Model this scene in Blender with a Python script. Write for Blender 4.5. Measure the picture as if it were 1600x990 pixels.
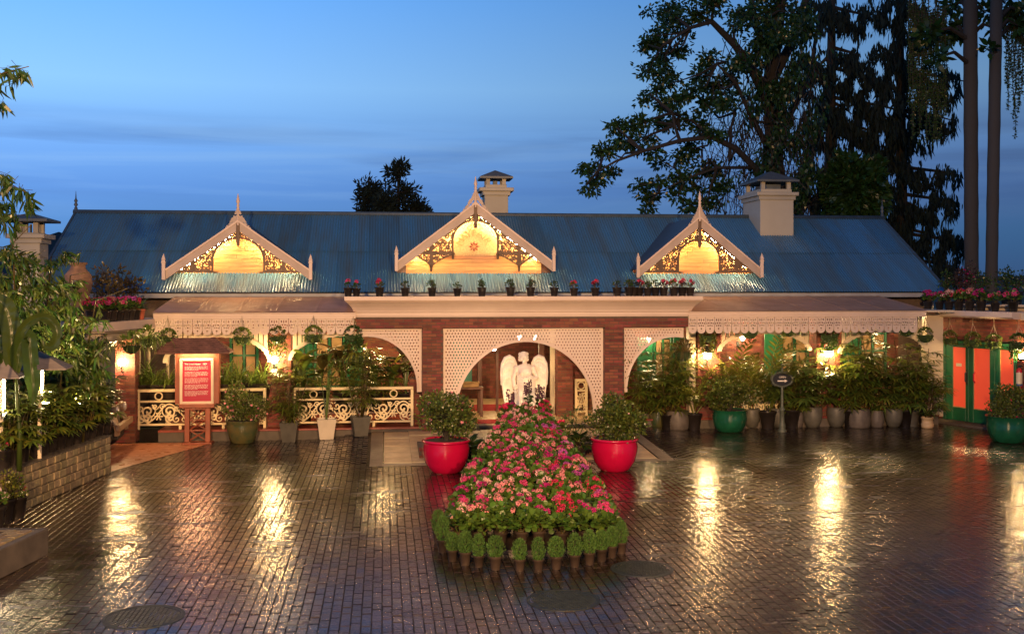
import bpy, bmesh, math, random
import numpy as np
from mathutils import Vector, Matrix
random.seed(7); rng = np.random.default_rng(7)
for o in list(bpy.data.objects): bpy.data.objects.remove(o)
SC = bpy.context.scene; COL = SC.collection
PI = math.pi; R = math.radians
# ------------------------------------------------------------------ camera
F, CX, CY, EYE, YAW = 1700.0, 800.0, 445.0, 3.7, R(6.7)
cd = bpy.data.cameras.new('camera'); cam = bpy.data.objects.new('camera', cd); COL.objects.link(cam)
cam.location = (0, 0, EYE); cam.rotation_euler = (R(90), 0, -YAW)
cd.sensor_width = 36; cd.lens = F / 1600 * 36; cd.shift_y = -50 / 1600; cd.clip_start = .1; cd.clip_end = 9000
SC.camera = cam
CA, SA = math.cos(YAW), math.sin(YAW)
def ray(px, py):
    x = (px - CX) / F
    return Vector((x * CA + SA, CA - x * SA, -(py - CY) / F))
def on_v(px, py, v):            # the place a sight line meets the upright plane y = v
    r = ray(px, py); return r * (v / r.y) + Vector((0, 0, EYE))
def on_z(px, py, z=0.0):        # ... meets the level z
    r = ray(px, py); return r * ((z - EYE) / r.z) + Vector((0, 0, EYE))
def at_d(px, py, d):
    return ray(px, py) * d + Vector((0, 0, EYE))
# ------------------------------------------------------------------ world and light
W = bpy.data.worlds.new('World'); SC.world = W; W.use_nodes = True
def world():
    nt = W.node_tree; n = nt.nodes; n.clear(); l = nt.links
    out = n.new('ShaderNodeOutputWorld'); bg = n.new('ShaderNodeBackground'); l.new(bg.outputs[0], out.inputs[0])
    tc = n.new('ShaderNodeTexCoord'); sp = n.new('ShaderNodeSeparateXYZ'); l.new(tc.outputs['Generated'], sp.inputs[0])
    rp = n.new('ShaderNodeValToRGB'); l.new(sp.outputs['Z'], rp.inputs[0]); cr = rp.color_ramp
    stops = [(0.0, (.085, .19, .45)), (.045, (.095, .275, .62)), (.085, (.12, .32, .78)), (.12, (.175, .425, .93)), (.175, (.27, .59, 1.07)),
             (.25, (.165, .48, 1.08)), (.38, (.04, .14, .37)), (.6, (.018, .065, .19)), (1.0, (.015, .05, .16))]
    cr.elements[0].position, cr.elements[0].color = stops[0][0], (*stops[0][1], 1)
    cr.elements[1].position, cr.elements[1].color = stops[-1][0], (*stops[-1][1], 1)
    for p, c in stops[1:-1]:
        e = cr.elements.new(p); e.color = (*c, 1)
    # brighter towards the afterglow on the left, darker to the right
    az = n.new('ShaderNodeMapRange'); az.inputs[1].default_value = -.45; az.inputs[2].default_value = .60; az.inputs[3].default_value = 1.10; az.inputs[4].default_value = .44
    az.interpolation_type = 'SMOOTHSTEP'
    l.new(sp.outputs['X'], az.inputs[0])
    # streaky dusk clouds: a stretched noise in a low band
    mp = n.new('ShaderNodeMapping'); mp.inputs['Scale'].default_value = (1.6, 1.6, 26); l.new(tc.outputs['Generated'], mp.inputs[0])
    nz = n.new('ShaderNodeTexNoise'); nz.inputs['Scale'].default_value = 1.7; nz.inputs['Detail'].default_value = 5; nz.inputs['Distortion'].default_value = .4; l.new(mp.outputs[0], nz.inputs['Vector'])
    c1 = n.new('ShaderNodeMapRange'); c1.inputs[1].default_value = .44; c1.inputs[2].default_value = .66; l.new(nz.outputs['Fac'], c1.inputs[0])
    bd = n.new('ShaderNodeValToRGB'); l.new(sp.outputs['Z'], bd.inputs[0]); b = bd.color_ramp
    b.elements[0].position = .05; b.elements[0].color = (0, 0, 0, 1); b.elements[1].position = .155; b.elements[1].color = (0, 0, 0, 1)
    e = b.elements.new(.105); e.color = (1, 1, 1, 1); e = b.elements.new(.135); e.color = (.85, .85, .85, 1)
    mu = n.new('ShaderNodeMath'); mu.operation = 'MULTIPLY'; l.new(c1.outputs[0], mu.inputs[0]); l.new(bd.outputs[0], mu.inputs[1])
    mm = n.new('ShaderNodeMath'); mm.operation = 'MULTIPLY'; mm.inputs[1].default_value = .62; l.new(mu.outputs[0], mm.inputs[0])
    mx = n.new('ShaderNodeMix'); mx.data_type = 'RGBA'; l.new(mm.outputs[0], mx.inputs[0]); l.new(rp.outputs[0], mx.inputs[6]); mx.inputs[7].default_value = (.085, .205, .50, 1)
    mp2 = n.new('ShaderNodeMapping'); mp2.inputs['Scale'].default_value = (1.5, 1.5, 22); mp2.inputs['Location'].default_value = (3.1, .4, 1.7); mp2.inputs['Rotation'].default_value = (0, R(2), 0); l.new(tc.outputs['Generated'], mp2.inputs[0])
    nz2 = n.new('ShaderNodeTexNoise'); nz2.inputs['Scale'].default_value = 2.1; nz2.inputs['Detail'].default_value = 6; nz2.inputs['Distortion'].default_value = .8; l.new(mp2.outputs[0], nz2.inputs['Vector'])
    c2 = n.new('ShaderNodeMapRange'); c2.inputs[1].default_value = .46; c2.inputs[2].default_value = .80; c2.inputs[4].default_value = .75; l.new(nz2.outputs['Fac'], c2.inputs[0])
    m2 = n.new('ShaderNodeMath'); m2.operation = 'MULTIPLY'; l.new(c2.outputs[0], m2.inputs[0]); l.new(bd.outputs[0], m2.inputs[1])
    mx2 = n.new('ShaderNodeMix'); mx2.data_type = 'RGBA'; l.new(m2.outputs[0], mx2.inputs[0]); l.new(mx.outputs[2], mx2.inputs[6]); mx2.inputs[7].default_value = (.27, .52, .92, 1); mx = mx2
    vm = n.new('ShaderNodeVectorMath'); vm.operation = 'SCALE'; l.new(mx.outputs[2], vm.inputs[0]); l.new(az.outputs[0], vm.inputs['Scale'])
    sky = n.new('ShaderNodeTexSky'); sky.sky_type = 'NISHITA'; sky.sun_disc = False; sky.sun_elevation = R(-1.5); sky.sun_rotation = R(-120)
    sk = n.new('ShaderNodeVectorMath'); sk.operation = 'SCALE'; sk.inputs['Scale'].default_value = .05; l.new(sky.outputs[0], sk.inputs[0])
    ad = n.new('ShaderNodeVectorMath'); ad.operation = 'ADD'; l.new(vm.outputs[0], ad.inputs[0]); l.new(sk.outputs[0], ad.inputs[1])
    l.new(ad.outputs[0], bg.inputs[0]); bg.inputs[1].default_value = 1.0
world()
def lamp(name, kind, loc, target, energy, col, size=.5, angle=60, blend=.6):
    d = bpy.data.lights.new(name, kind); o = bpy.data.objects.new(name, d); COL.objects.link(o); o.location = loc
    if target is not None: o.rotation_euler = (Vector(target) - Vector(loc)).to_track_quat('-Z', 'Y').to_euler()
    d.energy = energy; d.color = col
    if kind == 'SPOT': d.spot_size = R(angle); d.spot_blend = blend; d.shadow_soft_size = size
    elif kind == 'AREA': d.size = size
    elif kind == 'SUN': d.angle = R(angle)
    else: d.shadow_soft_size = size
    return o
WARM = (1.0, .56, .25); WARM2 = (1.0, .72, .42)
lamp('sun', 'SUN', (0, 0, 50), (12, 12, 44), .05, (1, .8, .65), angle=12)
# two floodlights high on the building the photograph was taken from
lamp('flood_light', 'SPOT', (-3, -8, 7.6), (5.0, 26, 1.2), 33000, WARM, .2, 52, .5)
lamp('flood_light', 'SPOT', (4.5, -8, 7.6), (-1.5, 24, 1.2), 24000, WARM, .2, 50, .5)
SC.view_settings.view_transform = 'Standard'; SC.view_settings.look = 'None'; SC.view_settings.exposure = 0; SC.view_settings.gamma = 1
SC.view_settings.use_curve_mapping = False
cy = SC.cycles
cy.use_denoising = True; cy.max_bounces = 6; cy.diffuse_bounces = 3; cy.glossy_bounces = 3; cy.transmission_bounces = 3; cy.transparent_max_bounces = 6
cy.caustics_reflective = False; cy.caustics_refractive = False; cy.sample_clamp_indirect = 3; cy.sample_clamp_direct = 0
try: cy.use_light_tree = True
except Exception: pass

# ------------------------------------------------------------------ materials
MATS = {}
def mat(name, col, rough=.6, metal=0, vary=.15, hue=.0, nscale=6, namt=.25, col2=None, bump=0, bscale=40, coat=0, transl=0, emit=None, estr=0, spec=.5, stretch=(1, 1, 1), rvar=0, local=False):
    m = bpy.data.materials.new(name); MATS[name] = m; m.use_nodes = True
    nt = m.node_tree; n = nt.nodes; l = nt.links; b = n['Principled BSDF']
    b.inputs['Roughness'].default_value = rough; b.inputs['Metallic'].default_value = metal; b.inputs['Specular IOR Level'].default_value = spec
    if coat: b.inputs['Coat Weight'].default_value = coat; b.inputs['Coat Roughness'].default_value = .06
    if emit:
        b.inputs['Emission Color'].default_value = (*emit, 1); b.inputs['Emission Strength'].default_value = estr
    g = n.new('ShaderNodeNewGeometry'); tc = n.new('ShaderNodeTexCoord')
    mp = n.new('ShaderNodeMapping'); mp.inputs['Scale'].default_value = stretch
    l.new(tc.outputs['Object'] if local else g.outputs['Position'], mp.inputs[0])
    nz = n.new('ShaderNodeTexNoise'); nz.inputs['Scale'].default_value = nscale; nz.inputs['Detail'].default_value = 5; l.new(mp.outputs[0], nz.inputs['Vector'])
    mx = n.new('ShaderNodeMix'); mx.data_type = 'RGBA'; mx.inputs[6].default_value = (*col, 1)
    mx.inputs[7].default_value = (*(col2 or tuple(c * .45 for c in col)), 1)
    mr = n.new('ShaderNodeMapRange'); mr.inputs[1].default_value = .38; mr.inputs[2].default_value = .72; mr.inputs[4].default_value = min(1, namt * 2); l.new(nz.outputs['Fac'], mr.inputs[0])
    l.new(mr.outputs[0], mx.inputs[0])
    oi = n.new('ShaderNodeObjectInfo'); ad = n.new('ShaderNodeMath'); ad.operation = 'ADD'; l.new(g.outputs['Random Per Island'], ad.inputs[0]); l.new(oi.outputs['Random'], ad.inputs[1])
    fr = n.new('ShaderNodeMath'); fr.operation = 'FRACT'; l.new(ad.outputs[0], fr.inputs[0])
    hs = n.new('ShaderNodeHueSaturation'); l.new(mx.outputs[2], hs.inputs['Color'])
    v = n.new('ShaderNodeMapRange'); v.inputs[3].default_value = 1 - vary; v.inputs[4].default_value = 1 + vary; l.new(fr.outputs[0], v.inputs[0]); l.new(v.outputs[0], hs.inputs['Value'])
    if hue:
        f2 = n.new('ShaderNodeMath'); f2.operation = 'MULTIPLY'; f2.inputs[1].default_value = 7.31; l.new(fr.outputs[0], f2.inputs[0])
        f3 = n.new('ShaderNodeMath'); f3.operation = 'FRACT'; l.new(f2.outputs[0], f3.inputs[0])
        h = n.new('ShaderNodeMapRange'); h.inputs[3].default_value = .5 - hue; h.inputs[4].default_value = .5 + hue; l.new(f3.outputs[0], h.inputs[0]); l.new(h.outputs[0], hs.inputs['Hue'])
    l.new(hs.outputs[0], b.inputs['Base Color'])
    if rvar:
        r2 = n.new('ShaderNodeMapRange'); r2.inputs[3].default_value = max(.03, rough - rvar); r2.inputs[4].default_value = rough + rvar; l.new(nz.outputs['Fac'], r2.inputs[0])
        r2.inputs[1].default_value = .35; r2.inputs[2].default_value = .65; l.new(r2.outputs[0], b.inputs['Roughness'])
    if bump:
        bz = n.new('ShaderNodeTexNoise'); bz.inputs['Scale'].default_value = bscale; bz.inputs['Detail'].default_value = 3; l.new(mp.outputs[0], bz.inputs['Vector'])
        bp = n.new('ShaderNodeBump'); bp.inputs['Strength'].default_value = bump; bp.inputs['Distance'].default_value = .01; l.new(bz.outputs['Fac'], bp.inputs['Height']); l.new(bp.outputs[0], b.inputs['Normal'])
    if transl:
        t = n.new('ShaderNodeBsdfTranslucent'); l.new(hs.outputs[0], t.inputs[0]); ms = n.new('ShaderNodeMixShader'); ms.inputs[0].default_value = transl
        l.new(b.outputs[0], ms.inputs[1]); l.new(t.outputs[0], ms.inputs[2]); l.new(ms.outputs[0], n['Material Output'].inputs[0])
    return m
def paver_mat():
    m = mat('paver', (.027, .0175, .0095), .3, vary=.5, hue=.02, nscale=2.5, namt=.3, col2=(.017, .012, .008), spec=.42)
    nt = m.node_tree; n = nt.nodes; l = nt.links; b = n['Principled BSDF']; g = [x for x in n if x.type == 'NEW_GEOMETRY'][0]
    sc = n.new('ShaderNodeMapping'); sc.inputs['Scale'].default_value = (.7, 1.7, 1); l.new(g.outputs['Position'], sc.inputs[0])
    pz = n.new('ShaderNodeTexNoise'); pz.inputs['Scale'].default_value = 1.3; pz.inputs['Detail'].default_value = 7; pz.inputs['Roughness'].default_value = .68; l.new(sc.outputs[0], pz.inputs['Vector'])
    def ramp(lo, hi, a0, a1):
        r = n.new('ShaderNodeMapRange'); r.inputs[1].default_value = lo; r.inputs[2].default_value = hi; r.inputs[3].default_value = a0; r.inputs[4].default_value = a1; l.new(pz.outputs['Fac'], r.inputs[0]); return r
    l.new(ramp(.38, .66, .29, .12).outputs[0], b.inputs['Roughness'])
    bz = n.new('ShaderNodeTexNoise'); bz.inputs['Scale'].default_value = 34; bz.inputs['Detail'].default_value = 5; bz.inputs['Roughness'].default_value = .6; l.new(g.outputs['Position'], bz.inputs['Vector'])
    bp = n.new('ShaderNodeBump'); bp.inputs['Distance'].default_value = .012; l.new(ramp(.40, .68, .33, .08).outputs[0], bp.inputs['Strength']); l.new(bz.outputs['Fac'], bp.inputs['Height']); l.new(bp.outputs[0], b.inputs['Normal'])
    b.inputs['Coat Weight'].default_value = .6; b.inputs['Coat Roughness'].default_value = .17; b.inputs['Coat IOR'].default_value = 1.4; l.new(bp.outputs[0], b.inputs['Coat Normal'])
paver_mat()
mat('joint', (.022, .017, .013), .25, nscale=8, bump=.4, bscale=60)
mat('earth', (.035, .045, .02), .9, nscale=.5, bump=.4, bscale=3)
mat('tile_cream', (.66, .48, .27), .42, vary=.08, nscale=4, namt=.2, bump=.05, rvar=.1)
mat('kerb', (.27, .21, .145), .45, nscale=5, namt=.3, bump=.15, bscale=30)
mat('tile_orange', (.42, .16, .08), .35, vary=.12, nscale=4, rvar=.1)
mat('floor_red', (.22, .045, .03), .35, nscale=3)
mat('carpet', (.42, .03, .035), .95, nscale=20, bump=.3, bscale=200)
mat('brick', (.17, .045, .028), .8, vary=.38, hue=.018, nscale=9, namt=.3, col2=(.09, .03, .022), bump=.5, bscale=70)
mat('mortar', (.10, .07, .052), .9, nscale=12, bump=.4, bscale=60)
mat('paint_cream', (.66, .56, .41), .5, vary=.04, nscale=2.2, namt=.14, col2=(.40, .32, .22), bump=.06, bscale=20)
mat('paint_pink', (.62, .50, .42), .5, vary=.04, nscale=2.4, namt=.16, col2=(.46, .36, .30), bump=.06, bscale=22)
mat('paint_pink_shaded', (.43, .345, .29), .5, vary=.05, nscale=2.4, namt=.2)  # pink paint darkened in colour for gable boards that get less floodlight
mat('paint_yellow', (.74, .62, .36), .45, vary=.03, nscale=5, namt=.15, col2=(.5, .4, .22))
mat('pine', (.60, .32, .13), .5, vary=.16, hue=.012, nscale=3, namt=.35, col2=(.36, .16, .05), stretch=(1, 1, 9), bump=.1, bscale=9)
mat('sign_panel', (.66, .47, .24), .6, nscale=22, namt=.35, col2=(.40, .25, .10), bump=.7, bscale=26)
mat('fret_wood', (.13, .075, .04), .55, nscale=8, namt=.3)
mat('dark_wood', (.10, .035, .02), .4, nscale=6, stretch=(6, 6, 1))
mat('red_wood', (.30, .08, .038), .45, nscale=5, namt=.25, vary=.08)
mat('green_paint', (.012, .12, .05), .35, nscale=4, namt=.2)
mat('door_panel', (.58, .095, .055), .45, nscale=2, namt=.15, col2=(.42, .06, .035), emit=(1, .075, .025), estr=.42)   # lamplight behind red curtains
mat('roof_tin', (.07, .215, .385), .34, metal=.25, vary=.12, nscale=1.3, namt=.48, stretch=(2.6, .35, .35), col2=(.085, .15, .20), rvar=.10, spec=.6)
mat('roof_trim', (.06, .09, .12), .5)
mat('porch_tin', (.58, .33, .19), .42, vary=.08, nscale=1.6, namt=.3, col2=(.36, .21, .13), rvar=.1)
mat('fascia', (.36, .37, .38), .6, nscale=2, namt=.25)
mat('chimney_wall', (.40, .37, .29), .75, nscale=2.5, namt=.25, col2=(.34, .31, .24), bump=.15, bscale=14)
mat('chimney_cap', (.10, .12, .13), .5)
mat('stone', (.26, .205, .115), .85, vary=.3, hue=.015, nscale=7, namt=.4, col2=(.10, .085, .05), bump=.8, bscale=25)
mat('concrete', (.105, .088, .07), .7, nscale=4, namt=.35, bump=.3, bscale=30)
mat('marble', (.80, .72, .60), .5, nscale=5, namt=.22, col2=(.50, .38, .27), bump=.08, bscale=30)
mat('glaze_red', (.40, .004, .044), .2, nscale=4, namt=.12, coat=.4, bump=.05, bscale=18)
mat('glaze_green', (.012, .10, .045), .16, nscale=4, namt=.3, coat=.5)
mat('glaze_olive', (.10, .085, .03), .22, nscale=5, namt=.5, col2=(.03, .06, .03), coat=.4)
mat('pot_grey', (.115, .11, .085), .5, vary=.15, nscale=6, namt=.35, bump=.2, bscale=30)
mat('pot_scale', (.13, .11, .09), .55, vary=.15, nscale=8, namt=.35)
mat('pot_dark', (.085, .08, .062), .6, nscale=6, namt=.3)
mat('pot_white', (.66, .58, .44), .5, nscale=4, namt=.15)
mat('pot_black', (.022, .018, .016), .28, nscale=8, vary=.3)
mat('pot_brown', (.045, .032, .025), .35, nscale=8, vary=.25)
mat('pot_terracotta', (.40, .10, .05), .7, nscale=6)
mat('soil', (.03, .02, .012), .95, bump=.8, bscale=40)
mat('iron', (.035, .045, .04), .45, metal=.3, nscale=10)
mat('iron_pale', (.085, .10, .075), .5, nscale=12, namt=.4)
mat('sign_black', (.012, .012, .012), .4)
mat('white_print', (.80, .74, .66), .5)
mat('sign_red', (.36, .008, .04), .35, nscale=2, namt=.1)
mat('shingle', (.16, .075, .06), .7, nscale=9, namt=.35, vary=.2)
mat('lamp_roof', (.22, .19, .17), .6, nscale=5, stretch=(1, 1, 6), namt=.3)
mat('bark', (.03, .025, .02), .9, nscale=5, namt=.5, stretch=(3, 3, .6), bump=.8, bscale=12)
mat('bark_pale', (.05, .047, .044), .9, nscale=4, namt=.6, col2=(.05, .045, .04), bump=.8, bscale=10)
mat('twig', (.04, .032, .025), .9)
def leafmat(name, col, **k): return mat(name, col, k.pop('rough', .30), vary=k.pop('vary', .45), hue=k.pop('hue', .03), nscale=3, namt=.25, transl=k.pop('transl', .4), **k)
leafmat('leaf_palm', (.17, .22, .034), hue=.045, vary=.55)
leafmat('leaf_dark', (.05, .10, .022))
leafmat('leaf_yellow', (.20, .22, .035), hue=.03)
leafmat('leaf_grass', (.14, .21, .04), hue=.03)
leafmat('leaf_geranium', (.10, .19, .03), hue=.02, vary=.35)
leafmat('leaf_conifer', (.085, .19, .034), hue=.02, vary=.4, rough=.7)
leafmat('leaf_bush', (.12, .16, .03), hue=.04)
leafmat('leaf_tree', (.035, .085, .022), vary=.5)
leafmat('leaf_fir', (.012, .026, .018), vary=.5, rough=.8)
leafmat('leaf_banana', (.06, .10, .018), hue=.02, vary=.12)
leafmat('leaf_brown', (.13, .10, .035), hue=.03)
leafmat('leaf_bamboo', (.085, .15, .028), hue=.05, vary=.6)
leafmat('leaf_plum', (.06, .035, .03), hue=.03)
def petal(name, col): return mat(name, col, .5, vary=.3, hue=.012, nscale=30, namt=.15, transl=.25)
petal('petal_pink', (.68, .07, .25)); petal('petal_salmon', (.76, .30, .33)); petal('petal_magenta', (.50, .015, .21)); petal('petal_red', (.62, .03, .11))
petal('petal_lilac', (.55, .10, .45)); petal('petal_rose', (.80, .03, .16)); petal('petal_peach', (.82, .50, .50)); petal('petal_purple', (.13, .05, .09)); petal('petal_white', (.75, .6, .6))
mat('bulb', (1, 1, 1), emit=(1, .64, .28), estr=440)
mat('bulb_small', (1, 1, 1), emit=(1, .68, .33), estr=400)
mat('tube_light', (1, 1, 1), emit=(1, .78, .45), estr=200)
mat('tube_soft', (1, 1, 1), emit=(1, .62, .30), estr=150)
mat('led_strip', (1, 1, 1), emit=(1, .60, .25), estr=330)
mat('steel', (.30, .26, .2), .3, metal=.8)
mat('car_paint', (.17, .08, .04), .25, nscale=3, namt=.2, coat=.5)
mat('car_cream', (.26, .17, .10), .4)
mat('rubber', (.015, .014, .013), .7)
mat('glass', (.02, .022, .025), .05, spec=.8)
mat('lens', (.55, .5, .42), .1, coat=.6)
mat('extinguisher', (.6, .01, .03), .25, coat=.5)
mat('label_pale', (.7, .6, .42), .5)
mat('label_blue', (.05, .12, .25), .5)
mat('clay_urn', (.26, .15, .09), .7, nscale=8, namt=.35)
mat('rope', (.42, .34, .22), .8)
mat('moss', (.03, .06, .015), .95, bump=1, bscale=60)
mat('hill', (.03, .045, .05), 1.0, nscale=.003)
mat('curtain_cream', (.34, .22, .10), .8)
mat('teal_paint', (.01, .16, .12), .4)
# ------------------------------------------------------------------ mesh tools
class Acc:
    """Collects vertices and faces (with a material slot each) and links them as ONE mesh."""
    def __init__(s): s.v = []; s.f = []; s.n = 0; s.blocks = []
    def add(s, verts, faces, mi=0):
        verts = np.asarray(verts, float).reshape(-1, 3)
        if isinstance(faces, np.ndarray): s.blocks.append((faces + s.n, mi))
        else:
            by = {}
            for f in faces: by.setdefault(len(f), []).append(f)
            for k, fs in by.items(): s.blocks.append((np.array(fs, int) + s.n, mi))
        s.v.append(verts); s.n += len(verts); return s
    def box(s, x0, x1, y0, y1, z0, z1, mi=0, ch=0):
        if ch <= 0:
            v = [(x0, y0, z0), (x1, y0, z0), (x1, y1, z0), (x0, y1, z0), (x0, y0, z1), (x1, y0, z1), (x1, y1, z1), (x0, y1, z1)]
            return s.add(v, [(0, 3, 2, 1), (4, 5, 6, 7), (0, 1, 5, 4), (1, 2, 6, 5), (2, 3, 7, 6), (3, 0, 4, 7)], mi)
        c = min(ch, (x1 - x0) * .45, (z1 - z0) * .45, (y1 - y0) * .45); v = []
        for y, i in ((y0, c), (y0 + c, 0), (y1 - c, 0), (y1, c)):
            v += [(x0 + i, y, z0 + i), (x1 - i, y, z0 + i), (x1 - i, y, z1 - i), (x0 + i, y, z1 - i)]
        fs = [(0, 1, 2, 3), (15, 14, 13, 12)]
        for k in range(3):
            for j in range(4):
                a, b = k * 4 + j, k * 4 + (j + 1) % 4
                fs.append((b, a, a + 4, b + 4))
        return s.add(v, fs, mi)
    def lathe(s, prof, n=20, c=(0, 0, 0), mi=0, cap=True, bump=None):
        a = np.arange(n) * 2 * PI / n; v = []
        for k, (r, z) in enumerate(prof):
            rr = np.full(n, r)
            if bump is not None: rr = rr + bump(a, z, k)
            v.append(np.stack([c[0] + rr * np.cos(a), c[1] + rr * np.sin(a), np.full(n, c[2] + z)], 1))
        v = np.concatenate(v); fs = []
        for k in range(len(prof) - 1):
            for j in range(n):
                j2 = (j + 1) % n; fs.append((k * n + j, k * n + j2, (k + 1) * n + j2, (k + 1) * n + j))
        s.add(v, fs, mi)
        if cap:
            m = len(prof) - 1
            s.add(v[:n], [tuple(range(n))[::-1]], mi); s.add(v[m * n:], [tuple(range(n))], mi)
        return s
    def tube(s, pts, rad, n=6, mi=0, cap=True):
        pts = [Vector(p) for p in pts]; m = len(pts)
        rad = [rad] * m if not hasattr(rad, '__len__') else list(rad); v = []
        t0 = (pts[1] - pts[0]).normalized(); up = Vector((0, 0, 1)) if abs(t0.z) < .9 else Vector((1, 0, 0)); x = t0.cross(up).normalized()
        for i, p in enumerate(pts):
            t = (pts[min(i + 1, m - 1)] - pts[max(i - 1, 0)]).normalized(); x = (x - t * x.dot(t)).normalized(); y = t.cross(x)
            for j in range(n):
                a = 2 * PI * j / n; v.append(p + (x * math.cos(a) + y * math.sin(a)) * rad[i])
        fs = [(i * n + j, i * n + (j + 1) % n, (i + 1) * n + (j + 1) % n, (i + 1) * n + j) for i in range(m - 1) for j in range(n)]
        if cap: fs += [tuple(range(n))[::-1], tuple(range((m - 1) * n, m * n))]
        return s.add([tuple(p) for p in v], fs, mi)
    def ball(s, c, r, n=10, mi=0, sq=(1, 1, 1)):
        prof = [(math.sin(PI * k / n) * r, -math.cos(PI * k / n) * r) for k in range(n + 1)]; prof[0] = (r * .02, -r); prof[-1] = (r * .02, r)
        a = Acc(); a.lathe(prof, n * 2); v = np.concatenate(a.v) * np.array(sq) + np.array(c)
        k = 0
        for f, m in a.blocks: s.blocks.append((f + s.n, mi))
        s.v.append(v); s.n += len(v); return s
    def prism(s, poly, y0, y1, mi=0):      # a polygon in x,z pushed through y
        n = len(poly); v = [(x, y0, z) for x, z in poly] + [(x, y1, z) for x, z in poly]
        return s.add(v, [tuple(range(n)), tuple(range(2 * n - 1, n - 1, -1))] + [(i, i + n, (i + 1) % n + n, (i + 1) % n) for i in range(n)], mi)
    def mesh(s, name, mats, smooth=False, fix=False):
        me = bpy.data.meshes.new(name); V = np.concatenate(s.v) if s.v else np.zeros((0, 3))
        lv = [b.ravel() for b, m in s.blocks]; tot = np.concatenate([np.full(len(b), b.shape[1]) for b, m in s.blocks]); mi = np.concatenate([np.full(len(b), m) for b, m in s.blocks])
        L = np.concatenate(lv); st = np.concatenate([[0], np.cumsum(tot)[:-1]])
        me.vertices.add(len(V)); me.vertices.foreach_set('co', V.ravel()); me.loops.add(len(L)); me.loops.foreach_set('vertex_index', L.astype(np.int32))
        me.polygons.add(len(tot)); me.polygons.foreach_set('loop_start', st.astype(np.int32)); me.polygons.foreach_set('loop_total', tot.astype(np.int32)); me.polygons.foreach_set('material_index', mi.astype(np.int32))
        me.polygons.foreach_set('use_smooth', np.full(len(tot), bool(smooth)))
        me.update(calc_edges=True)
        for m in ([mats] if isinstance(mats, str) else mats): me.materials.append(MATS[m])
        if fix:
            bm = bmesh.new(); bm.from_mesh(me); bmesh.ops.recalc_face_normals(bm, faces=bm.faces); bm.to_mesh(me); bm.free()
        return me
def link(name, me, parent=None, loc=None, rot=None, scale=None, kind=None, label=None):
    o = bpy.data.objects.new(name, me); COL.objects.link(o)
    if parent is not None: o.parent = parent
    if loc is not None: o.location = loc
    if rot is not None: o.rotation_euler = rot
    if scale is not None: o.scale = scale if hasattr(scale, '__len__') else (scale,) * 3
    if kind: o['kind'] = kind
    if label: o['label'] = label
    return o
def tag(o, label, cat, group=None, kind=None):
    o['label'] = label
    if cat: o['category'] = cat
    if group: o['group'] = group
    if kind: o['kind'] = kind
    return o
def thing(name, label, cat, loc=(0, 0, 0), rz=0, scale=1, group=None):
    o = link(name, None, None, loc, (0, 0, rz), scale); o.empty_display_size = .1
    return tag(o, label, cat, group)
def spawn(parts, name, label, cat, loc, rz=0, scale=1, group=None):
    """A new thing with its own part objects; alike things share mesh data."""
    t = thing(name, label, cat, loc, rz, scale, group)
    for p in parts: link(p[0], p[1], t, kind=p[2] if len(p) > 2 else None)
    return t
def box(name, mats, x0, x1, y0, y1, z0, z1, parent=None, ch=.006, **k):
    return link(name, Acc().box(x0, x1, y0, y1, z0, z1, 0, ch).mesh(name, mats), parent, **k)
ORD = 'first second third fourth fifth sixth seventh eighth ninth tenth eleventh twelfth thirteenth fourteenth fifteenth sixteenth seventeenth eighteenth nineteenth twentieth twenty-first twenty-second twenty-third twenty-fourth twenty-fifth twenty-sixth twenty-seventh twenty-eighth twenty-ninth thirtieth thirty-first thirty-second thirty-third thirty-fourth'.split()
# --- pierced boards: the outline of a field f(x,z) > 0, with thickness
def pierced(f, x0, x1, z0, z1, step, thick, y=0.0):
    nx = max(2, int(round((x1 - x0) / step))); nz = max(2, int(round((z1 - z0) / step)))
    X = np.linspace(x0, x1, nx + 1); Z = np.linspace(z0, z1, nz + 1); G = f(*np.meshgrid(X, Z, indexing='ij'))
    G = np.where(np.abs(G) < 1e-6, 1e-6, G); S = G > 0
    V = []; key = {}; faces = []
    def c(i, j):
        k = (0, i, j)
        if k not in key: key[k] = len(V); V.append((X[i], Z[j]))
        return key[k]
    def e(i, j, i2, j2):
        a, b = ((i, j), (i2, j2)) if (i, j) < (i2, j2) else ((i2, j2), (i, j)); k = (1, a, b)
        if k not in key:
            t = G[a] / (G[a] - G[b]); key[k] = len(V); V.append((X[a[0]] + (X[b[0]] - X[a[0]]) * t, Z[a[1]] + (Z[b[1]] - Z[a[1]]) * t))
        return key[k]
    cnt = S[:-1, :-1].astype(int) + S[1:, :-1] + S[1:, 1:] + S[:-1, 1:]
    for i, j in zip(*np.nonzero(cnt)):
        q = [(i, j), (i + 1, j), (i + 1, j + 1), (i, j + 1)]
        if cnt[i, j] == 4: faces.append([c(*p) for p in q]); continue
        if cnt[i, j] == 2 and S[q[0]] == S[q[2]]:
            for k in range(4):
                if S[q[k]]: faces.append([e(*q[k - 1], *q[k]), c(*q[k]), e(*q[k], *q[(k + 1) % 4])])
            continue
        poly = []
        for k in range(4):
            a, b = q[k], q[(k + 1) % 4]
            if S[a]: poly.append(c(*a))
            if S[a] != S[b]: poly.append(e(*a, *b))
        if len(poly) > 2: faces.append(poly)
    n = len(V); v3 = [(x, y, z) for x, z in V] + [(x, y + thick, z) for x, z in V]; use = {}
    for p in faces:
        for a, b in zip(p, p[1:] + p[:1]): use[(a, b)] = use.get((a, b), 0) + 1
    out = [tuple(p) for p in faces] + [tuple(x + n for x in reversed(p)) for p in faces]
    out += [(b, a, a + n, b + n) for (a, b) in use if (b, a) not in use]
    return v3, out
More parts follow.
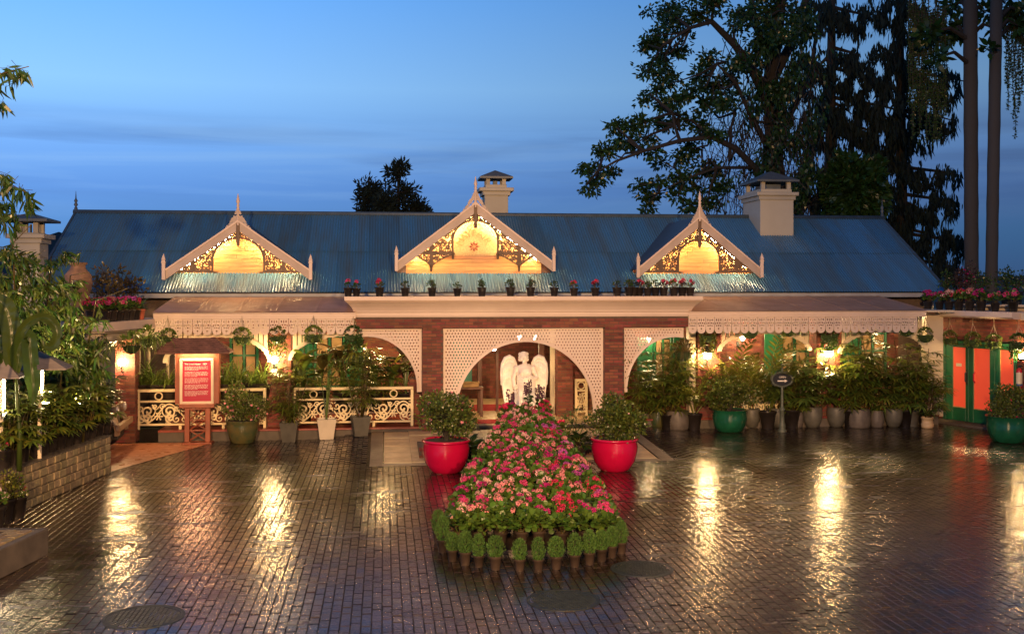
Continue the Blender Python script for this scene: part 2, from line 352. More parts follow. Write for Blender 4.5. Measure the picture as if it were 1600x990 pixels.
def curves_dist(X, Z, polys):           # distance from every grid point to a set of polylines (as dense samples), minus their half widths
    best = np.full(X.shape, 9.0)
    for pts, w in polys:
        pts = np.asarray(pts); w = np.broadcast_to(w, (len(pts),))
        for k in range(0, len(pts), 200):
            d = np.sqrt((X[..., None] - pts[k:k + 200, 0]) ** 2 + (Z[..., None] - pts[k:k + 200, 1]) ** 2) - w[k:k + 200]; best = np.minimum(best, d.min(-1))
    return best
def spiral(cx, cz, r0, r1, a0, turns, n=60):
    t = np.linspace(0, 1, n); r = r0 + (r1 - r0) * t; a = a0 + turns * 2 * PI * t
    return np.stack([cx + r * np.cos(a), cz + r * np.sin(a)], 1)
def ss(a, b, x): t = np.clip((np.asarray(x, float) - a) / (b - a), 0, 1); return t * t * (3 - 2 * t)
# --- leaves
DIA = (np.array([(0, 0, 0), (.5, .45, .04), (0, 1, -.08), (-.5, .45, .04)]), np.array([(0, 1, 2, 3)]))
LANCE = (np.array([(0, 0, 0), (-.5, .3, .03), (.5, .3, .03), (-.42, .65, -.02), (.42, .65, -.02), (0, 1, -.14)]), [(0, 2, 1), (1, 2, 4, 3), (3, 4, 5)])
ROUND = (np.array([(0, 0, 0), (.42, .12, .06), (.55, .5, .1), (.3, .92, .05), (-.3, .92, .05), (-.55, .5, .1), (-.42, .12, .06)]), [(0, 1, 2, 3, 4, 5, 6)])
PETAL = (np.array([(-.5, 0, 0), (.5, 0, 0), (.5, 1, .1), (-.5, 1, .1)]), np.array([(0, 1, 2, 3)]))
def unit(a): return a / np.maximum(np.linalg.norm(a, axis=-1, keepdims=True), 1e-9)
def leaves(acc, T, P, D, N, L, Wd, mi=0):
    tv, tf = T; P = np.asarray(P, float); n = len(P); D = unit(np.asarray(D, float)); N = np.asarray(N, float) + np.zeros((n, 3))
    L = np.broadcast_to(np.asarray(L, float), (n,)); Wd = np.broadcast_to(np.asarray(Wd, float), (n,))
    Xa = np.cross(D, N); bad = np.linalg.norm(Xa, axis=1) < 1e-3; Xa[bad] = np.cross(D[bad], np.array([1, .3, .2])); Xa = unit(Xa); Za = np.cross(Xa, D)
    V = P[:, None] + Xa[:, None] * (Wd[:, None] * tv[:, 0])[..., None] + D[:, None] * (L[:, None] * tv[:, 1])[..., None] + Za[:, None] * (L[:, None] * tv[:, 2])[..., None]
    k = len(tv); base = np.arange(n)[:, None] * k; by = {}
    for f in tf: by.setdefault(len(f), []).append(f)
    off = acc.n; acc.v.append(V.reshape(-1, 3)); acc.n += n * k
    for m, fs in by.items():
        for f in fs: acc.blocks.append((base + np.array(f)[None] + off, mi))
def rdir(n, up=0.0, lo=-1, hi=1):
    a = rng.uniform(0, 2 * PI, n); z = np.clip(rng.uniform(lo, hi, n) + up, -.98, .98); r = np.sqrt(1 - z * z)
    return np.stack([r * np.cos(a), r * np.sin(a), z], 1)
def strap(acc, P, az, elev, L, w, droop, seg=5, mi=0):     # arching strap leaves, vectorised
    n = len(P); P = np.asarray(P, float); h = np.stack([np.cos(az), np.sin(az), np.zeros(n)], 1); side = np.stack([-np.sin(az), np.cos(az), np.zeros(n)], 1)
    pts = [P]; e = elev.copy()
    for k in range(seg):
        pts.append(pts[-1] + (h * np.cos(e)[:, None] + np.array([0, 0, 1.0]) * np.sin(e)[:, None]) * (L / seg)[:, None]); e = e - droop / seg
    ws = [.6, 1, 1, .8, .5, .08] if seg == 5 else np.linspace(1, .1, seg + 1)
    rows = []
    for k in range(seg + 1): rows += [pts[k] - side * (w * ws[k] / 2)[:, None], pts[k] + side * (w * ws[k] / 2)[:, None]]
    V = np.stack(rows, 1); off = acc.n; acc.v.append(V.reshape(-1, 3)); acc.n += n * 2 * (seg + 1); base = np.arange(n)[:, None] * 2 * (seg + 1) + off
    for k in range(seg): acc.blocks.append((base + np.array([2 * k, 2 * k + 1, 2 * k + 3, 2 * k + 2])[None], mi))
# ------------------------------------------------------------------ setting: ground, paving, apron, hills
def PX(px, v): return on_v(px, CY, v).x
def PZ(px, py, v): return on_v(px, py, v).z
def rise(u, v):
    return .17 * np.clip((np.asarray(v, float) - 22.7) / 3.8, 0, 1) * ss(-1.9, -.15, u) * (1 - ss(6.0, 7.6, u))
ground = link('ground', Acc().add([(-4000, -4000, -.06), (4000, -4000, -.06), (4000, 8000, -.06), (-4000, 8000, -.06)], [(0, 1, 2, 3)]).mesh('ground', 'earth'), kind='structure')
NEARW, FARW = on_z(30, 800), on_z(172, 738)           # foot of the stone wall
PLA, PLB = on_z(72, 868), on_z(-60, 935)              # foot of the low planter
def wallx(v): return NEARW.x + (FARW.x - NEARW.x) * (v - NEARW.y) / (FARW.y - NEARW.y)
def planx(v): return PLA.x + (PLB.x - PLA.x) * (v - PLA.y) / (PLB.y - PLA.y)
def paving():
    base = Acc(); us = np.linspace(-10, 18, 57); vs = np.linspace(5, 29, 41); U, V = np.meshgrid(us, vs, indexing='ij')
    P = np.stack([U, V, rise(U, V) - .014], -1).reshape(-1, 3); n = len(vs)
    base.add(P, np.array([(i * n + j, (i + 1) * n + j, (i + 1) * n + j + 1, i * n + j + 1) for i in range(56) for j in range(n - 1)]))
    court = link('courtyard', base.mesh('courtyard', 'joint', True), kind='structure')
    w, L, g = .114, .232, .006; cells = []
    for i, u in enumerate(np.arange(-9.6, 17.2, w)):
        off = (i % 2) * L / 2 + (i * 37 % 11) * .004
        for v in np.arange(8.0 - off, 28.6, L):
            cu, cv = u + w / 2, v + L / 2
            if -.32 < cu < 6.12 and cv > 22.36: continue
            if cv > 26.45 and cu < 1: continue
            if cv > 27.35: continue
            if cu < wallx(cv) - .1 and cv > 17.6 and cv < 22.6: continue
            if cv > 22.2 and cu < -3.9 - (26.4 - cv) * .36: continue
            if cu < planx(cv) - .05 and cv < 15.6: continue
            cells.append((u, v))
    c = np.array(cells); n = len(c); xc = c[:, 0] + w / 2; yc = c[:, 1] + L / 2
    d = xc * SA + yc * CA; px = CX + F * (xc * CA - yc * SA) / d; py = CY + F * (EYE) / d
    vis = (px > 5) & (px < 1595) & (py < 982); order = np.argsort(np.where(vis, d, 99)); single = np.zeros(n, bool); single[order[:300]] = True
    j = rng.normal(0, .0016, n); tx = rng.normal(0, .006, n); ty = rng.normal(0, .006, n)
    def bricks(idx, origin):
        m = len(idx); a = np.array([(-.5, -.5), (.5, -.5), (.5, .5), (-.5, .5)]); V = np.zeros((m, 8, 3)); ch = .006
        for k in range(4):
            ox, oy = a[k, 0] * (w - g), a[k, 1] * (L - g); ix, iy = a[k, 0] * (w - g - 2 * ch), a[k, 1] * (L - g - 2 * ch)
            V[:, k, 0] = xc[idx] + ix; V[:, k, 1] = yc[idx] + iy; V[:, k, 2] = rise(xc[idx], yc[idx]) + j[idx] + tx[idx] * ix + ty[idx] * iy
            V[:, 4 + k, 0] = xc[idx] + ox; V[:, 4 + k, 1] = yc[idx] + oy; V[:, 4 + k, 2] = V[:, k, 2] - .02
            V[:, 4 + k, 2] += ch * 1.8
        if origin: V -= np.stack([xc[idx], yc[idx], np.zeros(m)], 1)[:, None]
        b = np.arange(m)[:, None] * 8; ac = Acc(); ac.v.append(V.reshape(-1, 3)); ac.n = m * 8
        for f in [(0, 1, 2, 3), (4, 5, 1, 0), (5, 6, 2, 1), (6, 7, 3, 2), (7, 4, 0, 3)]: ac.blocks.append((b + np.array(f)[None], 0))
        return ac
    link('paving_bricks', bricks(np.nonzero(~single)[0], False).mesh('paving_bricks', 'paver'), court, kind='stuff')
    pool = [bricks(np.array([k]), True).mesh('brick', 'paver') for k in np.nonzero(single)[0][:24]]
    for q, k in enumerate(np.nonzero(single)[0]):
        link('brick', pool[q % 24], court, (xc[k], yc[k], rng.normal(0, .0012)), (0, 0, PI * (q % 2)))
paving()
def apron():
    a = Acc(); us = [-.02, 5.82]; A = [(u, v, float(rise(2, v)) - .012) for v in (22.68, 26.9) for u in us]
    root = link('entrance_apron', a.add(A, [(0, 1, 3, 2)]).add([(-.02, 22.68, -.05), (5.82, 22.68, -.05), (5.82, 26.9, -.05), (-.02, 26.9, -.05)] + [A[0], A[1], A[3], A[2]], [(0, 1, 5, 4), (1, 2, 6, 5), (3, 0, 4, 7)]).mesh('apron', 'joint'), kind='structure')
    sl = math.atan(.17 / 3.8); t = .58; big = Acc().box(-t / 2 + .003, t / 2 - .003, -t / 2 + .003, t / 2 - .003, -.012, 0, 0, .004).mesh('tile', 'tile_cream')
    strip = Acc().box(-t / 2 + .003, t / 2 - .003, -.055, .055, -.012, .001, 0, .003).mesh('tile_strip', 'paint_yellow')
    for i in range(10):
        for k in range(6):
            v = 22.7 + .13 + t / 2 + k * (t + .01) + (.1 if i % 3 else 0); u = t / 2 + i * t
            if v + t / 2 < 26.55: link('tile', big, root, (u, v, float(rise(2, v))), (sl, 0, 0))
        link('tile_strip', strip, root, (t / 2 + i * t, 22.76 + (.06 if i % 3 == 1 else 0), float(rise(2, 22.76)) + .001), (sl, 0, 0))
        link('tile_strip', strip, root, (t / 2 + i * t, 25.6 + .28 * (i % 3), float(rise(2, 25.6 + .28 * (i % 3))) + .004), (sl, 0, 0))
    for x0, x1 in ((-.3, -.03), (5.83, 6.1)):
        link('kerb_strip', Acc().add([(x0, 22.4, -.003), (x1, 22.4, -.003), (x1, 26.5, .165), (x0, 26.5, .165)], [(0, 1, 2, 3)]).mesh('kerb_strip', 'kerb'), root)
    link('kerb_strip', Acc().add([(-.02, 22.4, -.003), (5.82, 22.4, -.003), (5.82, 22.67, .006), (-.02, 22.67, .006)], [(0, 1, 2, 3)]).mesh('kerb_strip', 'kerb'), root)
apron()
link('carport_floor', Acc().add([(-12, 22.3, -.004), (-5.45, 22.3, -.004), (-3.95, 26.35, -.004), (-12, 26.35, -.004)], [(0, 1, 2, 3)]).mesh('carport_floor', 'tile_orange'), kind='structure')
def hills():
    for k, (pts, dist) in enumerate(([((-40, 420), (60, 372), (92, 362), (120, 372), (220, 400), (258, 337), (272, 330), (290, 336), (330, 380), (460, 430)), 3400],
                              [((300, 438), (700, 425), (1000, 436), (1300, 428), (1700, 432), (2000, 440)), 4200])):
        a = Acc(); P = []
        for px, py in pts: P.append(at_d(px, py, dist))
        m = len(P); v = [tuple(p) for p in P] + [(p.x * .93, p.y * .93, -20) for p in P] + [(p.x * 1.1, p.y * 1.1, -20) for p in P]
        a.add(v, [(i, i + 1, m + i + 1, m + i) for i in range(m - 1)] + [(i + 1, i, 2 * m + i, 2 * m + i + 1) for i in range(m - 1)])
        link('hills', a.mesh('hills', 'hill', True), kind='structure')
hills()
for k in range(3):                                    # iron manhole covers
    px, py, r, lb = ((225, 963, .41, 'round iron manhole cover in the paving below the red notice board reflection'), (880, 937, .40, 'dark wet round manhole cover just in front of the dwarf conifer pots'),
                     (1003, 888, .375, 'round gridded manhole cover right of the flower mound'))[k]
    p = on_z(px, py); t = thing('manhole_cover', lb, 'manhole cover', (p.x, p.y, 0), .3 * k, group='manhole covers in the courtyard')
    link('frame', Acc().lathe([(r + .035, -.01), (r + .035, .006), (r, .007), (r - .005, .002)], 40, cap=False).mesh('frame', 'iron'), t)
    link('plate', Acc().lathe([(r - .006, -.01), (r - .006, .001)], 40).mesh('plate', 'iron'), t)
    a = Acc(); s = .052
    for i in np.arange(-r, r, s):
        for q in np.arange(-r, r, s):
            if math.hypot(i + s / 2, q + s / 2) < r - .04: a.box(i + .008, i + s - .008, q + .008, q + s - .008, .0005, .007, 0)
    link('studs', a.mesh('studs', 'iron'), t, kind='stuff')

# ------------------------------------------------------------------ bungalow
VE = 26.4
bung = thing('bungalow', 'low brick bungalow with blue corrugated roof, three lit gables and lattice arches', 'building', (3.3, VE, 0))
OFF = tuple(-x for x in bung.location)
def bpart(name, me, kind=None, label=None): return link(name, me, bung, OFF, kind=kind, label=label)
def bbox(name, m, x0, x1, y0, y1, z0, z1, ch=.006, kind=None): return bpart(name, Acc().box(x0, x1, y0, y1, z0, z1, 0, ch).mesh(name, m), kind)
BW, BH, BJ = .225, .075, .012
BRICK = Acc().box(-BW / 2 + BJ / 2, BW / 2 - BJ / 2, 0, .05, BJ / 2, BH - BJ / 2, 0, .004).mesh('brick', 'brick')
def brick_run(acc, x0, x1, z0, z1, y, out=.007, axis=0):
    """Courses of bricks standing OUT in front of the face y (axis 0: along x facing -y; axis 1: along y facing -x; axis 2: along y facing +x)."""
    k = 0
    for z in np.arange(z0, z1 - BH * .6, BH):
        x = x0 - (k % 2) * BW / 2; k += 1
        while x < x1 - .01:
            a, b = max(x, x0) + BJ / 2, min(x + BW, x1) - BJ / 2; x += BW
            if b - a < .03: continue
            o = out + random.uniform(-.003, .003)
            if axis == 0: acc.box(a, b, y - o, y + .004, z + BJ / 2, z + BH - BJ / 2)
            elif axis == 1: acc.box(y - o, y + .004, a, b, z + BJ / 2, z + BH - BJ / 2)
            else: acc.box(y - .004, y + o, a, b, z + BJ / 2, z + BH - BJ / 2)
NB = [0]
def brick_singles(parent, x0, x1, z0, z1, y):
    k = 0; cut = {}
    for z in np.arange(z0, z1 - BH * .6, BH):
        x = x0 - (k % 2) * BW / 2; k += 1
        while x < x1 - .01:
            a, b = max(x, x0), min(x + BW, x1); x += BW
            if b - a < .05: continue
            q = round(b - a, 3)
            if q not in cut: cut[q] = BRICK if abs(q - BW) < .002 else Acc().box(-q / 2 + BJ / 2, q / 2 - BJ / 2, 0, .05, BJ / 2, BH - BJ / 2, 0, .004).mesh('brick', 'brick')
            link('brick', cut[q], parent, ((a + b) / 2, y - .007 + random.uniform(-.003, .003), z)); NB[0] += 1
def brick_pillar(x0, x1, y0, y1, z0, z1, single=False):
    p = bpart('pillar', Acc().box(x0, x1, y0, y1, z0, z1).mesh('pillar', 'mortar'))
    a = Acc()
    if single: brick_singles(p, x0, x1, z0 + .12, z1, y0)
    else: brick_run(a, x0, x1, z0, z1, y0)
    brick_run(a, y0, y1, z0, z1, x0, axis=1); brick_run(a, y0, y1, z0, z1, x1, axis=2)
    link('brickwork', a.mesh('brickwork', 'brick'), p, kind='stuff'); return p
# floors and plinths
UL, UR = -5.3, 14.6
fl = bpart('veranda_floor', Acc().box(UL, .95, 26.5, 29.6, -.05, .22).box(.95, 6.3, 26.9, 29.6, -.05, .21).box(6.3, UR, 27.35, 29.6, -.05, .22).mesh('veranda_floor', 'concrete'))
bbox('floor_edge', 'floor_red', UL, .95, 26.44, 29.6, .22, .265); bbox('floor_edge', 'floor_red', 6.3, UR, 27.29, 29.6, .22, .265); bbox('floor_edge', 'tile_cream', .95, 6.3, 26.88, 29.6, .21, .25)
# portico pillars and beam
PL0, PL1, PR0, PR1 = PX(660, VE), PX(692, VE), PX(945, VE), PX(975, VE)
BZ0, BZ1 = PZ(800, 512, VE), PZ(800, 495, VE); BX0, BX1 = PX(557, VE), PX(1075, VE)
brick_pillar(PL0, PL1, VE, VE + .5, 0, BZ0, True); brick_pillar(PR0, PR1, VE, VE + .5, 0, BZ0, True)
bm_ = bpart('beam', Acc().box(BX0, BX1, VE, VE + .45, BZ0, BZ1).mesh('beam', 'mortar')); brick_singles(bm_, BX0, BX1, BZ0, BZ1, VE)
a = Acc(); brick_run(a, VE, VE + .45, BZ0, BZ1, BX0, axis=1); brick_run(a, VE, VE + .45, BZ0, BZ1, BX1, axis=2); link('brickwork', a.mesh('brickwork', 'brick'), bm_, kind='stuff')
CZ1 = PZ(800, 463, VE - .42)
def cornice():
    prof = [(0.0, BZ1 + .004), (.035, BZ1 + .004), (.05, BZ1 + .05), (.05, BZ1 + .11), (.085, BZ1 + .125), (.10, BZ1 + .17), (.16, BZ1 + .25), (.25, BZ1 + .33), (.34, BZ1 + .39), (.37, BZ1 + .415), (.37, CZ1), (.30, CZ1 + .002)]
    v = []; n = len(prof)
    for o, z in prof: v += [(BX0 - o * .75, 29.0, z), (BX0 - o * .75, VE - o, z), (BX1 + o * .75, VE - o, z), (BX1 + o * .75, 29.0, z)]
    fs = [(k * 4 + j, k * 4 + j + 1, k * 4 + j + 5, k * 4 + j + 4) for k in range(n - 1) for j in range(3)]
    bpart('cornice', Acc().add(v, fs, 0).mesh('cornice', 'paint_pink'))
    bpart('portico_roof', Acc().box(BX0 - .2, BX1 + .2, VE - .34, 28.98, CZ1 - .12, CZ1 - .004).mesh('portico_roof', 'porch_tin'))
cornice()
# lattice arches of the portico
def lattice(X, Z, s=.075, hole=.026):
    a = X + Z * .0; row = np.floor(Z / s); xx = a + (row % 2) * s / 2
    dx = (xx / s - np.floor(xx / s) - .5) * s; dz = (Z / s - row - .5) * s
    return np.abs(dx) / .8 + np.abs(dz) * .8 - hole
def lattice_panel(name, x0, x1, z0, z1, arch, trim, y, left=True, right=True):
    """A pierced board between x0..x1 with an elliptical opening ARCH = (cx, cz, rx, rz)."""
    cx, cz, rx, rz = arch
    def op(X, Z): return np.where(Z > cz, np.sqrt(((X - cx) / rx) ** 2 + ((Z - cz) / rz) ** 2) - 1, np.abs(X - cx) / rx - 1)
    def f(X, Z):
        o = op(X, Z) * min(rx, rz); e = np.minimum(np.minimum(X - x0, x1 - X), np.minimum(z1 - Z, Z - z0))
        return np.minimum(np.minimum(o, e + 1e-4), np.maximum(lattice(X, Z), np.maximum(.05 - e, .06 - o)))
    v, fs = pierced(f, x0, x1, z0, z1, .0155, .035, y); p = bpart(name, Acc().add(v, fs).mesh(name, 'paint_pink'))
    t = np.linspace(0 if right else PI / 2, PI if left else PI / 2, 48); ring = [(cx + rx * math.cos(q), cz + rz * math.sin(q)) for q in t]; ro = [(cx + (rx + trim) * math.cos(q), cz + (rz + trim) * math.sin(q)) for q in t]
    if right: ring.insert(0, (cx + rx, z0)); ro.insert(0, (cx + rx + trim, z0))
    if left: ring.append((cx - rx, z0)); ro.append((cx - rx - trim, z0))
    m = len(ring); v = [(x, y - .04, z) for x, z in ring] + [(x, y - .025, z) for x, z in ro] + [(x, y + .08, z) for x, z in ring] + [(x, y + .05, z) for x, z in ro]; fs = []
    for i in range(m - 1): fs += [(i, i + 1, m + i + 1, m + i), (2 * m + i + 1, 2 * m + i, 3 * m + i, 3 * m + i + 1), (i + 1, i, 2 * m + i, 2 * m + i + 1), (m + i, m + i + 1, 3 * m + i + 1, 3 * m + i)]
    link('arch_trim', Acc().add(v, fs).mesh('arch_trim', 'paint_pink', fix=True), p)
VT = VE + .16
ac = on_v(821, 641, VT); sc_ = (ac - Vector((0, 0, EYE))).y / 1700 * 1.02; ar = 106 * sc_
lattice_panel('lattice_arch', PL1 + .01, PR0 - .01, .26, BZ0 - .004, (ac.x, ac.z, ar, ar), .07, VT)
al = on_v(575, 607, VT); lattice_panel('lattice_arch', PX(562, VT), PL0 - .01, PZ(650, 612, VT), BZ0 - .004, (al.x, al.z, 74 * sc_, 79 * sc_), .06, VT, left=False)
arr = on_v(1054, 607, VT); lattice_panel('lattice_arch', PR1 + .01, PX(1068, VT), PZ(990, 612, VT), BZ0 - .004, (arr.x, arr.z, 76 * sc_ * 1.0, 81 * sc_), .06, VT, right=False)
# inner portico brick piers beside the arches
brick_pillar(PX(640, 26.95), PX(660, 26.95), 26.95, 27.3, .25, PZ(640, 590, 26.95)); 
# veranda eaves, valances
def wing(px0, px1, right):
    ev = VE - .06; x0, x1 = PX(px0, ev), PX(px1, ev); zt = PZ((px0 + px1) / 2, 488.5 if not right else 486, ev); 
    prof = [(.10, zt - .14), (.10, zt - .09), (.125, zt - .085), (.125, zt - .03), (.155, zt - .02), (.155, zt), (0.02, zt + .006)]
    v = []
    for o, z in prof: v += [(x0, ev - o + .08, z), (x1, ev - o + .08, z)]
    v += [(x0, ev + .1, zt - .14), (x1, ev + .1, zt - .14)]; n = len(prof)
    bpart('eave_moulding', Acc().add(v, [(2 * k, 2 * k + 1, 2 * k + 3, 2 * k + 2) for k in range(n - 1)] + [(2 * n + 1, 1, 0, 2 * n)] + [tuple(2 * k for k in range(n)) + (2 * n,), tuple(2 * k + 1 for k in range(n))[::-1] + (2 * n + 1,)][:0]).mesh('eave_moulding', 'paint_pink'))
    # tin sheets of the shallow porch roof
    za, zb = zt + .012, PZ(800, 463, 29.0) - .0; nsh = int((x1 - x0) / .92); wsh = (x1 - x0) / nsh
    me = Acc(); L = math.hypot(29.0 - (ev - .12), zb - za); xs = np.linspace(0, wsh, 13); hh = np.where((np.arange(13) % 3) == 0, .003, 0); hh[0] = .012; hh[-1] = .012
    me.add(np.concatenate([np.stack([xs, np.zeros(13), hh], 1), np.stack([xs, np.full(13, L), hh], 1)]), [(i, i + 1, 14 + i, 13 + i) for i in range(12)]); me = me.mesh('roof_sheet', 'porch_tin'); an = math.atan2(zb - za, 29.0 - (ev - .12))
    for k in range(nsh): link('porch_roof_sheet', me, bung, (x0 + k * wsh + OFF[0], ev - .12 + OFF[1], za + random.uniform(0, .004)), (an, 0, random.uniform(-.002, .002)))
    # scalloped valance boards
    h = PZ(px0 + 100, 497.5, ev) - PZ(px0 + 100, 523, ev); w = .222
    def f(X, Z):
        e = np.minimum(w / 2 - .006 - np.abs(X), -Z)
        sc = np.where(Z < -h + .10, .102 - np.sqrt(X ** 2 + ((Z + h - .10) * 1.02) ** 2), 1)
        o = np.minimum(e, sc)
        for (hx, hz, rx, rz) in ((0, -.075, .012, .045), (.055, -.07, .016, .03), (-.055, -.07, .016, .03), (.03, -.15, .022, .02), (-.03, -.15, .022, .02), (.078, -.16, .012, .03), (-.078, -.16, .012, .03), (0, -.21, .02, .02), (.05, -.215, .016, .022), (-.05, -.215, .016, .022), (0, -.29, .02, .022), (0, -.345, .010, .010)):
            o = np.minimum(o, (np.sqrt(((X - hx) / rx) ** 2 + ((Z - hz) / rz) ** 2) - 1) * min(rx, rz))
        return o
    v, fs = pierced(f, -w / 2, w / 2, -h - .005, .002, .0125, .022); me = Acc().add(v, fs).mesh('valance_board', 'paint_pink')
    for k in range(int((x1 - x0) / w)): link('valance_board', me, bung, (x0 + (k + .5) * w + OFF[0], ev + .02 + random.uniform(-.004, .004) + OFF[1], zt - .14), (0, 0, random.uniform(-.02, .02)))
    return x0, x1, zt
LX0, LX1, LZT = wing(240, 556, False); RX0, RX1, RZT = wing(1076, 1446, True)
# slatted spandrels with arched boards under the valance
def spandrel(px0, px1, top, foot, v, ztop, pxc=None, thick=.11):
    x0, x1 = PX(px0, v), PX(px1, v); cx = (x0 + x1) / 2; rx = (x1 - x0) / 2; pm = (px0 + px1) / 2; zt, zf = PZ(pm, top, v), PZ(pm, foot, v); rz = zt - zf; a = Acc()
    for x in np.arange(x0 + .05, x1, .118):
        q = (x - cx) / rx; zl = zf + rz * math.sqrt(max(0, 1 - q * q)) + .02
        if ztop - zl > .04: a.box(x - .045, x + .045, v + .03, v + .05, zl, ztop)
    sl = bpart('slats', a.mesh('slats', 'paint_cream'), kind='stuff')
    n = 40; v3 = []; fs = []
    for i in range(n + 1):
        t = PI * i / n; ci, si = math.cos(t), math.sin(t); sca = .018 * abs(math.sin(i * PI / 2))
        for (yy, rr) in ((v - .02, sca), (v - .02, thick), (v + .06, thick), (v + .06, sca)): v3.append((cx + (rx + rr) * ci, yy, zf + (rz + rr) * si))
    for i in range(n):
        for k in range(4): fs.append((i * 4 + k, i * 4 + (k + 1) % 4, i * 4 + 4 + (k + 1) % 4, i * 4 + 4 + k))
    bpart('arch_board', Acc().add(v3, fs).mesh('arch_board', 'paint_cream', fix=True))
    bbox('spandrel_rail', 'paint_cream', x0 - .05, x1 + .05, v, v + .08, ztop - .02, ztop + .10)
VL, VR = 26.75, 27.3
zs = LZT - .16
spandrel(262, 418, 527, 566, VL, zs); spandrel(457, 640, 525, 562, VL, zs)
spandrel(1128, 1262, 522, 548, VR, zs); spandrel(1316, 1444, 520, 552, VR, zs)
# veranda posts
brick_pillar(PX(418, 26.85), PX(455, 26.85), 26.85, 27.35, 0, zs)
brick_pillar(PX(1090, 27.4), PX(1126, 27.4), 27.4, 27.9, .22, zs); brick_pillar(PX(1276, 27.4), PX(1312, 27.4), 27.4, 27.9, .22, zs)
for px0, px1, v in ((1448, 1474, 27.3), (1077, 1087, 27.42)):
    bbox('post', 'paint_cream', PX(px0, v), PX(px1, v), v, v + .3, .22, zs + .1)
for px in (217, 232, 262):
    x = PX(px, 27.6); bpart('turned_post', Acc().lathe([(.06, .26), (.06, 1.0), (.04, 1.05), (.035, 1.7), (.05, 2.05), (.035, 2.1), (.06, 2.2), (.06, 2.3), (.09, 2.34), (.09, 2.9)], 12, (x, 27.6, 0)).mesh('turned_post', 'paint_cream', True))
# ceilings, walls behind
bbox('ceiling', 'paint_cream', UL, BX0 + .1, VE + .1, 29.6, 3.0, 3.05); bbox('ceiling', 'paint_cream', BX1 - .1, UR, VE + .1, 29.6, 3.0, 3.05)
bbox('ceiling', 'paint_cream', BX0 + .1, BX1 - .1, VE + .5, 33.2, 2.96, 3.01)
VWALL = 29.6; EN0, EN1 = PX(722, VWALL), PX(862, VWALL)
walls = [(-9.0, EN0), (EN1, 15.6)]
for x0, x1 in walls:
    w = bpart('wall', Acc().box(x0, x1, VWALL, VWALL + .25, 0, 3.4).mesh('wall', 'mortar')); a = Acc(); brick_run(a, max(x0, UL), min(x1, UR), .26, 3.0, VWALL); link('brickwork', a.mesh('brickwork', 'brick'), w, kind='stuff')
def window(px, w, z0, z1, shutter=True):
    x = PX(px, VWALL); v = VWALL - .05; h = bpart('window', Acc().box(x - w / 2, x + w / 2, v, v + .04, z0, z1).mesh('window', 'glass'))
    link('frame', Acc().box(x - w / 2 - .07, x - w / 2, v - .03, v + .04, z0 - .06, z1 + .07, 0, .01).box(x + w / 2, x + w / 2 + .07, v - .03, v + .04, z0 - .06, z1 + .07, 0, .01).box(x - w / 2, x + w / 2, v - .03, v + .04, z1, z1 + .07, 0, .01).box(x - w / 2, x + w / 2, v - .03, v + .04, z0 - .06, z0, 0, .01)
         .box(x - .03, x + .03, v - .025, v - .001, z0, z1).box(x - w / 2, x - .03, v - .022, v - .001, z0 + (z1 - z0) * .62, z0 + (z1 - z0) * .62 + .05).box(x + .03, x + w / 2, v - .022, v - .001, z0 + (z1 - z0) * .62, z0 + (z1 - z0) * .62 + .05).mesh('frame', 'green_paint'), h)
    for s in (-1, 1):
        link('curtain', Acc().box(x + s * w * .27 - w * .19, x + s * w * .27 + w * .19, v - .012, v - .002, z0 + .02, z1 - .02).mesh('curtain', 'curtain_cream'), h)
        if shutter and (px < 1100 or s < 0): link('shutter', Acc().box(x + s * (w / 2 + .31) - .22, x + s * (w / 2 + .31) + .22, v - .03, v + .02, z0 - .04, z1 + .04, 0, .01).mesh('shutter', 'green_paint'), h)
for px, w in ((382, .62), (515, .7), (1240, .7), (1362, .7)): window(px, w, 1.0, 2.3, px > 400)
window(1035, .4, 1.1, 2.2)
# entrance hall
bbox('hall_floor', 'tile_cream', EN0 - .6, EN1 + .6, 29.6, 33.3, .2, .25)
hw = bpart('hall_wall', Acc().box(EN0 - .6, EN1 + .6, 33.0, 33.2, .2, 3.0).box(EN0 - .7, EN0 - .6, 29.85, 33.2, .2, 3.0).box(EN1 + .6, EN1 + .7, 29.85, 33.2, .2, 3.0).mesh('hall_wall', 'mortar')); a = Acc(); brick_run(a, EN0 - .6, EN1 + .6, .26, 2.96, 33.0); link('brickwork', a.mesh('brickwork', 'brick'), hw, kind='stuff')
d_ = bpart('door_frame', Acc().box(PX(746, 29.3), PX(753, 29.3), 29.25, 29.4, .25, 2.96, 0, .01).box(PX(775, 29.5), PX(779, 29.5), 29.5, 29.58, .25, 2.96).box(PX(842, 29.5), PX(850, 29.5), 29.45, 29.58, .25, 2.96).box(EN0, EN1, 29.5, 29.58, 2.4, 2.5).mesh('door_frame', 'dark_wood'))
bbox('wall_panel', 'teal_paint', PX(708, 29.4), PX(738, 29.4), 29.5, 29.57, .9, 2.2)
brick_pillar(PX(871, 28.2), PX(895, 28.2), 28.2, 28.6, .25, 2.96)
bbox('post', 'paint_cream', PX(860, 28.9), PX(870, 28.9), 28.9, 29.0, .25, 2.96)
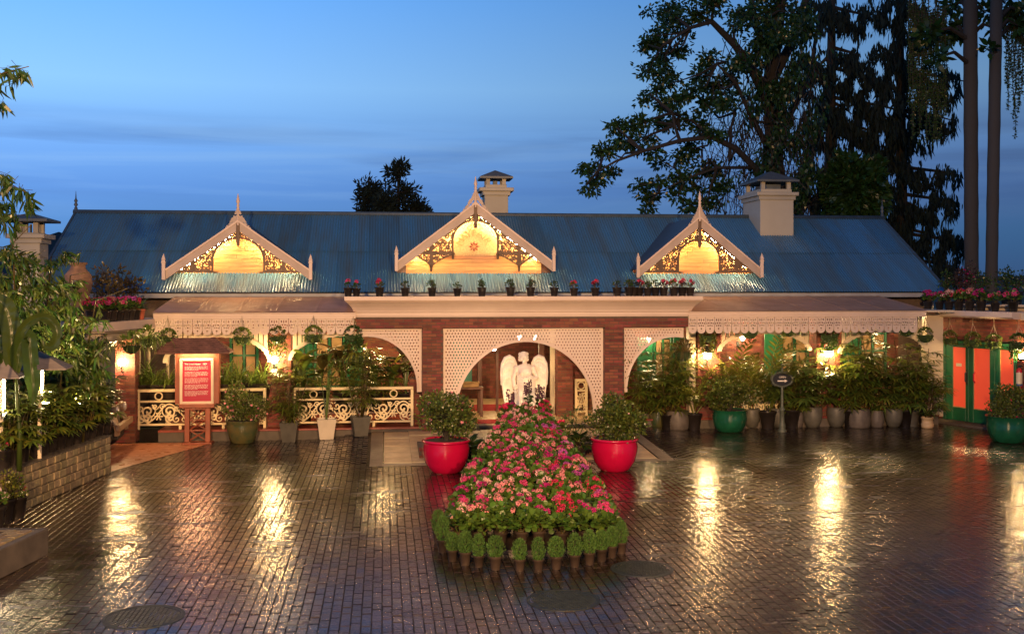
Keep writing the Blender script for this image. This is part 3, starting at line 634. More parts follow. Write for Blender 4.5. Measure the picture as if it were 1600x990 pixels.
# main roof
VEV, VRG, ZRG = 28.9, 33.0, 5.80; RK = (ZRG - 3.57) / (VRG - 29.0); ZEV = 3.57 - .1 * RK; RL, RR = -8.95, 15.75
def rz(v): return ZEV + (v - VEV) * RK
def main_roof():
    an = math.atan(RK); L = (VRG - VEV) / math.cos(an); w = 11 * .0762; n = int(round((RR - RL) / w)); w = (RR - RL) / n
    root = bpart('roof', Acc().add([(RL, VEV + .05, rz(VEV + .05) - .04), (RR, VEV + .05, rz(VEV + .05) - .04), (RR, VRG, ZRG - .04), (RL, VRG, ZRG - .04), (RL, 37.1, ZEV), (RR, 37.1, ZEV)], [(0, 1, 2, 3), (3, 2, 5, 4)]).mesh('roof', 'roof_trim'))
    xs = np.linspace(0, w, 89); zz = .0125 * np.cos(xs / w * 11 * 2 * PI)
    def sheet(l0, l1, nm):
        ac = Acc(); m = len(xs)
        ac.add(np.concatenate([np.stack([xs, np.full(m, l), zz], 1) for l in (l0, l1)]), [(i, i + 1, m + i + 1, m + i) for i in range(m - 1)]); return ac.mesh(nm, 'roof_tin', True)
    lo, up = sheet(0, L * .50, 'roof_sheet'), sheet(L * .485, L, 'roof_sheet')
    for k in range(n):
        for me, dz in ((lo, 0), (up, .016)): link('roof_sheet', me, root, (RL + k * w, VEV, ZEV + dz + random.uniform(-.002, .003)), (an + random.uniform(-.001, .001), random.uniform(-.003, .003), 0))
    link('ridge_cap', Acc().tube([(RL - .05, VRG, ZRG + .03), (RR + .05, VRG, ZRG + .03)], .07, 10).mesh('ridge_cap', 'roof_trim', True), root)
    for x in (RL, RR): link('verge_board', Acc().add([(x - .03, VEV, ZEV - .12), (x + .03, VEV, ZEV - .12), (x + .03, VRG, ZRG - .12), (x - .03, VRG, ZRG - .12), (x - .03, VEV, ZEV + .03), (x + .03, VEV, ZEV + .03), (x + .03, VRG, ZRG + .03), (x - .03, VRG, ZRG + .03)], [(0, 3, 2, 1), (4, 5, 6, 7), (0, 1, 5, 4), (1, 2, 6, 5), (2, 3, 7, 6), (3, 0, 4, 7)]).mesh('verge_board', 'roof_trim'), root)
    for x in (RL + .02, RR - .02): link('finial', Acc().lathe([(.05, 0), (.05, .12), (.025, .16), (.06, .22), (.03, .28), (.055, .33), (.02, .40), (.004, .62)], 12, (x, VRG, ZRG + .02)).mesh('finial', 'roof_trim', True), root)
    bbox('gutter_board', 'fascia', RL, RR, VEV + .10, VEV + .16, 3.36, ZEV - .035)
    for x in (RL + .2, RR - .3): bpart('gable_wall', Acc().add([(x, 29.2, 0), (x, 36.8, 0), (x, 36.8, 3.5), (x, 33, 5.65), (x, 29.2, 3.5)], [(0, 1, 2, 3, 4)]).mesh('gable_wall', 'chimney_wall'))
    bbox('rear_wall', 'chimney_wall', RL + .2, RR - .3, 36.6, 36.8, 0, 3.5)
main_roof()
# gables with pierced screens
def hexlace(x0, x1, z0, z1, s, r, wd=.0165):
    out = []; k = 0
    for z in np.arange(z0, z1 + s, s * .86):
        for x in np.arange(x0 - (k % 2) * s / 2, x1 + s, s):
            a0 = random.uniform(0, 2 * PI); out.append((spiral(x + random.uniform(-.2, .2) * s, z + random.uniform(-.2, .2) * s, r * random.uniform(.85, 1.15), r * .22, a0, random.choice((-1, 1)) * 1.2, 26), wd))
        k += 1
    return out
def gable(cx, apex_py, half_px, foot_py, a_half, a_top, a_spring, base_py, mid):
    V0 = 29.3; c = on_v(cx, CY, V0); dd = V0 / ray(cx, CY).y; m = dd / 1700; X0 = c.x; Zp = lambda py: EYE - (py - CY) * m
    za, zf, hw = Zp(apex_py), Zp(foot_py), half_px * m; k = (za - zf) / hw; cs = 1 / math.sqrt(1 + k * k); zb = Zp(base_py); D = 29.8
    ve = VEV + (za - ZEV) / RK if za < ZRG else VRG + .3
    A = []
    for s in (-1, 1):       # roof slopes
        A += [(X0, V0 - .05, za + .03), (X0 + s * (hw + .04), V0 - .05, zf + .03 - .04 * k), (X0 + s * (hw + .04), VEV + (zf - ZEV) / RK + .5, zf + .03 - .04 * k), (X0, ve + .2, za + .03)]
    root = bpart('gable', Acc().add(A, [(0, 1, 2, 3), (7, 6, 5, 4)]).mesh('gable', 'roof_trim'))
    bw = .21                # barge boards
    for s in (-1, 1):
        poly = [(X0, za + .02), (X0 + s * hw, zf + .02), (X0 + s * hw, zf + .02 - bw / cs), (X0, za + .02 - bw / cs)]
        if s < 0: poly = poly[::-1]
        link('barge_board', Acc().prism(poly, V0 - .03, V0 + .02).mesh('barge_board', 'paint_pink_shaded', fix=True), root)
        link('barge_lip', Acc().prism([(x, z + .02) for x, z in poly[:]][0:2] + [(poly[1][0], poly[1][1] - .03), (poly[0][0], poly[0][1] - .03)] if s > 0 else [(X0 - hw, zf + .04), (X0, za + .04), (X0, za - .01), (X0 - hw, zf - .01)], V0 - .055, V0 - .031).mesh('barge_lip', 'paint_pink', fix=True), root)
        px_ = X0 + s * hw; ps = Acc().box(px_ - .045, px_ + .045, V0 - .12, V0 - .06 + .03, zf - .22, zf + .30, 0, .008); ps.box(px_ - .055, px_ + .055, V0 - .13, V0 - .02, zf + .22, zf + .26, 0, .006)
        ps.add([(px_ - .05, V0 - .125, zf + .30), (px_ + .05, V0 - .125, zf + .30), (px_ + .05, V0 - .025, zf + .30), (px_ - .05, V0 - .025, zf + .30), (px_, V0 - .075, zf + .47)], [(0, 1, 4), (1, 2, 4), (2, 3, 4), (3, 0, 4)])
        link('end_post', ps.mesh('end_post', 'paint_pink'), root)
    # pierced screen, right half built, left half mirrored
    ah = a_half * m; zat, zsp = Zp(a_top), Zp(a_spring); zrail = Zp(397) if mid else zb + .02; zlow = Zp(418) if mid else zrail - .02
    px_post = .56 * hw if mid else .62 * hw
    lace = hexlace(0, hw, zlow, za, .135, .07)
    def f(X, Z):
        top = (za - .14 - X * k - Z) * cs
        el = np.where(Z > zsp, np.sqrt((X / ah) ** 2 + ((Z - zsp) / (zat - zsp)) ** 2) - 1, np.abs(X) / ah - 1) * ah
        reg = np.minimum(top, el)
        if mid:              # lower scalloped aprons hanging to a point at the post
            q = np.abs(X - px_post) / np.where(X < px_post, px_post - ah, .55); low = zrail - .03 - (zrail - zlow - .05) * (1 - np.clip(q, 0, 1)) ** 1.5; bot = Z - low
        else: bot = Z - zrail
        reg = np.minimum(reg, bot)
        sol = np.maximum.reduce([-curves_dist(X, Z, lace), .05 - el, .035 - bot, .03 - top, .05 - np.abs(X - px_post), .03 - np.abs(Z - zrail - .03), .06 - X])
        return np.minimum(reg, sol)
    v, fs = pierced(f, 0, hw, zlow - .02, za, .0185, .03, 0)
    mr = Acc().add(v, fs).mesh('fretwork', 'fret_wood'); link('fretwork', mr, root, (X0, V0 + .05, 0)); link('fretwork', mr, root, (X0, V0 + .081, 0), (0, 0, PI))
    # king post and pendants
    link('king_post', Acc().box(X0 - .045, X0 + .045, V0 - .045, V0 + .045, zat - .10, za - .05, 0, .008).lathe([(.03, -.09), (.05, -.03), (.045, 0)], 10, (X0, V0, zat - .10)).mesh('king_post', 'fret_wood'), root)
    for s in (-1, 1):
        if mid:
            for xx, zz in ((X0 + s * ah * 1.03, zrail - .01), (X0 + s * px_post, zlow + .02)): link('pendant', Acc().lathe([(.012, -.13), (.035, -.09), (.03, -.02), (.045, 0), (.045, .05)], 8, (xx, V0 + .05, zz)).mesh('pendant', 'fret_wood'), root)
        else:
            link('bracket', Acc().prism([(X0 + s * ah * 1.0, zb + .06), (X0 + s * (ah - .13), zb + .035), (X0 + s * (ah - .13), zb + .02), (X0 + s * ah, zb - .01)], V0 + .04, V0 + .09).mesh('bracket', 'fret_wood', fix=True), root)
    # plank wall at the back
    ph = .105; z = zb - .02
    while z < za - .25:
        h2 = (za - .1 - z - ph) / k
        if mid and z < Zp(397): h2 = min(h2, 108 * m)
        if h2 > .12:
            cut = random.uniform(-.5, .5) * h2
            for a0, a1 in ((-h2, cut), (cut, h2)): link('plank', Acc().box(X0 + a0 + .002, X0 + a1 - .002, D + random.uniform(-.003, .003), D + .03, z + .003, z + ph - .003, 0, .004).mesh('plank', 'pine'), root)
        z += ph
    link('backing', Acc().prism([(X0 - hw, zb - .3), (X0 + hw, zb - .3), (X0 + hw, zf), (X0, za), (X0 - hw, zf)], D + .031, D + .06).mesh('backing', 'dark_wood', fix=True), root)
    # light strips tucked behind the boards
    for s in (-1, 1):
        x0, x1 = .16, (.80 if mid else .80) * hw; p = [(X0 + s * x, V0 + .26, za + .045 - bw / cs - x * k) for x in (x0, x1)]
        link('light_strip', Acc().tube(p, .011, 6).mesh('light_strip', 'led_strip'), root)
        link('strip_housing', Acc().tube([(q[0], q[1] - .03, q[2] + .02) for q in p], .02, 5).mesh('strip_housing', 'fret_wood'), root)
    # crest and finial
    ch = .46 if mid else .38
    cl = hexlace(0, ch, za - ch * k, za + .36, .115, .06, .018)
    def g(X, Z):
        line = za + .02 - X * k; hgt = np.maximum(0, .34 * (1 - (X / ch)) ** 1.5) + .03 * np.abs(np.sin(X * 26)); reg = np.minimum(np.minimum(Z - line, line + hgt - Z), ch - X)
        return np.minimum(reg, np.maximum.reduce([-curves_dist(X, Z, cl), .02 - (Z - line), .028 - X]))
    v, fs = pierced(g, 0, ch, za - ch * k, za + .4, .0135, .03); me = Acc().add(v, fs).mesh('crest', 'paint_pink_shaded')
    link('crest', me, root, (X0, V0 - .03, 0)); link('crest', me, root, (X0, V0, 0), (0, 0, PI))
    link('finial', Acc().lathe([(.035, -.1), (.03, .30), (.05, .33), (.03, .37), (.045, .42), (.028, .46), (.052, .52), (.035, .60), (.004, .74)], 10, (X0, V0 - .02, za)).mesh('finial', 'paint_pink', True), root)
    return root, X0, Zp, m, D
gable(372, 346, 112, 424, 38, 373, 407, 427, False)
gable(1093, 340, 99, 421, 32, 376, 405, 427, False)
gm, GX, GZ, GM, GD = gable(743, 318, 123, 411, 34, 345, 376, 427, True)
def sign():
    r = 44 * GM; zc = GZ(376); pts = [(GX + r * math.cos(t), zc + r * .92 * math.sin(t)) for t in np.linspace(0, PI, 30)] + [(GX - r, GZ(399)), (GX + r, GZ(399))]
    link('sign_panel', Acc().prism(pts, GD - .03, GD - .004).mesh('sign_panel', 'sign_panel', fix=True), gm)
    cz = GZ(386); rad = 23.5 * GM
    for ch, ang in zip('MAYFAIR', (157, 134, 112, 90, 66, 46, 27)):
        cu = bpy.data.curves.new('letter', 'FONT'); cu.body = ch; cu.size = .29; cu.align_x = 'CENTER'; cu.align_y = 'CENTER'; cu.extrude = .016; cu.bevel_depth = .003; cu.offset = -.004
        o = bpy.data.objects.new('letter', cu); COL.objects.link(o); dg = bpy.context.evaluated_depsgraph_get(); me = bpy.data.meshes.new_from_object(o.evaluated_get(dg)); bpy.data.objects.remove(o); bpy.data.curves.remove(cu)
        me.materials.clear(); me.materials.append(MATS['pine']); t = R(ang)
        link('letter', me, gm, (GX + rad * math.cos(t), GD - .045, cz + rad * math.sin(t)), (R(90), R(90) - t if False else 0, 0)).rotation_euler = Matrix.Rotation(R(90) - t, 3, 'Y').to_4x4().to_3x3().to_euler() if False else (Matrix.Rotation(R(90) - t, 3, 'Y') @ Matrix.Rotation(R(90), 3, 'X')).to_euler()
    a = Acc()
    for i in range(8):
        t = i * PI / 4; d0 = Vector((math.cos(t), 0, math.sin(t))); n0 = Vector((-math.sin(t), 0, math.cos(t))); c0 = Vector((GX, GD - .05, GZ(384)))
        a.add([tuple(c0 + d0 * .02), tuple(c0 + d0 * .09 + n0 * .035), tuple(c0 + d0 * .15), tuple(c0 + d0 * .09 - n0 * .035), tuple(c0 + d0 * .09 + Vector((0, -.03, 0)))], [(0, 1, 4), (1, 2, 4), (2, 3, 4), (3, 0, 4)])
    link('rosette', a.mesh('rosette', 'red_wood', fix=True), gm)
    cv = [(spiral(GX + x, GZ(395) + .03 * math.sin(x * 9), .05, .012, random.uniform(0, 6), 1.2, 20), .01) for x in np.arange(-r * .85, r * .86, .085)]
    v, fs = pierced(lambda X, Z: -curves_dist(X, Z, cv), GX - r, GX + r, GZ(395) - .1, GZ(395) + .1, .014, .02, GD - .048); link('carving', Acc().add(v, fs).mesh('carving', 'sign_panel'), gm)
sign()
# chimneys
def chimney(parent_fn, x0, x1, y0, y1, zb, zc, zl, zr, zt, o=.16, o2=.14):
    r = parent_fn('chimney', Acc().box(x0, x1, y0, y1, zb, zc, 0, .01).mesh('chimney', 'chimney_wall'))
    link('cornice', Acc().box(x0 - o * .4, x1 + o * .4, y0 - o * .4, y1 + o * .4, zc - .06, zc + .06, 0, .01).box(x0 - o, x1 + o, y0 - o, y1 + o, zc + .061, zc + .17, 0, .02).mesh('cornice', 'chimney_wall'), r)
    i = .06; a = Acc()
    for xx in (x0 + i, x1 - i - .12):
        for yy in (y0 + i, y1 - i - .12): a.box(xx, xx + .12, yy, yy + .12, zl, zr, 0, .008)
    a.box(x0 + i - .02, x1 - i + .02, y0 + i - .02, y1 - i + .02, zc + .171, zl, 0, .01)
    link('lantern', a.mesh('lantern', 'chimney_wall'), r)
    link('flue', Acc().box(x0 + .3, x1 - .3, y0 + .3, y1 - .3, zl + .002, zr - .05).mesh('flue', 'chimney_cap'), r)
    e = o2; xm, ym = (x0 + x1) / 2, (y0 + y1) / 2; ln = max(0, (y1 - y0) - (x1 - x0)) / 2
    v = [(x0 - e, y0 - e, zr), (x1 + e, y0 - e, zr), (x1 + e, y1 + e, zr), (x0 - e, y1 + e, zr)] + [(x0 - e, y0 - e, zr + .06), (x1 + e, y0 - e, zr + .06), (x1 + e, y1 + e, zr + .06), (x0 - e, y1 + e, zr + .06), (xm, ym - ln, zt), (xm, ym + ln, zt)]
    link('cap', Acc().add(v, [(0, 3, 2, 1), (0, 1, 5, 4), (1, 2, 6, 5), (2, 3, 7, 6), (3, 0, 4, 7), (4, 5, 8), (5, 6, 9, 8), (6, 7, 9), (7, 4, 8, 9)]).mesh('cap', 'chimney_cap'), r)
v = 33.1; chimney(bpart, PX(757, v), PX(794, v), v, v + .8, 5.3, PZ(775, 302, v), PZ(775, 288, v), PZ(775, 279, v), PZ(775, 264, v))
v = 31.9; chimney(bpart, PX(1188, v), PX(1240, v), v, v + 1.6, 4.8, PZ(1213, 309, v), PZ(1213, 295, v), PZ(1213, 284, v), PZ(1213, 265, v), .13, .13)
# balustrades
def scroll_panel(w, h):
    P = []
    def S(cx, cz, r0, r1, a0, t, w0=.021): P.append((spiral(cx, cz, r0, r1, a0, t, 50), np.linspace(w0 * .75, w0 * 1.15, 50)))
    for s in (-1, 1):
        cx = s * w * .25; S(cx, h * .58, h * .36, h * .05, PI / 2 + s * .6, s * 1.6); S(cx + s * w * .02, h * .25, h * .23, h * .04, -PI / 2, -s * 1.4)
        S(s * w * .43, h * .72, h * .2, h * .03, PI * .6, -s * 1.3, .014); S(s * w * .08, h * .8, h * .15, h * .03, 0, s * 1.2, .014); S(s * w * .42, h * .2, h * .2, h * .03, PI / 2, s * 1.2, .014)
        P.append((np.stack([np.linspace(0, s * w * .5, 50), h * .5 + h * .42 * np.sin(np.linspace(0, s * PI * 1.0, 50))], 1), .016))
    for k in range(6): t = k * PI / 3; P.append((np.stack([np.linspace(0, .085 * math.cos(t), 14), h * .34 + np.linspace(0, .085 * math.sin(t), 14)], 1), np.linspace(.006, .018, 14)))
    def f(X, Z): return np.minimum(-curves_dist(X, Z, P), np.minimum(w / 2 - np.abs(X), np.minimum(Z - .0, h - Z)))
    return pierced(f, -w / 2, w / 2, 0, h, .0125, .03)
SPW, SPH = .98, .50; SCROLL = Acc().add(*scroll_panel(SPW, SPH)).mesh('scroll_panel', 'paint_yellow')
def balustrade(x0, x1, v, zb, zt):
    a = Acc().box(x0, x1, v - .05, v + .05, zt - .07, zt, 0, .012); root = bpart('balustrade', a.mesh('balustrade', 'paint_yellow'))
    zp = zb + .14; 
    for za_, zb_ in ((zp + SPH + .002, zp + SPH + .05), (zp - .05, zp - .002)): link('rail', Acc().box(x0 + .001, x1 - .001, v - .03, v + .03, za_, zb_, 0, .006).mesh('rail', 'paint_yellow'), root)
    n = max(1, int(round((x1 - x0) / 1.0))); w = (x1 - x0) / n
    for i in range(n + 1):
        x = min(max(x0 + i * w, x0 + .035), x1 - .035); full = i in (0, n)
        link('post', Acc().box(x - .034, x + .034, v - .034, v + .034, zb, zt - .072 if full else zp - .052, 0, .006).mesh('post', 'paint_yellow'), root)
    for i in range(n):
        link('scroll_panel', SCROLL, root, (x0 + (i + .5) * w, v - .015, zp), None, ((w - .02) / SPW, 1, 1))
        zr = (zp + SPH + .05 + zt - .07) / 2; rr = (zt - .07 - zp - SPH - .05) / 2; t = np.linspace(0, 2 * PI, 19)
        link('ring', Acc().tube([(x0 + (i + .5) * w + (rr - .015) * math.cos(q), v, zr + (rr - .015) * math.sin(q)) for q in t], .018, 6, cap=False).mesh('ring', 'paint_yellow', True), root)
zt = PZ(300, 607, 26.7)
balustrade(PX(214, 26.7), PX(416, 26.7), 26.7, .265, zt); balustrade(PX(458, 26.7), PX(646, 26.7), 26.7, .265, zt)
balustrade(PX(1127, 27.5), PX(1274, 27.5), 27.5, .265, zt); balustrade(PX(1314, 27.5), PX(1446, 27.5), 27.5, .265, zt)
balustrade(PX(898, 28.3), PX(918, 28.3), 28.3, .25, zt)
# ------------------------------------------------------------------ lamps
def wall_lamp(px, py, v, label, r=.075, m='bulb', style='globe', wall=.25, grp='lit lamps on the brick pillars'):
    p = on_v(px, py, v); t = thing('wall_lamp', label, 'lamp', (p.x, v + wall, p.z - .25), group=grp)
    link('bracket', Acc().box(-.05, .05, -.02, 0, -.02, .14, 0, .008).tube([(0, -.02, .02), (0, -wall * .6, 0), (0, -wall, .06), (0, -wall, .15)], .014, 6).lathe([(.05, .14), (.06, .165), (.045, .18)], 12, (0, -wall, 0)).mesh('bracket', 'iron'), t)
    if style == 'globe': link('globe', Acc().ball((0, -wall, .25), r, 10).mesh('globe', m, True), t)
    else:
        link('globe', Acc().lathe([(.01, -.09), (.07, -.08), (.10, .02), (.11, .06)], 16, (0, -wall, .25)).mesh('globe', m, True), t)
        link('shade', Acc().lathe([(.125, .062), (.12, .08), (.09, .15), (.03, .20), (.02, .27)], 16, (0, -wall, .25)).mesh('shade', 'iron', True), t)
    return t
wall_lamp(190, 566, 26.22, 'bright globe lamp on the brick pillar behind the parked car', .085)
wall_lamp(428, 562, 26.6, 'bright globe lamp on the brick pillar between the left balustrades', .085)
wall_lamp(1105, 555, 27.15, 'bright bell lantern below the trailing basket on the brick pillar right of the portico', .08, style='bell', m='bulb')
wall_lamp(1295, 552, 27.15, 'bright lantern among palms on the brick pillar beneath the right valance', .07, style='bell', m='bulb')
wall_lamp(1013, 530, 29.2, 'small lit globe on the back wall seen through the arch right of the portico', .06, 'bulb_small', wall=.4)
wall_lamp(1160, 528, 29.2, 'small lit globe on the back wall under the arched board at right', .06, 'bulb_small', wall=.4)
def ceiling_lamp(px, py, v, label, m='bulb_small', r=.07):
    p = on_v(px, py, v); t = thing('ceiling_lamp', label, 'lamp', (p.x, v, p.z), group='ceiling lamps under the verandas')
    link('globe', Acc().ball((0, 0, 0), r, 9).mesh('globe', m, True), t); link('rod', Acc().tube([(0, 0, r), (0, 0, max(r + .05, 2.99 - p.z))], .012, 6).lathe([(.05, 2.96 - p.z), (.05, 2.99 - p.z)], 10).mesh('rod', 'iron'), t)
    return t
ceiling_lamp(812, 527, 27.6, 'left of the two small lit lamps at the top of the central arch', r=.05)
ceiling_lamp(836, 527, 27.6, 'right of the two small lit lamps at the top of the central arch', r=.05)
ceiling_lamp(600, 506, 28.1, 'lit ceiling globe behind the big hanging basket left of the portico', 'bulb', .075)
ceiling_lamp(335, 493, 28.2, 'lit ceiling globe behind the roof of the red notice board', 'bulb_small', .08)
ceiling_lamp(500, 493, 28.2, 'lit ceiling globe behind the second arched board of the left veranda', 'bulb_small', .08)
ceiling_lamp(1215, 491, 28.5, 'lit ceiling globe of the right veranda behind the sign post', 'bulb_small', .08)
ceiling_lamp(1375, 491, 28.5, 'lit ceiling globe at the far right end of the right veranda', 'bulb_small', .08)
ceiling_lamp(772, 545, 31.5, 'dim lit globe hanging inside the entrance hall', 'bulb_small', .06)
# ------------------------------------------------------------------ angel statue
def remesh(acc, voxel, smooth=2):
    me = acc.mesh('tmp', 'marble', fix=True); o = bpy.data.objects.new('tmp', me); COL.objects.link(o); r = o.modifiers.new('r', 'REMESH'); r.mode = 'VOXEL'; r.voxel_size = voxel
    if smooth: sm = o.modifiers.new('s', 'SMOOTH'); sm.iterations = smooth; sm.factor = .5
    dg = bpy.context.evaluated_depsgraph_get(); out = bpy.data.meshes.new_from_object(o.evaluated_get(dg)); bpy.data.objects.remove(o)
    out.polygons.foreach_set('use_smooth', np.ones(len(out.polygons), bool)); return out
def statue():
    V = 25.6; p = on_v(820, 660, V); t = thing('angel_statue', 'pale stone angel with raised wings standing in the central arch', 'statue', (p.x, V, float(rise(3, V))))
    zb = .36
    ped = Acc().box(-.36, .36, -.3, .3, -.05, .10, 0, .02).box(-.30, .30, -.25, .25, .101, zb - .06, 0, .01).box(-.34, .34, -.28, .28, zb - .059, zb, 0, .015)
    link('pedestal', ped.mesh('pedestal', 'marble'), t)
    a = Acc(); fold = lambda an, z, k: (.026 * np.sin(an * 8 + z * 1.6 + .8 * np.sin(an * 3)) + .012 * np.sin(an * 19 - z * 3)) * np.clip((1.30 - z) / .4, .0, 1.0)
    a.lathe([(.31, zb - .02), (.305, .5), (.27, .75), (.235, .98), (.20, 1.15), (.165, 1.28), (.175, 1.40), (.19, 1.52), (.17, 1.60)], 54, bump=fold)       # robe and bodice
    a.ball((0, 0, 1.60), .17, 10, sq=(1.25, .78, .6)); a.ball((-.2, -.01, 1.60), .075, 8); a.ball((.2, -.01, 1.60), .075, 8)
    a.ball((.075, -.115, 1.50), .075, 8); a.ball((-.075, -.115, 1.50), .075, 8)
    a.tube([(0, 0, 1.60), (-.005, -.02, 1.72), (-.02, -.03, 1.80)], [.075, .056, .06], 10)
    a.ball((-.03, -.035, 1.85), .10, 10, sq=(.86, 1.0, 1.16))                    # head turned a little to its right
    for c, r, q in (((-.04, -.145, 1.835), .022, (.75, 1.2, 1.7)), ((-.04, -.132, 1.785), .021, (1.7, .8, .45)), ((-.04, -.130, 1.772), .019, (1.5, .8, .45)), ((-.038, -.108, 1.745), .036, (1, 1, .8)), ((-.078, -.122, 1.862), .015, (1.4, .6, .7)), ((-.002, -.126, 1.862), .015, (1.4, .6, .7)), ((-.08, -.122, 1.888), .024, (1.5, .7, .4)), ((-.0, -.126, 1.888), .024, (1.5, .7, .4)), ((-.095, -.09, 1.815), .03, (1, .8, 1)), ((.022, -.095, 1.815), .03, (1, .8, 1))): a.ball(c, r, 6, sq=q)
    for k in range(16):                                                             # wavy hair
        t_ = rng.uniform(0, 2 * PI); a.ball((-.03 + .085 * math.cos(t_), .0 + .075 * math.sin(t_) + .02, 1.90 + rng.uniform(-.07, .05)), .042, 6)
    a.ball((-.03, .0, 1.92), .098, 9, sq=(1, 1, .8)); a.ball((.05, .02, 1.80), .05, 7); a.ball((-.11, .02, 1.80), .05, 7)
    # arms: her right one reaches down, her left one gathers the cloth at the breast
    def hand(w, d, curl):
        w, d = Vector(w), Vector(d).normalized(); s = d.cross(Vector((0, 1, 0))).normalized(); a.ball(w + d * .045, .036, 6, sq=(1, .7, 1))
        for i, L in enumerate((.055, .07, .075, .066, .05)):
            b = w + d * (.07 if i else .02) + s * (.018 * (i - 2.2)) + (s * -.015 if i == 0 else Vector()); e = b + d * L * .6 + Vector((0, curl, 0)) * L * .3; a.tube([b, e, e + d * L * .3 + Vector((0, curl, 0)) * L * .7], [.0115, .0105, .008], 6)
    a.tube([(-.20, -.01, 1.60), (-.27, -.03, 1.36), (-.25, -.12, 1.12)], [.068, .055, .038], 9); hand((-.25, -.12, 1.12), (.1, -.25, -1), -.5)
    a.tube([(.20, -.01, 1.60), (.275, -.05, 1.37), (.09, -.21, 1.36)], [.068, .056, .038], 9); hand((.09, -.21, 1.36), (-1, -.15, .2), .4)
    for k in range(9):                                                              # drapery across the body
        z0 = 1.42 - k * .035; a.tube([(-.20, -.10, 1.45 - k * .05), (-.06, -.19 - .01 * (k % 2), z0 - .06), (.12, -.19, z0), (.24, -.08, 1.40 - k * .02)], [.018, .026, .03, .018], 6)
    for k in range(7): a.tube([(.10 + .02 * k, -.18 + .015 * k, 1.34), (.14 + .015 * k, -.20 + .015 * k, 1.0), (.13 + .03 * k, -.22 + .02 * k, .45)], [.02, .026, .034], 6)
    link('figure', remesh(a, .0105, 2), t)
    for s in (-1, 1):
        w = Acc(); out = [(.09, 1.50), (.17, 1.58), (.22, 1.72), (.27, 1.82), (.36, 1.87), (.45, 1.83), (.525, 1.70), (.545, 1.50), (.54, 1.2), (.50, .9), (.44, .66), (.40, .58), (.34, .75), (.26, 1.05), (.17, 1.30)]
        poly = [(s * x, z) for x, z in out]; poly = poly[::-1] if s < 0 else poly
        w.prism(poly, .10, .17)
        rim = out[1:9]; w.tube([(s * x * .985, .12, z - .01) for x, z in rim], [.03, .045, .055, .06, .06, .05, .045, .035], 8)
        for k in range(9):                               # long flight feathers, then two rows of short ones
            f = k / 8; w.tube([(s * (.20 + .30 * f), .095, 1.62 - .10 * abs(f - .5)), (s * (.25 + .27 * f), .075, 1.25), (s * (.33 + .15 * f), .085, .74 + .16 * abs(f - .6))], [.02, .027, .009], 6)
        for row, (z, dz) in enumerate(((1.64, .20), (1.44, .22))):
            for k in range(8): f = k / 7; x = .19 + .31 * f; zz = z + .09 * math.sin(f * PI) - row * .02; w.tube([(s * x, .085, zz), (s * (x + .012), .06, zz - dz * .6), (s * (x + .02), .07, zz - dz)], [.02, .028, .012], 6)
        link('wing', remesh(w, .011, 1), t)
statue()
for k, (px, v) in enumerate(((768, 24.35), (872, 24.35))):
    p = on_v(px, 660, v); t = thing('garden_spotlight', ('small garden spotlight in the plants left of the angel statue', 'small garden spotlight in the plants right of the angel statue')[k], 'spotlight', (p.x, v, float(rise(3, v))), group='spotlights at the statue')
    link('housing', Acc().lathe([(.03, .02), (.055, .05), (.06, .13)], 12).mesh('housing', 'iron'), t); link('lens', Acc().lathe([(.055, .131), (.055, .135)], 12).mesh('lens', 'bulb_small'), t)
    l = lamp('spot_beam', 'SPOT', (p.x, v, float(rise(3, v)) + .2), (p.x * .75 + 3.3 * .25, 25.75, 1.5), 26, WARM2, .05, 100, .7); l.parent = t; l.location = (0, 0, .2)
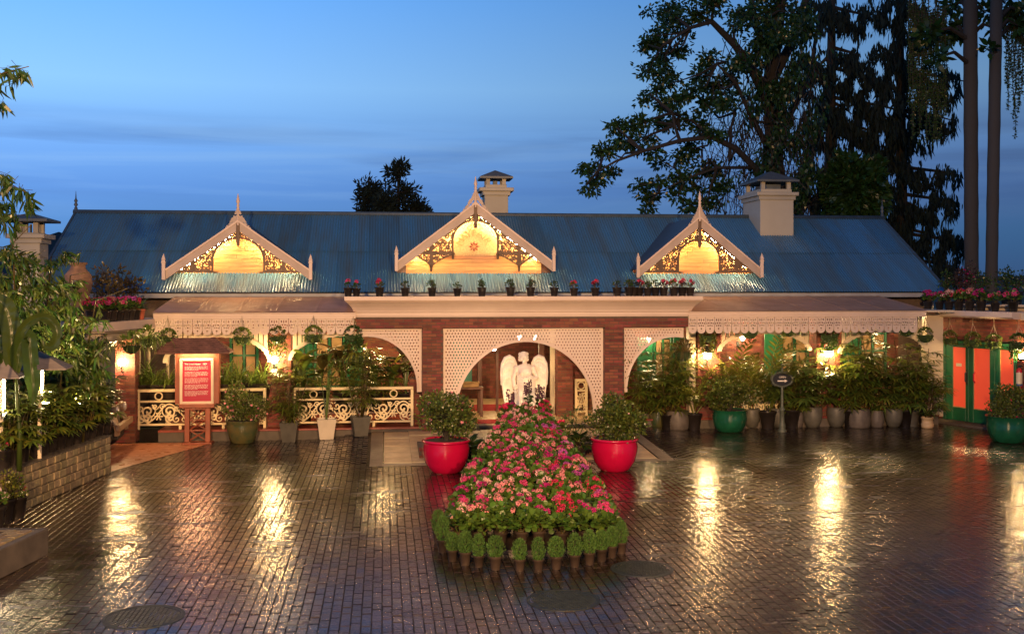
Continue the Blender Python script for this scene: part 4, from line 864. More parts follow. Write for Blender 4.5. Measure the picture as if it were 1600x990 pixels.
# ------------------------------------------------------------------ notice board
def notice():
    v = 26.12; c = on_v(309, 690, v); s = on_v(309, 690, v); sc = (v / ray(309, 690).y) / 1700; Z = lambda py: EYE - (py - CY) * sc; U = lambda px: (px - 309) * sc
    t = thing('notice_board', 'red notice board under a lit shingled hood on a latticed wooden post', 'notice board', (c.x, v, 0)); 
    link('base', Acc().box(U(287), U(332), -.2, .2, 0, .035, 0, .008).mesh('base', 'red_wood'), t)
    for s_ in (-1, 1): link('leg', Acc().box(U(309) + s_ * .235 - .055, U(309) + s_ * .235 + .055, -.07, .07, .036, Z(634), 0, .008).mesh('leg', 'red_wood'), t)
    a = Acc(); zz = np.linspace(.06, Z(638), 4)
    for k in range(3):
        z0, z1 = zz[k] + .02, zz[k + 1] - .02; a.tube([(-.17, 0, z0), (.17, 0, z1)], .016, 5); a.tube([(.17, .02, z0), (-.17, .02, z1)], .016, 5); a.box(-.18, .18, -.03, .03, zz[k + 1] - .02, zz[k + 1] + .005)
    link('lattice', a.mesh('lattice', 'red_wood'), t)
    link('cabinet', Acc().box(U(275.5), U(342.5), -.10, .12, Z(630), Z(551) + .06, 0, .012).mesh('cabinet', 'red_wood'), t)
    link('shelf', Acc().box(U(282), U(336), -.16, -.101, Z(636), Z(629.5), 0, .008).mesh('shelf', 'red_wood'), t)
    fr = Acc(); x0, x1, z0, z1 = U(283), U(334.5), Z(630), Z(559)
    for b in ((x0, x0 + .06, z0, z1), (x1 - .06, x1, z0, z1), (x0 + .06, x1 - .06, z0, z0 + .06), (x0 + .06, x1 - .06, z1 - .06, z1)): fr.box(b[0], b[1], -.135, -.1005, b[2], b[3], 0, .006)
    link('frame', fr.mesh('frame', 'paint_cream'), t)
    pn = link('panel', Acc().box(x0 + .061, x1 - .061, -.112, -.101, z0 + .061, z1 - .061).mesh('panel', 'sign_red'), t)
    y = -.1125; xa, xb = x0 + .11, x1 - .12; W_ = xb - xa
    cu = bpy.data.curves.new('heading', 'FONT'); cu.body = 'The Local House   1904'; cu.size = .052; cu.extrude = .0012; o = bpy.data.objects.new('heading', cu); COL.objects.link(o); dg = bpy.context.evaluated_depsgraph_get(); me = bpy.data.meshes.new_from_object(o.evaluated_get(dg)); bpy.data.objects.remove(o)
    me.materials.clear(); me.materials.append(MATS['white_print']); link('heading', me, pn, (xa, y - .001, z1 - .15), (R(90), 0, 0))
    z = z1 - .20; tx = Acc()
    for n in (4, 5, 5, 5, 5):                           # paragraphs of small print
        for i in range(n):
            x = xa; end = xb - (W_ * random.uniform(.3, .6) if i == n - 1 else random.uniform(0, .02))
            while x < end - .02:
                w = random.uniform(.02, .075); tx.box(x, min(x + w, end), y - .0008, y, z, z + .0075); x += w + .011
            z -= .0245
        z -= .026
    link('lettering', tx.mesh('lettering', 'white_print'), pn, kind='stuff')
    # hood
    e, zt_, ze = .93 / 2 + .36, Z(528), Z(551); x0, x1 = U(248), U(361); a0, a1 = U(275), U(334)
    vv = [(x0, -.42, ze), (x1, -.42, ze), (x1, .38, ze), (x0, .38, ze), (x0, -.42, ze + .03), (x1, -.42, ze + .03), (x1, .38, ze + .03), (x0, .38, ze + .03), (a0, -.08, zt_), (a1, -.08, zt_), (a1, .08, zt_), (a0, .08, zt_)]
    link('hood', Acc().add(vv, [(0, 1, 5, 4), (1, 2, 6, 5), (2, 3, 7, 6), (3, 0, 4, 7), (4, 5, 9, 8), (5, 6, 10, 9), (6, 7, 11, 10), (7, 4, 8, 11), (8, 9, 10, 11)]).mesh('hood', 'shingle'), t)
    sh = Acc(); n = 7
    for k in range(n):                                   # rows of shingles on the front slope
        f0, f1 = k / n, (k + 1) / n; xa_, xb_ = x0 + (a0 - x0) * f0, x1 + (a1 - x1) * f0; y0, y1 = -.42 + .34 * f0, -.42 + .34 * f1; z0_, z1_ = ze + .03 + (zt_ - ze - .03) * f0, ze + .03 + (zt_ - ze - .03) * f1; x = xa_ + (k % 2) * .04
        while x < xb_ - .02:
            b = min(x + .085, xb_); sh.add([(x + .003, y0 - .012, z0_ + .004), (b - .003, y0 - .012, z0_ + .004), (b - .003, y1, z1_ + .012), (x + .003, y1, z1_ + .012), (x + .003, y0 - .012, z0_ + .016), (b - .003, y0 - .012, z0_ + .016)], [(0, 1, 5, 4), (4, 5, 2, 3)]); x = b
    link('shingles', sh.mesh('shingles', 'shingle'), t, kind='stuff')
    link('tube_lamp', Acc().tube([(U(283), -.24, ze + .055), (U(335), -.24, ze + .055)], .03, 10).mesh('tube_lamp', 'tube_soft', True), t)
notice()
# ------------------------------------------------------------------ oval direction sign
def oval_sign():
    v = 26.45; d = v / ray(1222, 675).y; sc = d / 1700; p = on_v(1222, 675, v); Z = lambda py: EYE - (py - CY) * sc
    t = thing('sign_post', 'black oval sign with an arrow pointing right on a fluted iron post', 'sign', (p.x, v, 0))
    link('post', Acc().lathe([(.11, 0), (.115, .04), (.08, .07), (.075, .12), (.09, .16), (.06, .22), (.055, Z(642)), (.075, Z(641)), (.075, Z(638)), (.05, Z(637)), (.035, Z(634)), (.03, Z(603))], 14).mesh('post', 'iron_pale', True), t)
    zc = Z(592.5); a, b = 15 * sc, 9.5 * sc; n = 36; T = np.linspace(0, 2 * PI, n, endpoint=False)
    pl = link('plate', Acc().prism([(a * math.cos(q), zc + b * math.sin(q)) for q in T], -.02, .02).mesh('plate', 'sign_black', fix=True), t)
    fr = Acc()
    for q in T:                                          # cast leaves round the rim
        c, s = math.cos(q), math.sin(q); fr.ball((a * 1.10 * c, -.01, zc + b * 1.14 * s), .026, 5, sq=(1, .7, 1))
        if int(q * 100) % 3 != 1: fr.ball((a * 1.22 * c, 0, zc + b * 1.32 * s), .018, 4, sq=(1, .6, 1))
    link('wreath', fr.mesh('wreath', 'iron_pale', True), t); link('finial', Acc().lathe([(.02, 0), (.035, .04), (.015, .08), (.03, .12), (.005, .2)], 8, (0, 0, zc + b * 1.3)).mesh('finial', 'iron_pale', True), t)
    link('arrow', Acc().prism([(-.125, zc - .05), (.06, zc - .05), (.06, zc - .075), (.135, zc - .035), (.06, zc + .005), (.06, zc - .02), (-.125, zc - .02)], -.026, -.021).mesh('arrow', 'white_print', fix=True), pl)
    cu = bpy.data.curves.new('word', 'FONT'); cu.body = 'OPEN'; cu.size = .072; cu.align_x = 'CENTER'; cu.extrude = .001; o = bpy.data.objects.new('word', cu); COL.objects.link(o); dg = bpy.context.evaluated_depsgraph_get(); me = bpy.data.meshes.new_from_object(o.evaluated_get(dg)); bpy.data.objects.remove(o)
    me.materials.clear(); me.materials.append(MATS['white_print']); link('word', me, pl, (0, -.023, zc + .035), (R(90), 0, 0))
oval_sign()
# ------------------------------------------------------------------ stone wall, planter, platform
def stone_wall():
    A, B = NEARW, FARW; d = (B - A); L = d.length; rz_ = math.atan2(d.y, d.x); h = .73
    t = thing('stone_wall', 'low retaining wall of pale squared stones holding the pots at left', 'wall', (A.x, A.y, 0), rz_)
    link('core', Acc().box(-1.2, L - .01, .02, .5, 0, h - .012).mesh('core', 'concrete'), t)
    k = 0; nr = 5; ch = h / nr
    for r in range(nr):
        x = -1.0 + (r % 2) * .12
        while x < L - .02:
            w = random.uniform(.19, .31); b = min(x + w, L)
            if L - b < .1: b = L
            if b - x > .04: link('stone', Acc().box(x + .006, b - .006, -.02 + random.uniform(-.012, .008), .05, r * ch + .006, (r + 1) * ch - .006, 0, .016).mesh('stone', 'stone'), t)
            x = b
    link('coping', Acc().box(-1.2, L + .01, -.03, .5, h - .011, h + .012, 0, .008).mesh('coping', 'concrete'), t)
    bed = link('planting_bed', Acc().add([(-13, 14, .3), (-6.7, 14.2, .3), (A.x - .3, A.y - 1.2, .6), (A.x - .45, A.y, .7), (B.x - .4, B.y, .7), (-13, 22.5, .7)], [(0, 1, 2, 3, 4, 5)]).mesh('planting_bed', 'soil'), kind='structure')
stone_wall()
def low_planter():
    a, b = PLA, PLB; dx = b - a; t = thing('low_planter', 'low concrete planter with a paved top at the near left edge', 'planter', (a.x, a.y, 0), math.atan2(dx.y, dx.x)); L = dx.length
    link('front', Acc().box(-.06, L + .6, -.12, 0, 0, .37, 0, .012).mesh('front', 'concrete'), t); link('end', Acc().box(-.06, .06, -3, -.122, 0, .36, 0, .012).mesh('end', 'concrete'), t)
    link('filling', Acc().box(.061, L + .6, -3, -.121, .1, .335).mesh('filling', 'soil'), t); br = Acc().box(-.11, .11, -.05, .05, -.02, .02, 0, .005).mesh('brick', 'stone')
    for i in range(9):
        for k in range(3): link('brick', br, t, (.2 + i * .235 + (k % 2) * .11, -.2 - k * .112, .355 + random.uniform(-.003, .004)), (random.uniform(-.03, .03), random.uniform(-.03, .03), random.uniform(-.03, .03)))
low_planter()
def platform():
    p0, p1 = on_z(655, 716), on_z(938, 712); t = thing('brick_platform', 'low dark brick kerb around the back of the flower mound between the red pots', 'kerb', ((p0.x + p1.x) / 2, p0.y, 0)); w = (p1.x - p0.x) / 2
    link('core', Acc().box(-w, w, 0, 1.5, 0, .15).mesh('core', 'mortar'), t); b = Acc().box(-.11, .11, -.05, .05, 0, .07, 0, .006).mesh('brick', 'brick'); x = -w + .11
    while x < w - .05:
        for r in range(2): link('brick', b, t, (x + (r % 2) * .05, -.03, .005 + r * .077), (0, 0, random.uniform(-.02, .02)))
        link('brick', b, t, (x, .06, .155), (0, 0, random.uniform(-.02, .02))); x += .226
platform()
# ------------------------------------------------------------------ right wing with green doors
def right_annex():
    P1, P2 = on_z(1474, 657), on_z(1544, 667); d = (P2 - P1).normalized(); rot = math.atan2(d.y, d.x); t = thing('brick_annex', 'brick side wing with pale ledge and green double doors at right', 'building', (P1.x, P1.y, 0), rot)
    n = Vector((-d.y, d.x, 0))
    def X(px, off=0.0):             # distance along the wall (shifted OFF into the court) seen at PX
        r = ray(px, CY); o = P1 - n * off; det = -d.x * r.y + d.y * r.x; return (o.x * r.y - o.y * r.x) / det
    w0, w1 = X(1474), X(1588.5); H = 2.84
    wl = link('wall', Acc().box(-.5, w0 - .02, 0, .25, 0, H).box(w1 + .02, 7, 0, .25, 0, H).box(w0 - .02, w1 + .02, 0, .25, 2.24, H).mesh('wall', 'mortar'), t); a = Acc()
    brick_run(a, -.5, w0 - .02, 0, H, 0); brick_run(a, w1 + .02, 3.6, 0, H, 0); brick_run(a, w0 - .02, w1 + .02, 2.25, H, 0); link('brickwork', a.mesh('brickwork', 'brick'), wl, kind='stuff')
    link('rear', Acc().box(-.5, 7, 4, 4.2, 0, H).box(-.7, -.5, 0, 4.2, 0, H).mesh('rear', 'chimney_wall'), t)
    fr = Acc(); zt = 2.2
    for x0, x1, z0, z1 in ((w0, w0 + .09, .06, zt), (w1 - .06, w1, .06, zt), (w0 + .09, w1 - .06, zt - .07, zt)): fr.box(x0, x1, -.03, .1, z0, z1, 0, .008)
    link('door_frame', fr.mesh('door_frame', 'green_paint'), t)
    link('doorstep', Acc().box(w0 - .1, w1 + .3, -.45, 0.2, -.02, .055, 0, .01).mesh('doorstep', 'concrete'), t)
    xs = [(X(1489), X(1509), w0 + .10, X(1513.5)), (X(1521.5), X(1547), X(1514), X(1555)), (X(1563), X(1586), X(1555.5), w1 - .07)]
    for i, (a0, a1, b0, b1) in enumerate(xs):
        f = Acc(); zb = .42
        for x0, x1, z0, z1 in ((b0, a0, .07, zt - .08), (a1, b1, .07, zt - .08), (a0, a1, .07, zb), (a0, a1, zt - .17, zt - .08)): f.box(x0, x1, -.012 - .004 * i, .04, z0, z1, 0, .006)
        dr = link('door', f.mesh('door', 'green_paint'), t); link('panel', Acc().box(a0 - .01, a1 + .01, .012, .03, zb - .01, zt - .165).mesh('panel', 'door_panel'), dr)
        link('beading', Acc().box(a0, a1, .0, .011, zb, zb + .025).box(a0, a0 + .012, .0, .011, zb + .026, zt - .17).box(a1 - .012, a1, .0, .011, zb + .026, zt - .17).mesh('beading', 'pine'), dr)
        if i == 0:
            link('notice', Acc().box(X(1494), X(1502), -.001, .0115, 1.52, 1.60).mesh('notice', 'label_pale'), dr); link('handle', Acc().tube([(b1 - .05, -.02, 1.1), (b1 - .05, -.07, 1.15), (b1 - .05, -.07, 1.35), (b1 - .05, -.02, 1.4)], .018, 6).box(b1 - .075, b1 - .025, -.025, -.013, 1.05, 1.45).mesh('handle', 'iron'), dr)
        if i == 1: link('handle', Acc().tube([(a0 + .04, 0, 1.12), (a0 + .04, -.05, 1.18), (a0 + .04, -.05, 1.34), (a0 + .04, 0, 1.40)], .016, 6).mesh('handle', 'glaze_red'), dr)
    # ledge
    xe = X(1581, .8); prof = [(-.62, 2.845), (-.74, 2.86), (-.80, 2.90), (-.80, 3.03), (3.8, 3.032)]
    v = []
    for y, z in prof: v += [(-.9, y, z), (xe, y, z)]
    v += [(-.9, 3.8, 2.842), (xe, 3.8, 2.842)]; m = len(prof)
    link('ledge', Acc().add(v, [(2 * k, 2 * k + 1, 2 * k + 3, 2 * k + 2) for k in range(m)] + [(2 * m + 1, 1, 0, 2 * m), tuple(2 * k + 1 for k in range(m + 1)), tuple(2 * k for k in range(m, -1, -1))]).mesh('ledge', 'paint_pink', fix=True), t)
    link('ledge', Acc().box(xe + .003, xe + 4, -.52, 3.8, 2.83, 3.01, 0, .02).mesh('ledge', 'paint_cream'), t)
    link('shelf', Acc().box(.3, xe + 3, .05, .35, 3.14, 3.2, 0, .01).box(.32, xe + 2.9, .35, .40, 3.03, 3.2, 0, .01).mesh('shelf', 'paint_cream'), t)
    return t, X, P1, d, n, xe
RA, RAX, RP, RD, RN, RXE = right_annex()
def on_annex(x, y, z): return RP + RD * x + RN * y + Vector((0, 0, z))
def extinguisher():
    p = on_annex(RAX(1592.5, .12), -.12, 1.08); t = thing('fire_extinguisher', 'red fire extinguisher with a pale label hung beside the green doors', 'fire extinguisher', p)
    link('cylinder', Acc().lathe([(.06, 0), (.075, .01), (.075, .44), (.06, .5), (.025, .53)], 16).mesh('cylinder', 'extinguisher', True), t); link('label_band', Acc().lathe([(.0765, .14), (.0765, .42)], 16, cap=False).mesh('label_band', 'label_pale', True), t)
    link('stripe', Acc().lathe([(.0768, .09), (.0768, .139)], 16, cap=False).mesh('stripe', 'label_blue', True), t); link('valve', Acc().lathe([(.022, .53), (.022, .58)], 8).box(-.012, .09, -.012, .012, .58, .60).tube([(.02, 0, .57), (.10, 0, .5), (.095, 0, .2)], .011, 6).mesh('valve', 'iron'), t)
extinguisher()
p = on_annex(RAX(1597, .2), -.2, 1.93); t = thing('wall_lamp', 'cream wall lamp on the brick above the fire extinguisher', 'lamp', p); link('globe', Acc().ball((0, 0, 0), .07, 8, sq=(1.2, 1, 1)).mesh('globe', 'bulb', True), t); link('bracket', Acc().box(-.1, .1, .05, .2, -.12, -.085, 0, .01).lathe([(.06, -.09), (.1, -.06)], 10).mesh('bracket', 'iron'), t)
# ------------------------------------------------------------------ left wing: carport roof, car
LC = on_v(169, 503.5, 24.1); LEo = on_v(243, 498, 26.4)
def left_annex():
    cx, ex = LC.x, LEo.x; t = thing('carport', 'flat roofed carport with a pale ledge of flower pots at left', 'building', (cx, 24.1, 0)); z0, z1 = 2.71, 2.90; sk = (ex - cx) / 2.3
    def slab(z0, z1, o, m, nm): 
        v = []
        for z in (z0, z1): v += [(-8, -o, z), (o * .8, -o, z), (2.9 * sk + o * .8, 2.9, z), (-8, 2.9 + 3, z)]
        link(nm, Acc().add(v, [(0, 3, 2, 1), (4, 5, 6, 7), (0, 1, 5, 4), (1, 2, 6, 5), (2, 3, 7, 6), (3, 0, 4, 7)]).mesh(nm, m), t)
    slab(z0, z1, 0, 'paint_pink', 'ledge'); slab(z0 - .25, z0 - .004, -.28, 'paint_cream', 'fascia'); slab(z0 - .05, z0 - .003, -.12, 'paint_cream', 'soffit_board')
    brick = None
    for x, y in ((-3.6, .5), (-7.5, .5)): link('post', Acc().box(x - .12, x + .12, y, y + .24, 0, 2.45, 0, .01).mesh('post', 'paint_cream'), t)
    link('rear_wall', Acc().box(-8, -.6, 5.4, 5.6, 0, 2.45).box(-8, -7.8, .4, 5.399, 0, 2.45).mesh('rear_wall', 'chimney_wall'), t)
    x0, x1 = PX(180, 26.4) - cx, PX(211, 26.4) - cx
    pl = link('pillar', Acc().box(x0, x1, 2.3, 2.75, 0, 2.45).mesh('pillar', 'mortar'), t); a = Acc(); brick_run(a, x0, x1, 0, 2.45, 2.3); brick_run(a, 2.3, 2.75, 0, 2.45, x1, axis=2); link('brickwork', a.mesh('brickwork', 'brick'), pl, kind='stuff')
    def cp(nm, me, **k): return link(nm, me, t, (-cx, -24.1, 0))
    v = 28.2; chimney(cp, PX(20, v), PX(62, v), v, v + .7, 2.9, PZ(40, 376, v), PZ(40, 363, v), PZ(40, 346, v), PZ(40, 331, v), .14, .24)
left_annex()
def car():
    t = thing('vintage_car', 'old tan car with round wings and a flat bumper parked in the carport', 'car', (-5.78, 25.3, 0), R(4))
    # the front faces +x; a skewed body kept simple where plants and wall hide it
    b = Acc(); b.prism([(-3.5, .45), (-.25, .45), (-.2, .95), (-1.15, 1.08), (-1.25, 1.12), (-1.55, 1.6), (-2.9, 1.62), (-3.45, 1.3)], -.55, .55); me = b.mesh('body', 'car_paint', fix=True)
    bm = bmesh.new(); bm.from_mesh(me); bmesh.ops.bevel(bm, geom=bm.edges[:], offset=.07, segments=3, affect='EDGES', profile=.6); bm.to_mesh(me); bm.free(); link('body', me, t)
    for s in (-1, 1):
        w = Acc(); T = np.linspace(-.15, PI * .95, 14); v = []
        for q in T:
            c = (-.55 + .50 * math.cos(q), .48 + .50 * math.sin(q))
            for yy, k in ((.36, .97), (.45, 1.04), (.62, 1.05), (.74, 1.0), (.78, .9)): v.append((-.55 + .50 * k * math.cos(q), s * yy, .48 + .52 * k * math.sin(q)))
        fs = [(i * 5 + j, i * 5 + j + 1, i * 5 + j + 6, i * 5 + j + 5) for i in range(13) for j in range(4)]; w.add(v, fs); link('wing', w.mesh('wing', 'car_cream', True), t)
        hl = link('headlight', Acc().ball((-.16, s * .50, .93), .115, 10, sq=(.9, 1, 1)).mesh('headlight', 'car_cream', True), t); a = Acc(); a.lathe([(.105, 0), (.10, .03), (.05, .05), (.005, .055)], 16); v = np.concatenate(a.v); v = np.stack([v[:, 2] - .10, v[:, 0] + s * .50, v[:, 1] + .93], 1); a.v = [v]; link('lens', a.mesh('lens', 'lens', True), hl)
        for xx in (-.55, -2.9):
            a = Acc(); a.lathe([(.20, -.1), (.33, -.1), (.36, -.05), (.36, .05), (.33, .1), (.20, .1)], 26); v = np.concatenate(a.v); v = np.stack([v[:, 0] + xx, v[:, 2] + s * .62, v[:, 1] + .36], 1); a.v = [v]; wh = link('wheel', a.mesh('wheel', 'rubber', True), t)
            a = Acc(); a.lathe([(.02, .06), (.06, .11), (.1, .085), (.2, .08)], 18); v = np.concatenate(a.v); v = np.stack([v[:, 0] + xx, s * (v[:, 2]) + s * .62, v[:, 1] + .36], 1); a.v = [v]; link('rim', a.mesh('rim', 'car_cream', True), wh)
    g = link('grille', Acc().box(-.24, -.17, -.28, .28, .50, 1.0, 0, .04).mesh('grille', 'steel'), t); link('grille_bars', Acc().box(-.168, -.15, -.25, -.2, .54, .96).mesh('x', 'steel'), g)
    bars = Acc().box(-.168, -.15, -.008, .008, .54, .96).mesh('bar', 'steel')
    for k in range(11): link('bar', bars, g, (0, -.22 + k * .045, 0))
    link('windscreen', Acc().add([(-1.24, -.48, 1.14), (-1.24, .48, 1.14), (-1.50, .46, 1.55), (-1.50, -.46, 1.55)], [(0, 1, 2, 3)]).mesh('windscreen', 'glass'), t)
    link('bumper', Acc().box(-.06, .03, -.88, .92, .52, .65, 0, .02).mesh('bumper', 'car_cream'), t); link('number_plate', Acc().box(-.16, -.14, .50, .74, .70, .92, 0, .004).mesh('number_plate', 'label_pale'), t); link('apron', Acc().box(-.5, -.1, -.5, .5, .28, .46, 0, .03).mesh('apron', 'rubber'), t)
    for k in ('apron', ): pass
car()
bpy.data.objects['grille_bars'].name = 'bar'
# ------------------------------------------------------------------ garden lamps at left, urn, table
def garden_lamp(px, ptop, peave, wpx, d, label, tube_py):
    p = at_d(px, ptop, d); sc = d / 1700; ze = EYE - (peave - CY) * sc; zt = p.z; w = wpx * sc / 2; zb = .68
    t = thing('garden_lamp', label, 'lamp', (p.x, p.y, zb), .12, group='hooded garden lamps among the plants')
    v = [(-w, -w * .8, ze - zb), (w, -w * .8, ze - zb), (w, w * .8, ze - zb), (-w, w * .8, ze - zb), (-w, -w * .8, ze - zb + .02), (w, -w * .8, ze - zb + .02), (w, w * .8, ze - zb + .02), (-w, w * .8, ze - zb + .02), (0, 0, zt - zb)]
    link('roof', Acc().add(v, [(0, 3, 2, 1), (0, 1, 5, 4), (1, 2, 6, 5), (2, 3, 7, 6), (3, 0, 4, 7), (4, 5, 8), (5, 6, 8), (6, 7, 8), (7, 4, 8)]).mesh('roof', 'lamp_roof'), t)
    link('pole', Acc().box(-.03, .03, -.03, .03, -.1, ze - zb, 0, .006).mesh('pole', 'paint_cream'), t)
    z1, z0 = ze - zb - .03, EYE - (tube_py - CY) * sc - zb; link('tube_lamp', Acc().tube([(.05, -.055, z1), (.05, -.055, z0)], .013, 8).mesh('tube_lamp', 'tube_light', True), t); link('holder', Acc().box(.02, .075, -.05, -.031, z0 - .03, z1 + .03, 0, .004).mesh('holder', 'paint_cream'), t)
garden_lamp(62, 548, 576, 88, 18.6, 'grey hooded garden lamp with a glowing tube behind the banana leaf', 612)
garden_lamp(2, 556, 590, 62, 17.6, 'hooded garden lamp at the left edge beside the banana plant', 640)
p = on_v(122, 470, 25.2); t = thing('clay_urn', 'tall ribbed clay urn on the carport roof behind the bamboo', 'urn', (p.x, 25.2, 2.9))
link('body', Acc().lathe([(.16, 0), (.17, .05), (.12, .12), (.14, .3), (.26, .62), (.31, .85), (.29, 1.02), (.17, 1.16), (.15, 1.22), (.20, 1.27), (.20, 1.30), (.14, 1.29)], 24, bump=lambda a, z, k: .006 * np.sin(a * 16)).mesh('body', 'clay_urn', True), t)
t = thing('console_table', 'dark wooden table with a box just inside the central arch at left', 'table', (PX(730, 28.6), 28.6, .25)); link('top', Acc().box(-.42, .42, -.25, .25, .72, .77, 0, .01).mesh('top', 'dark_wood'), t)
for sx in (-.36, .36):
    for sy in (-.2, .2): link('leg', Acc().box(sx - .035, sx + .035, sy - .035, sy + .035, 0, .719, 0, .006).mesh('leg', 'dark_wood'), t)
tag(link('wooden_box', Acc().box(-.22, .2, -.12, .12, 0, .1, 0, .008).box(-.24, .22, -.14, .14, .101, .13, 0, .006).mesh('wooden_box', 'curtain_cream'), loc=(PX(730, 28.6) + .1, 28.6, 1.021)), 'pale low box lying on the console table in the arch', 'box')
for k, (px0, px1, v0, v1) in enumerate(((735, 800, 29.7, 31.2), (728, 800, 26.95, 27.7))):
    x0, x1 = PX(px0, v0), PX(px1, v0); tag(link('carpet', Acc().box(0, x1 - x0, 0, v1 - v0, 0, .015, 0, .005).mesh('carpet', 'carpet'), loc=(x0, v0, .2515)), ('red carpet runner inside the entrance hall', 'red doormat at the step under the central arch')[k], 'carpet', group='red carpets at the entrance')

for k, (px, py, d, tx, ty, td, e) in enumerate(((72, 640, 18.9, 62, 440, 19.6, 230), (120, 640, 20.6, 118, 520, 20.4, 220))):
    p = at_d(px, py, d); t = thing('garden_spotlight', ('small uplight hidden in the left bed under the bamboo', 'small uplight hidden in the left bed near the carport')[k], 'spotlight', p, group='uplights in the left bed')
    link('housing', Acc().lathe([(.03, 0), (.055, .04), (.06, .12)], 12).mesh('housing', 'iron'), t); link('spike', Acc().tube([(0, 0, -.5), (0, 0, 0)], .012, 6).mesh('spike', 'iron'), t); link('lens', Acc().lathe([(.055, .121), (.055, .125)], 12).mesh('lens', 'bulb_small'), t)
    l = lamp('spot_beam', 'SPOT', (p.x, p.y, p.z + .2), at_d(tx, ty, td), e, (1, .70, .30), .06, 120, .8); l.parent = t; l.location = (0, 0, .2)
# ------------------------------------------------------------------ pots
def pot_mesh(prof, m, n=20, bump=None, soil=.93):
    a = Acc(); a.lathe(prof, n, mi=0, bump=bump, cap=False); r, z = prof[-1]; k = len(prof) - 1
    inner = [(r, z), (r * .93, z), (r * .9, z - .03 if z > .15 else z - .015)]
    a.lathe(inner, n, mi=0, cap=False); rr, zz = inner[-1]; a.add([(rr * math.cos(t), rr * math.sin(t), zz) for t in np.linspace(0, 2 * PI, n, endpoint=False)], [tuple(range(n))], 1)
    r0 = prof[0][0]; a.add([(r0 * math.cos(t), r0 * math.sin(t), prof[0][1]) for t in np.linspace(0, 2 * PI, n, endpoint=False)], [tuple(range(n))[::-1]], 0)
    return a.mesh('pot', [m, 'soil'], True)
scale_b = lambda s, n: (lambda a, z, k: s * (np.abs(np.sin(a * n / 2 + (k % 2) * PI / 2)) ** .7))
POT = {
 'egg': pot_mesh([(.12, 0), (.16, .03), (.215, .18), (.235, .32), (.225, .44), (.215, .49), (.225, .50)], 'pot_grey'),
 'olive': pot_mesh([(.11, 0), (.15, .03), (.195, .18), (.205, .32), (.19, .44), (.195, .46)], 'glaze_olive'),
 'scale': pot_mesh([(.24, 0)] + [(.26 + .03 * math.sin(PI * z / .5), z) for z in np.arange(.02, .47, .032)] + [(.265, .48)], 'pot_scale', 44, scale_b(.022, 16)),
 'scale_small': pot_mesh([(.10, 0)] + [(.115 + .035 * math.sin(PI * z / .42), z) for z in np.arange(.02, .38, .03)] + [(.12, .40)], 'pot_scale', 36, scale_b(.016, 12)),
 'dark': pot_mesh([(.17, 0), (.21, .40), (.225, .42), (.225, .45)], 'pot_dark', 4 * 5),
 'brown': pot_mesh([(.11, 0), (.155, .26), (.17, .265), (.175, .31)], 'pot_brown'),
 'band': pot_mesh([(.13, 0), (.16, .02), (.165, .12), (.15, .125), (.15, .24), (.165, .245), (.165, .30)], 'tile_cream'),
 'black': pot_mesh([(.085, 0), (.115, .20), (.125, .205), (.128, .235)], 'pot_black', 16),
 'black_big': pot_mesh([(.11, 0), (.155, .29), (.168, .295), (.17, .335)], 'pot_black', 18),
 'small': pot_mesh([(.062, 0), (.085, .15), (.096, .155), (.098, .185)], 'pot_brown', 14),
 'terracotta': pot_mesh([(.085, 0), (.115, .20), (.13, .205), (.13, .24)], 'pot_terracotta', 16),
 'red': pot_mesh([(.27, 0), (.33, .04), (.43, .20), (.475, .38), (.485, .50), (.465, .60), (.47, .625), (.50, .635), (.505, .66), (.485, .68)], 'glaze_red', 40),
 'green': pot_mesh([(.27, 0), (.33, .02), (.40, .18), (.435, .36), (.42, .44), (.43, .46), (.42, .52), (.45, .54), (.455, .56)], 'glaze_green', 36),
 'green_tall': pot_mesh([(.27, 0), (.31, .02), (.37, .22), (.42, .44), (.41, .52), (.43, .54), (.43, .58)], 'glaze_olive', 36),
}
def square_pot(m):
    a = Acc(); rows = [(.15, 0), (.19, .30), (.215, .455), (.215, .46), (.19, .46), (.19, .42)]; v = []
    for r, z in rows: v += [(-r, -r, z), (r, -r, z), (r, r, z), (-r, r, z)]
    a.add(v, [(k * 4 + j, k * 4 + (j + 1) % 4, k * 4 + 4 + (j + 1) % 4, k * 4 + 4 + j) for k in range(5) for j in range(4)] + [(3, 2, 1, 0)], 0); a.add(v[-4:], [(0, 1, 2, 3)], 1)
    me = a.mesh('pot', [m, 'soil']); return me
POT['square_dark'] = square_pot('pot_dark'); POT['square_white'] = square_pot('pot_white')
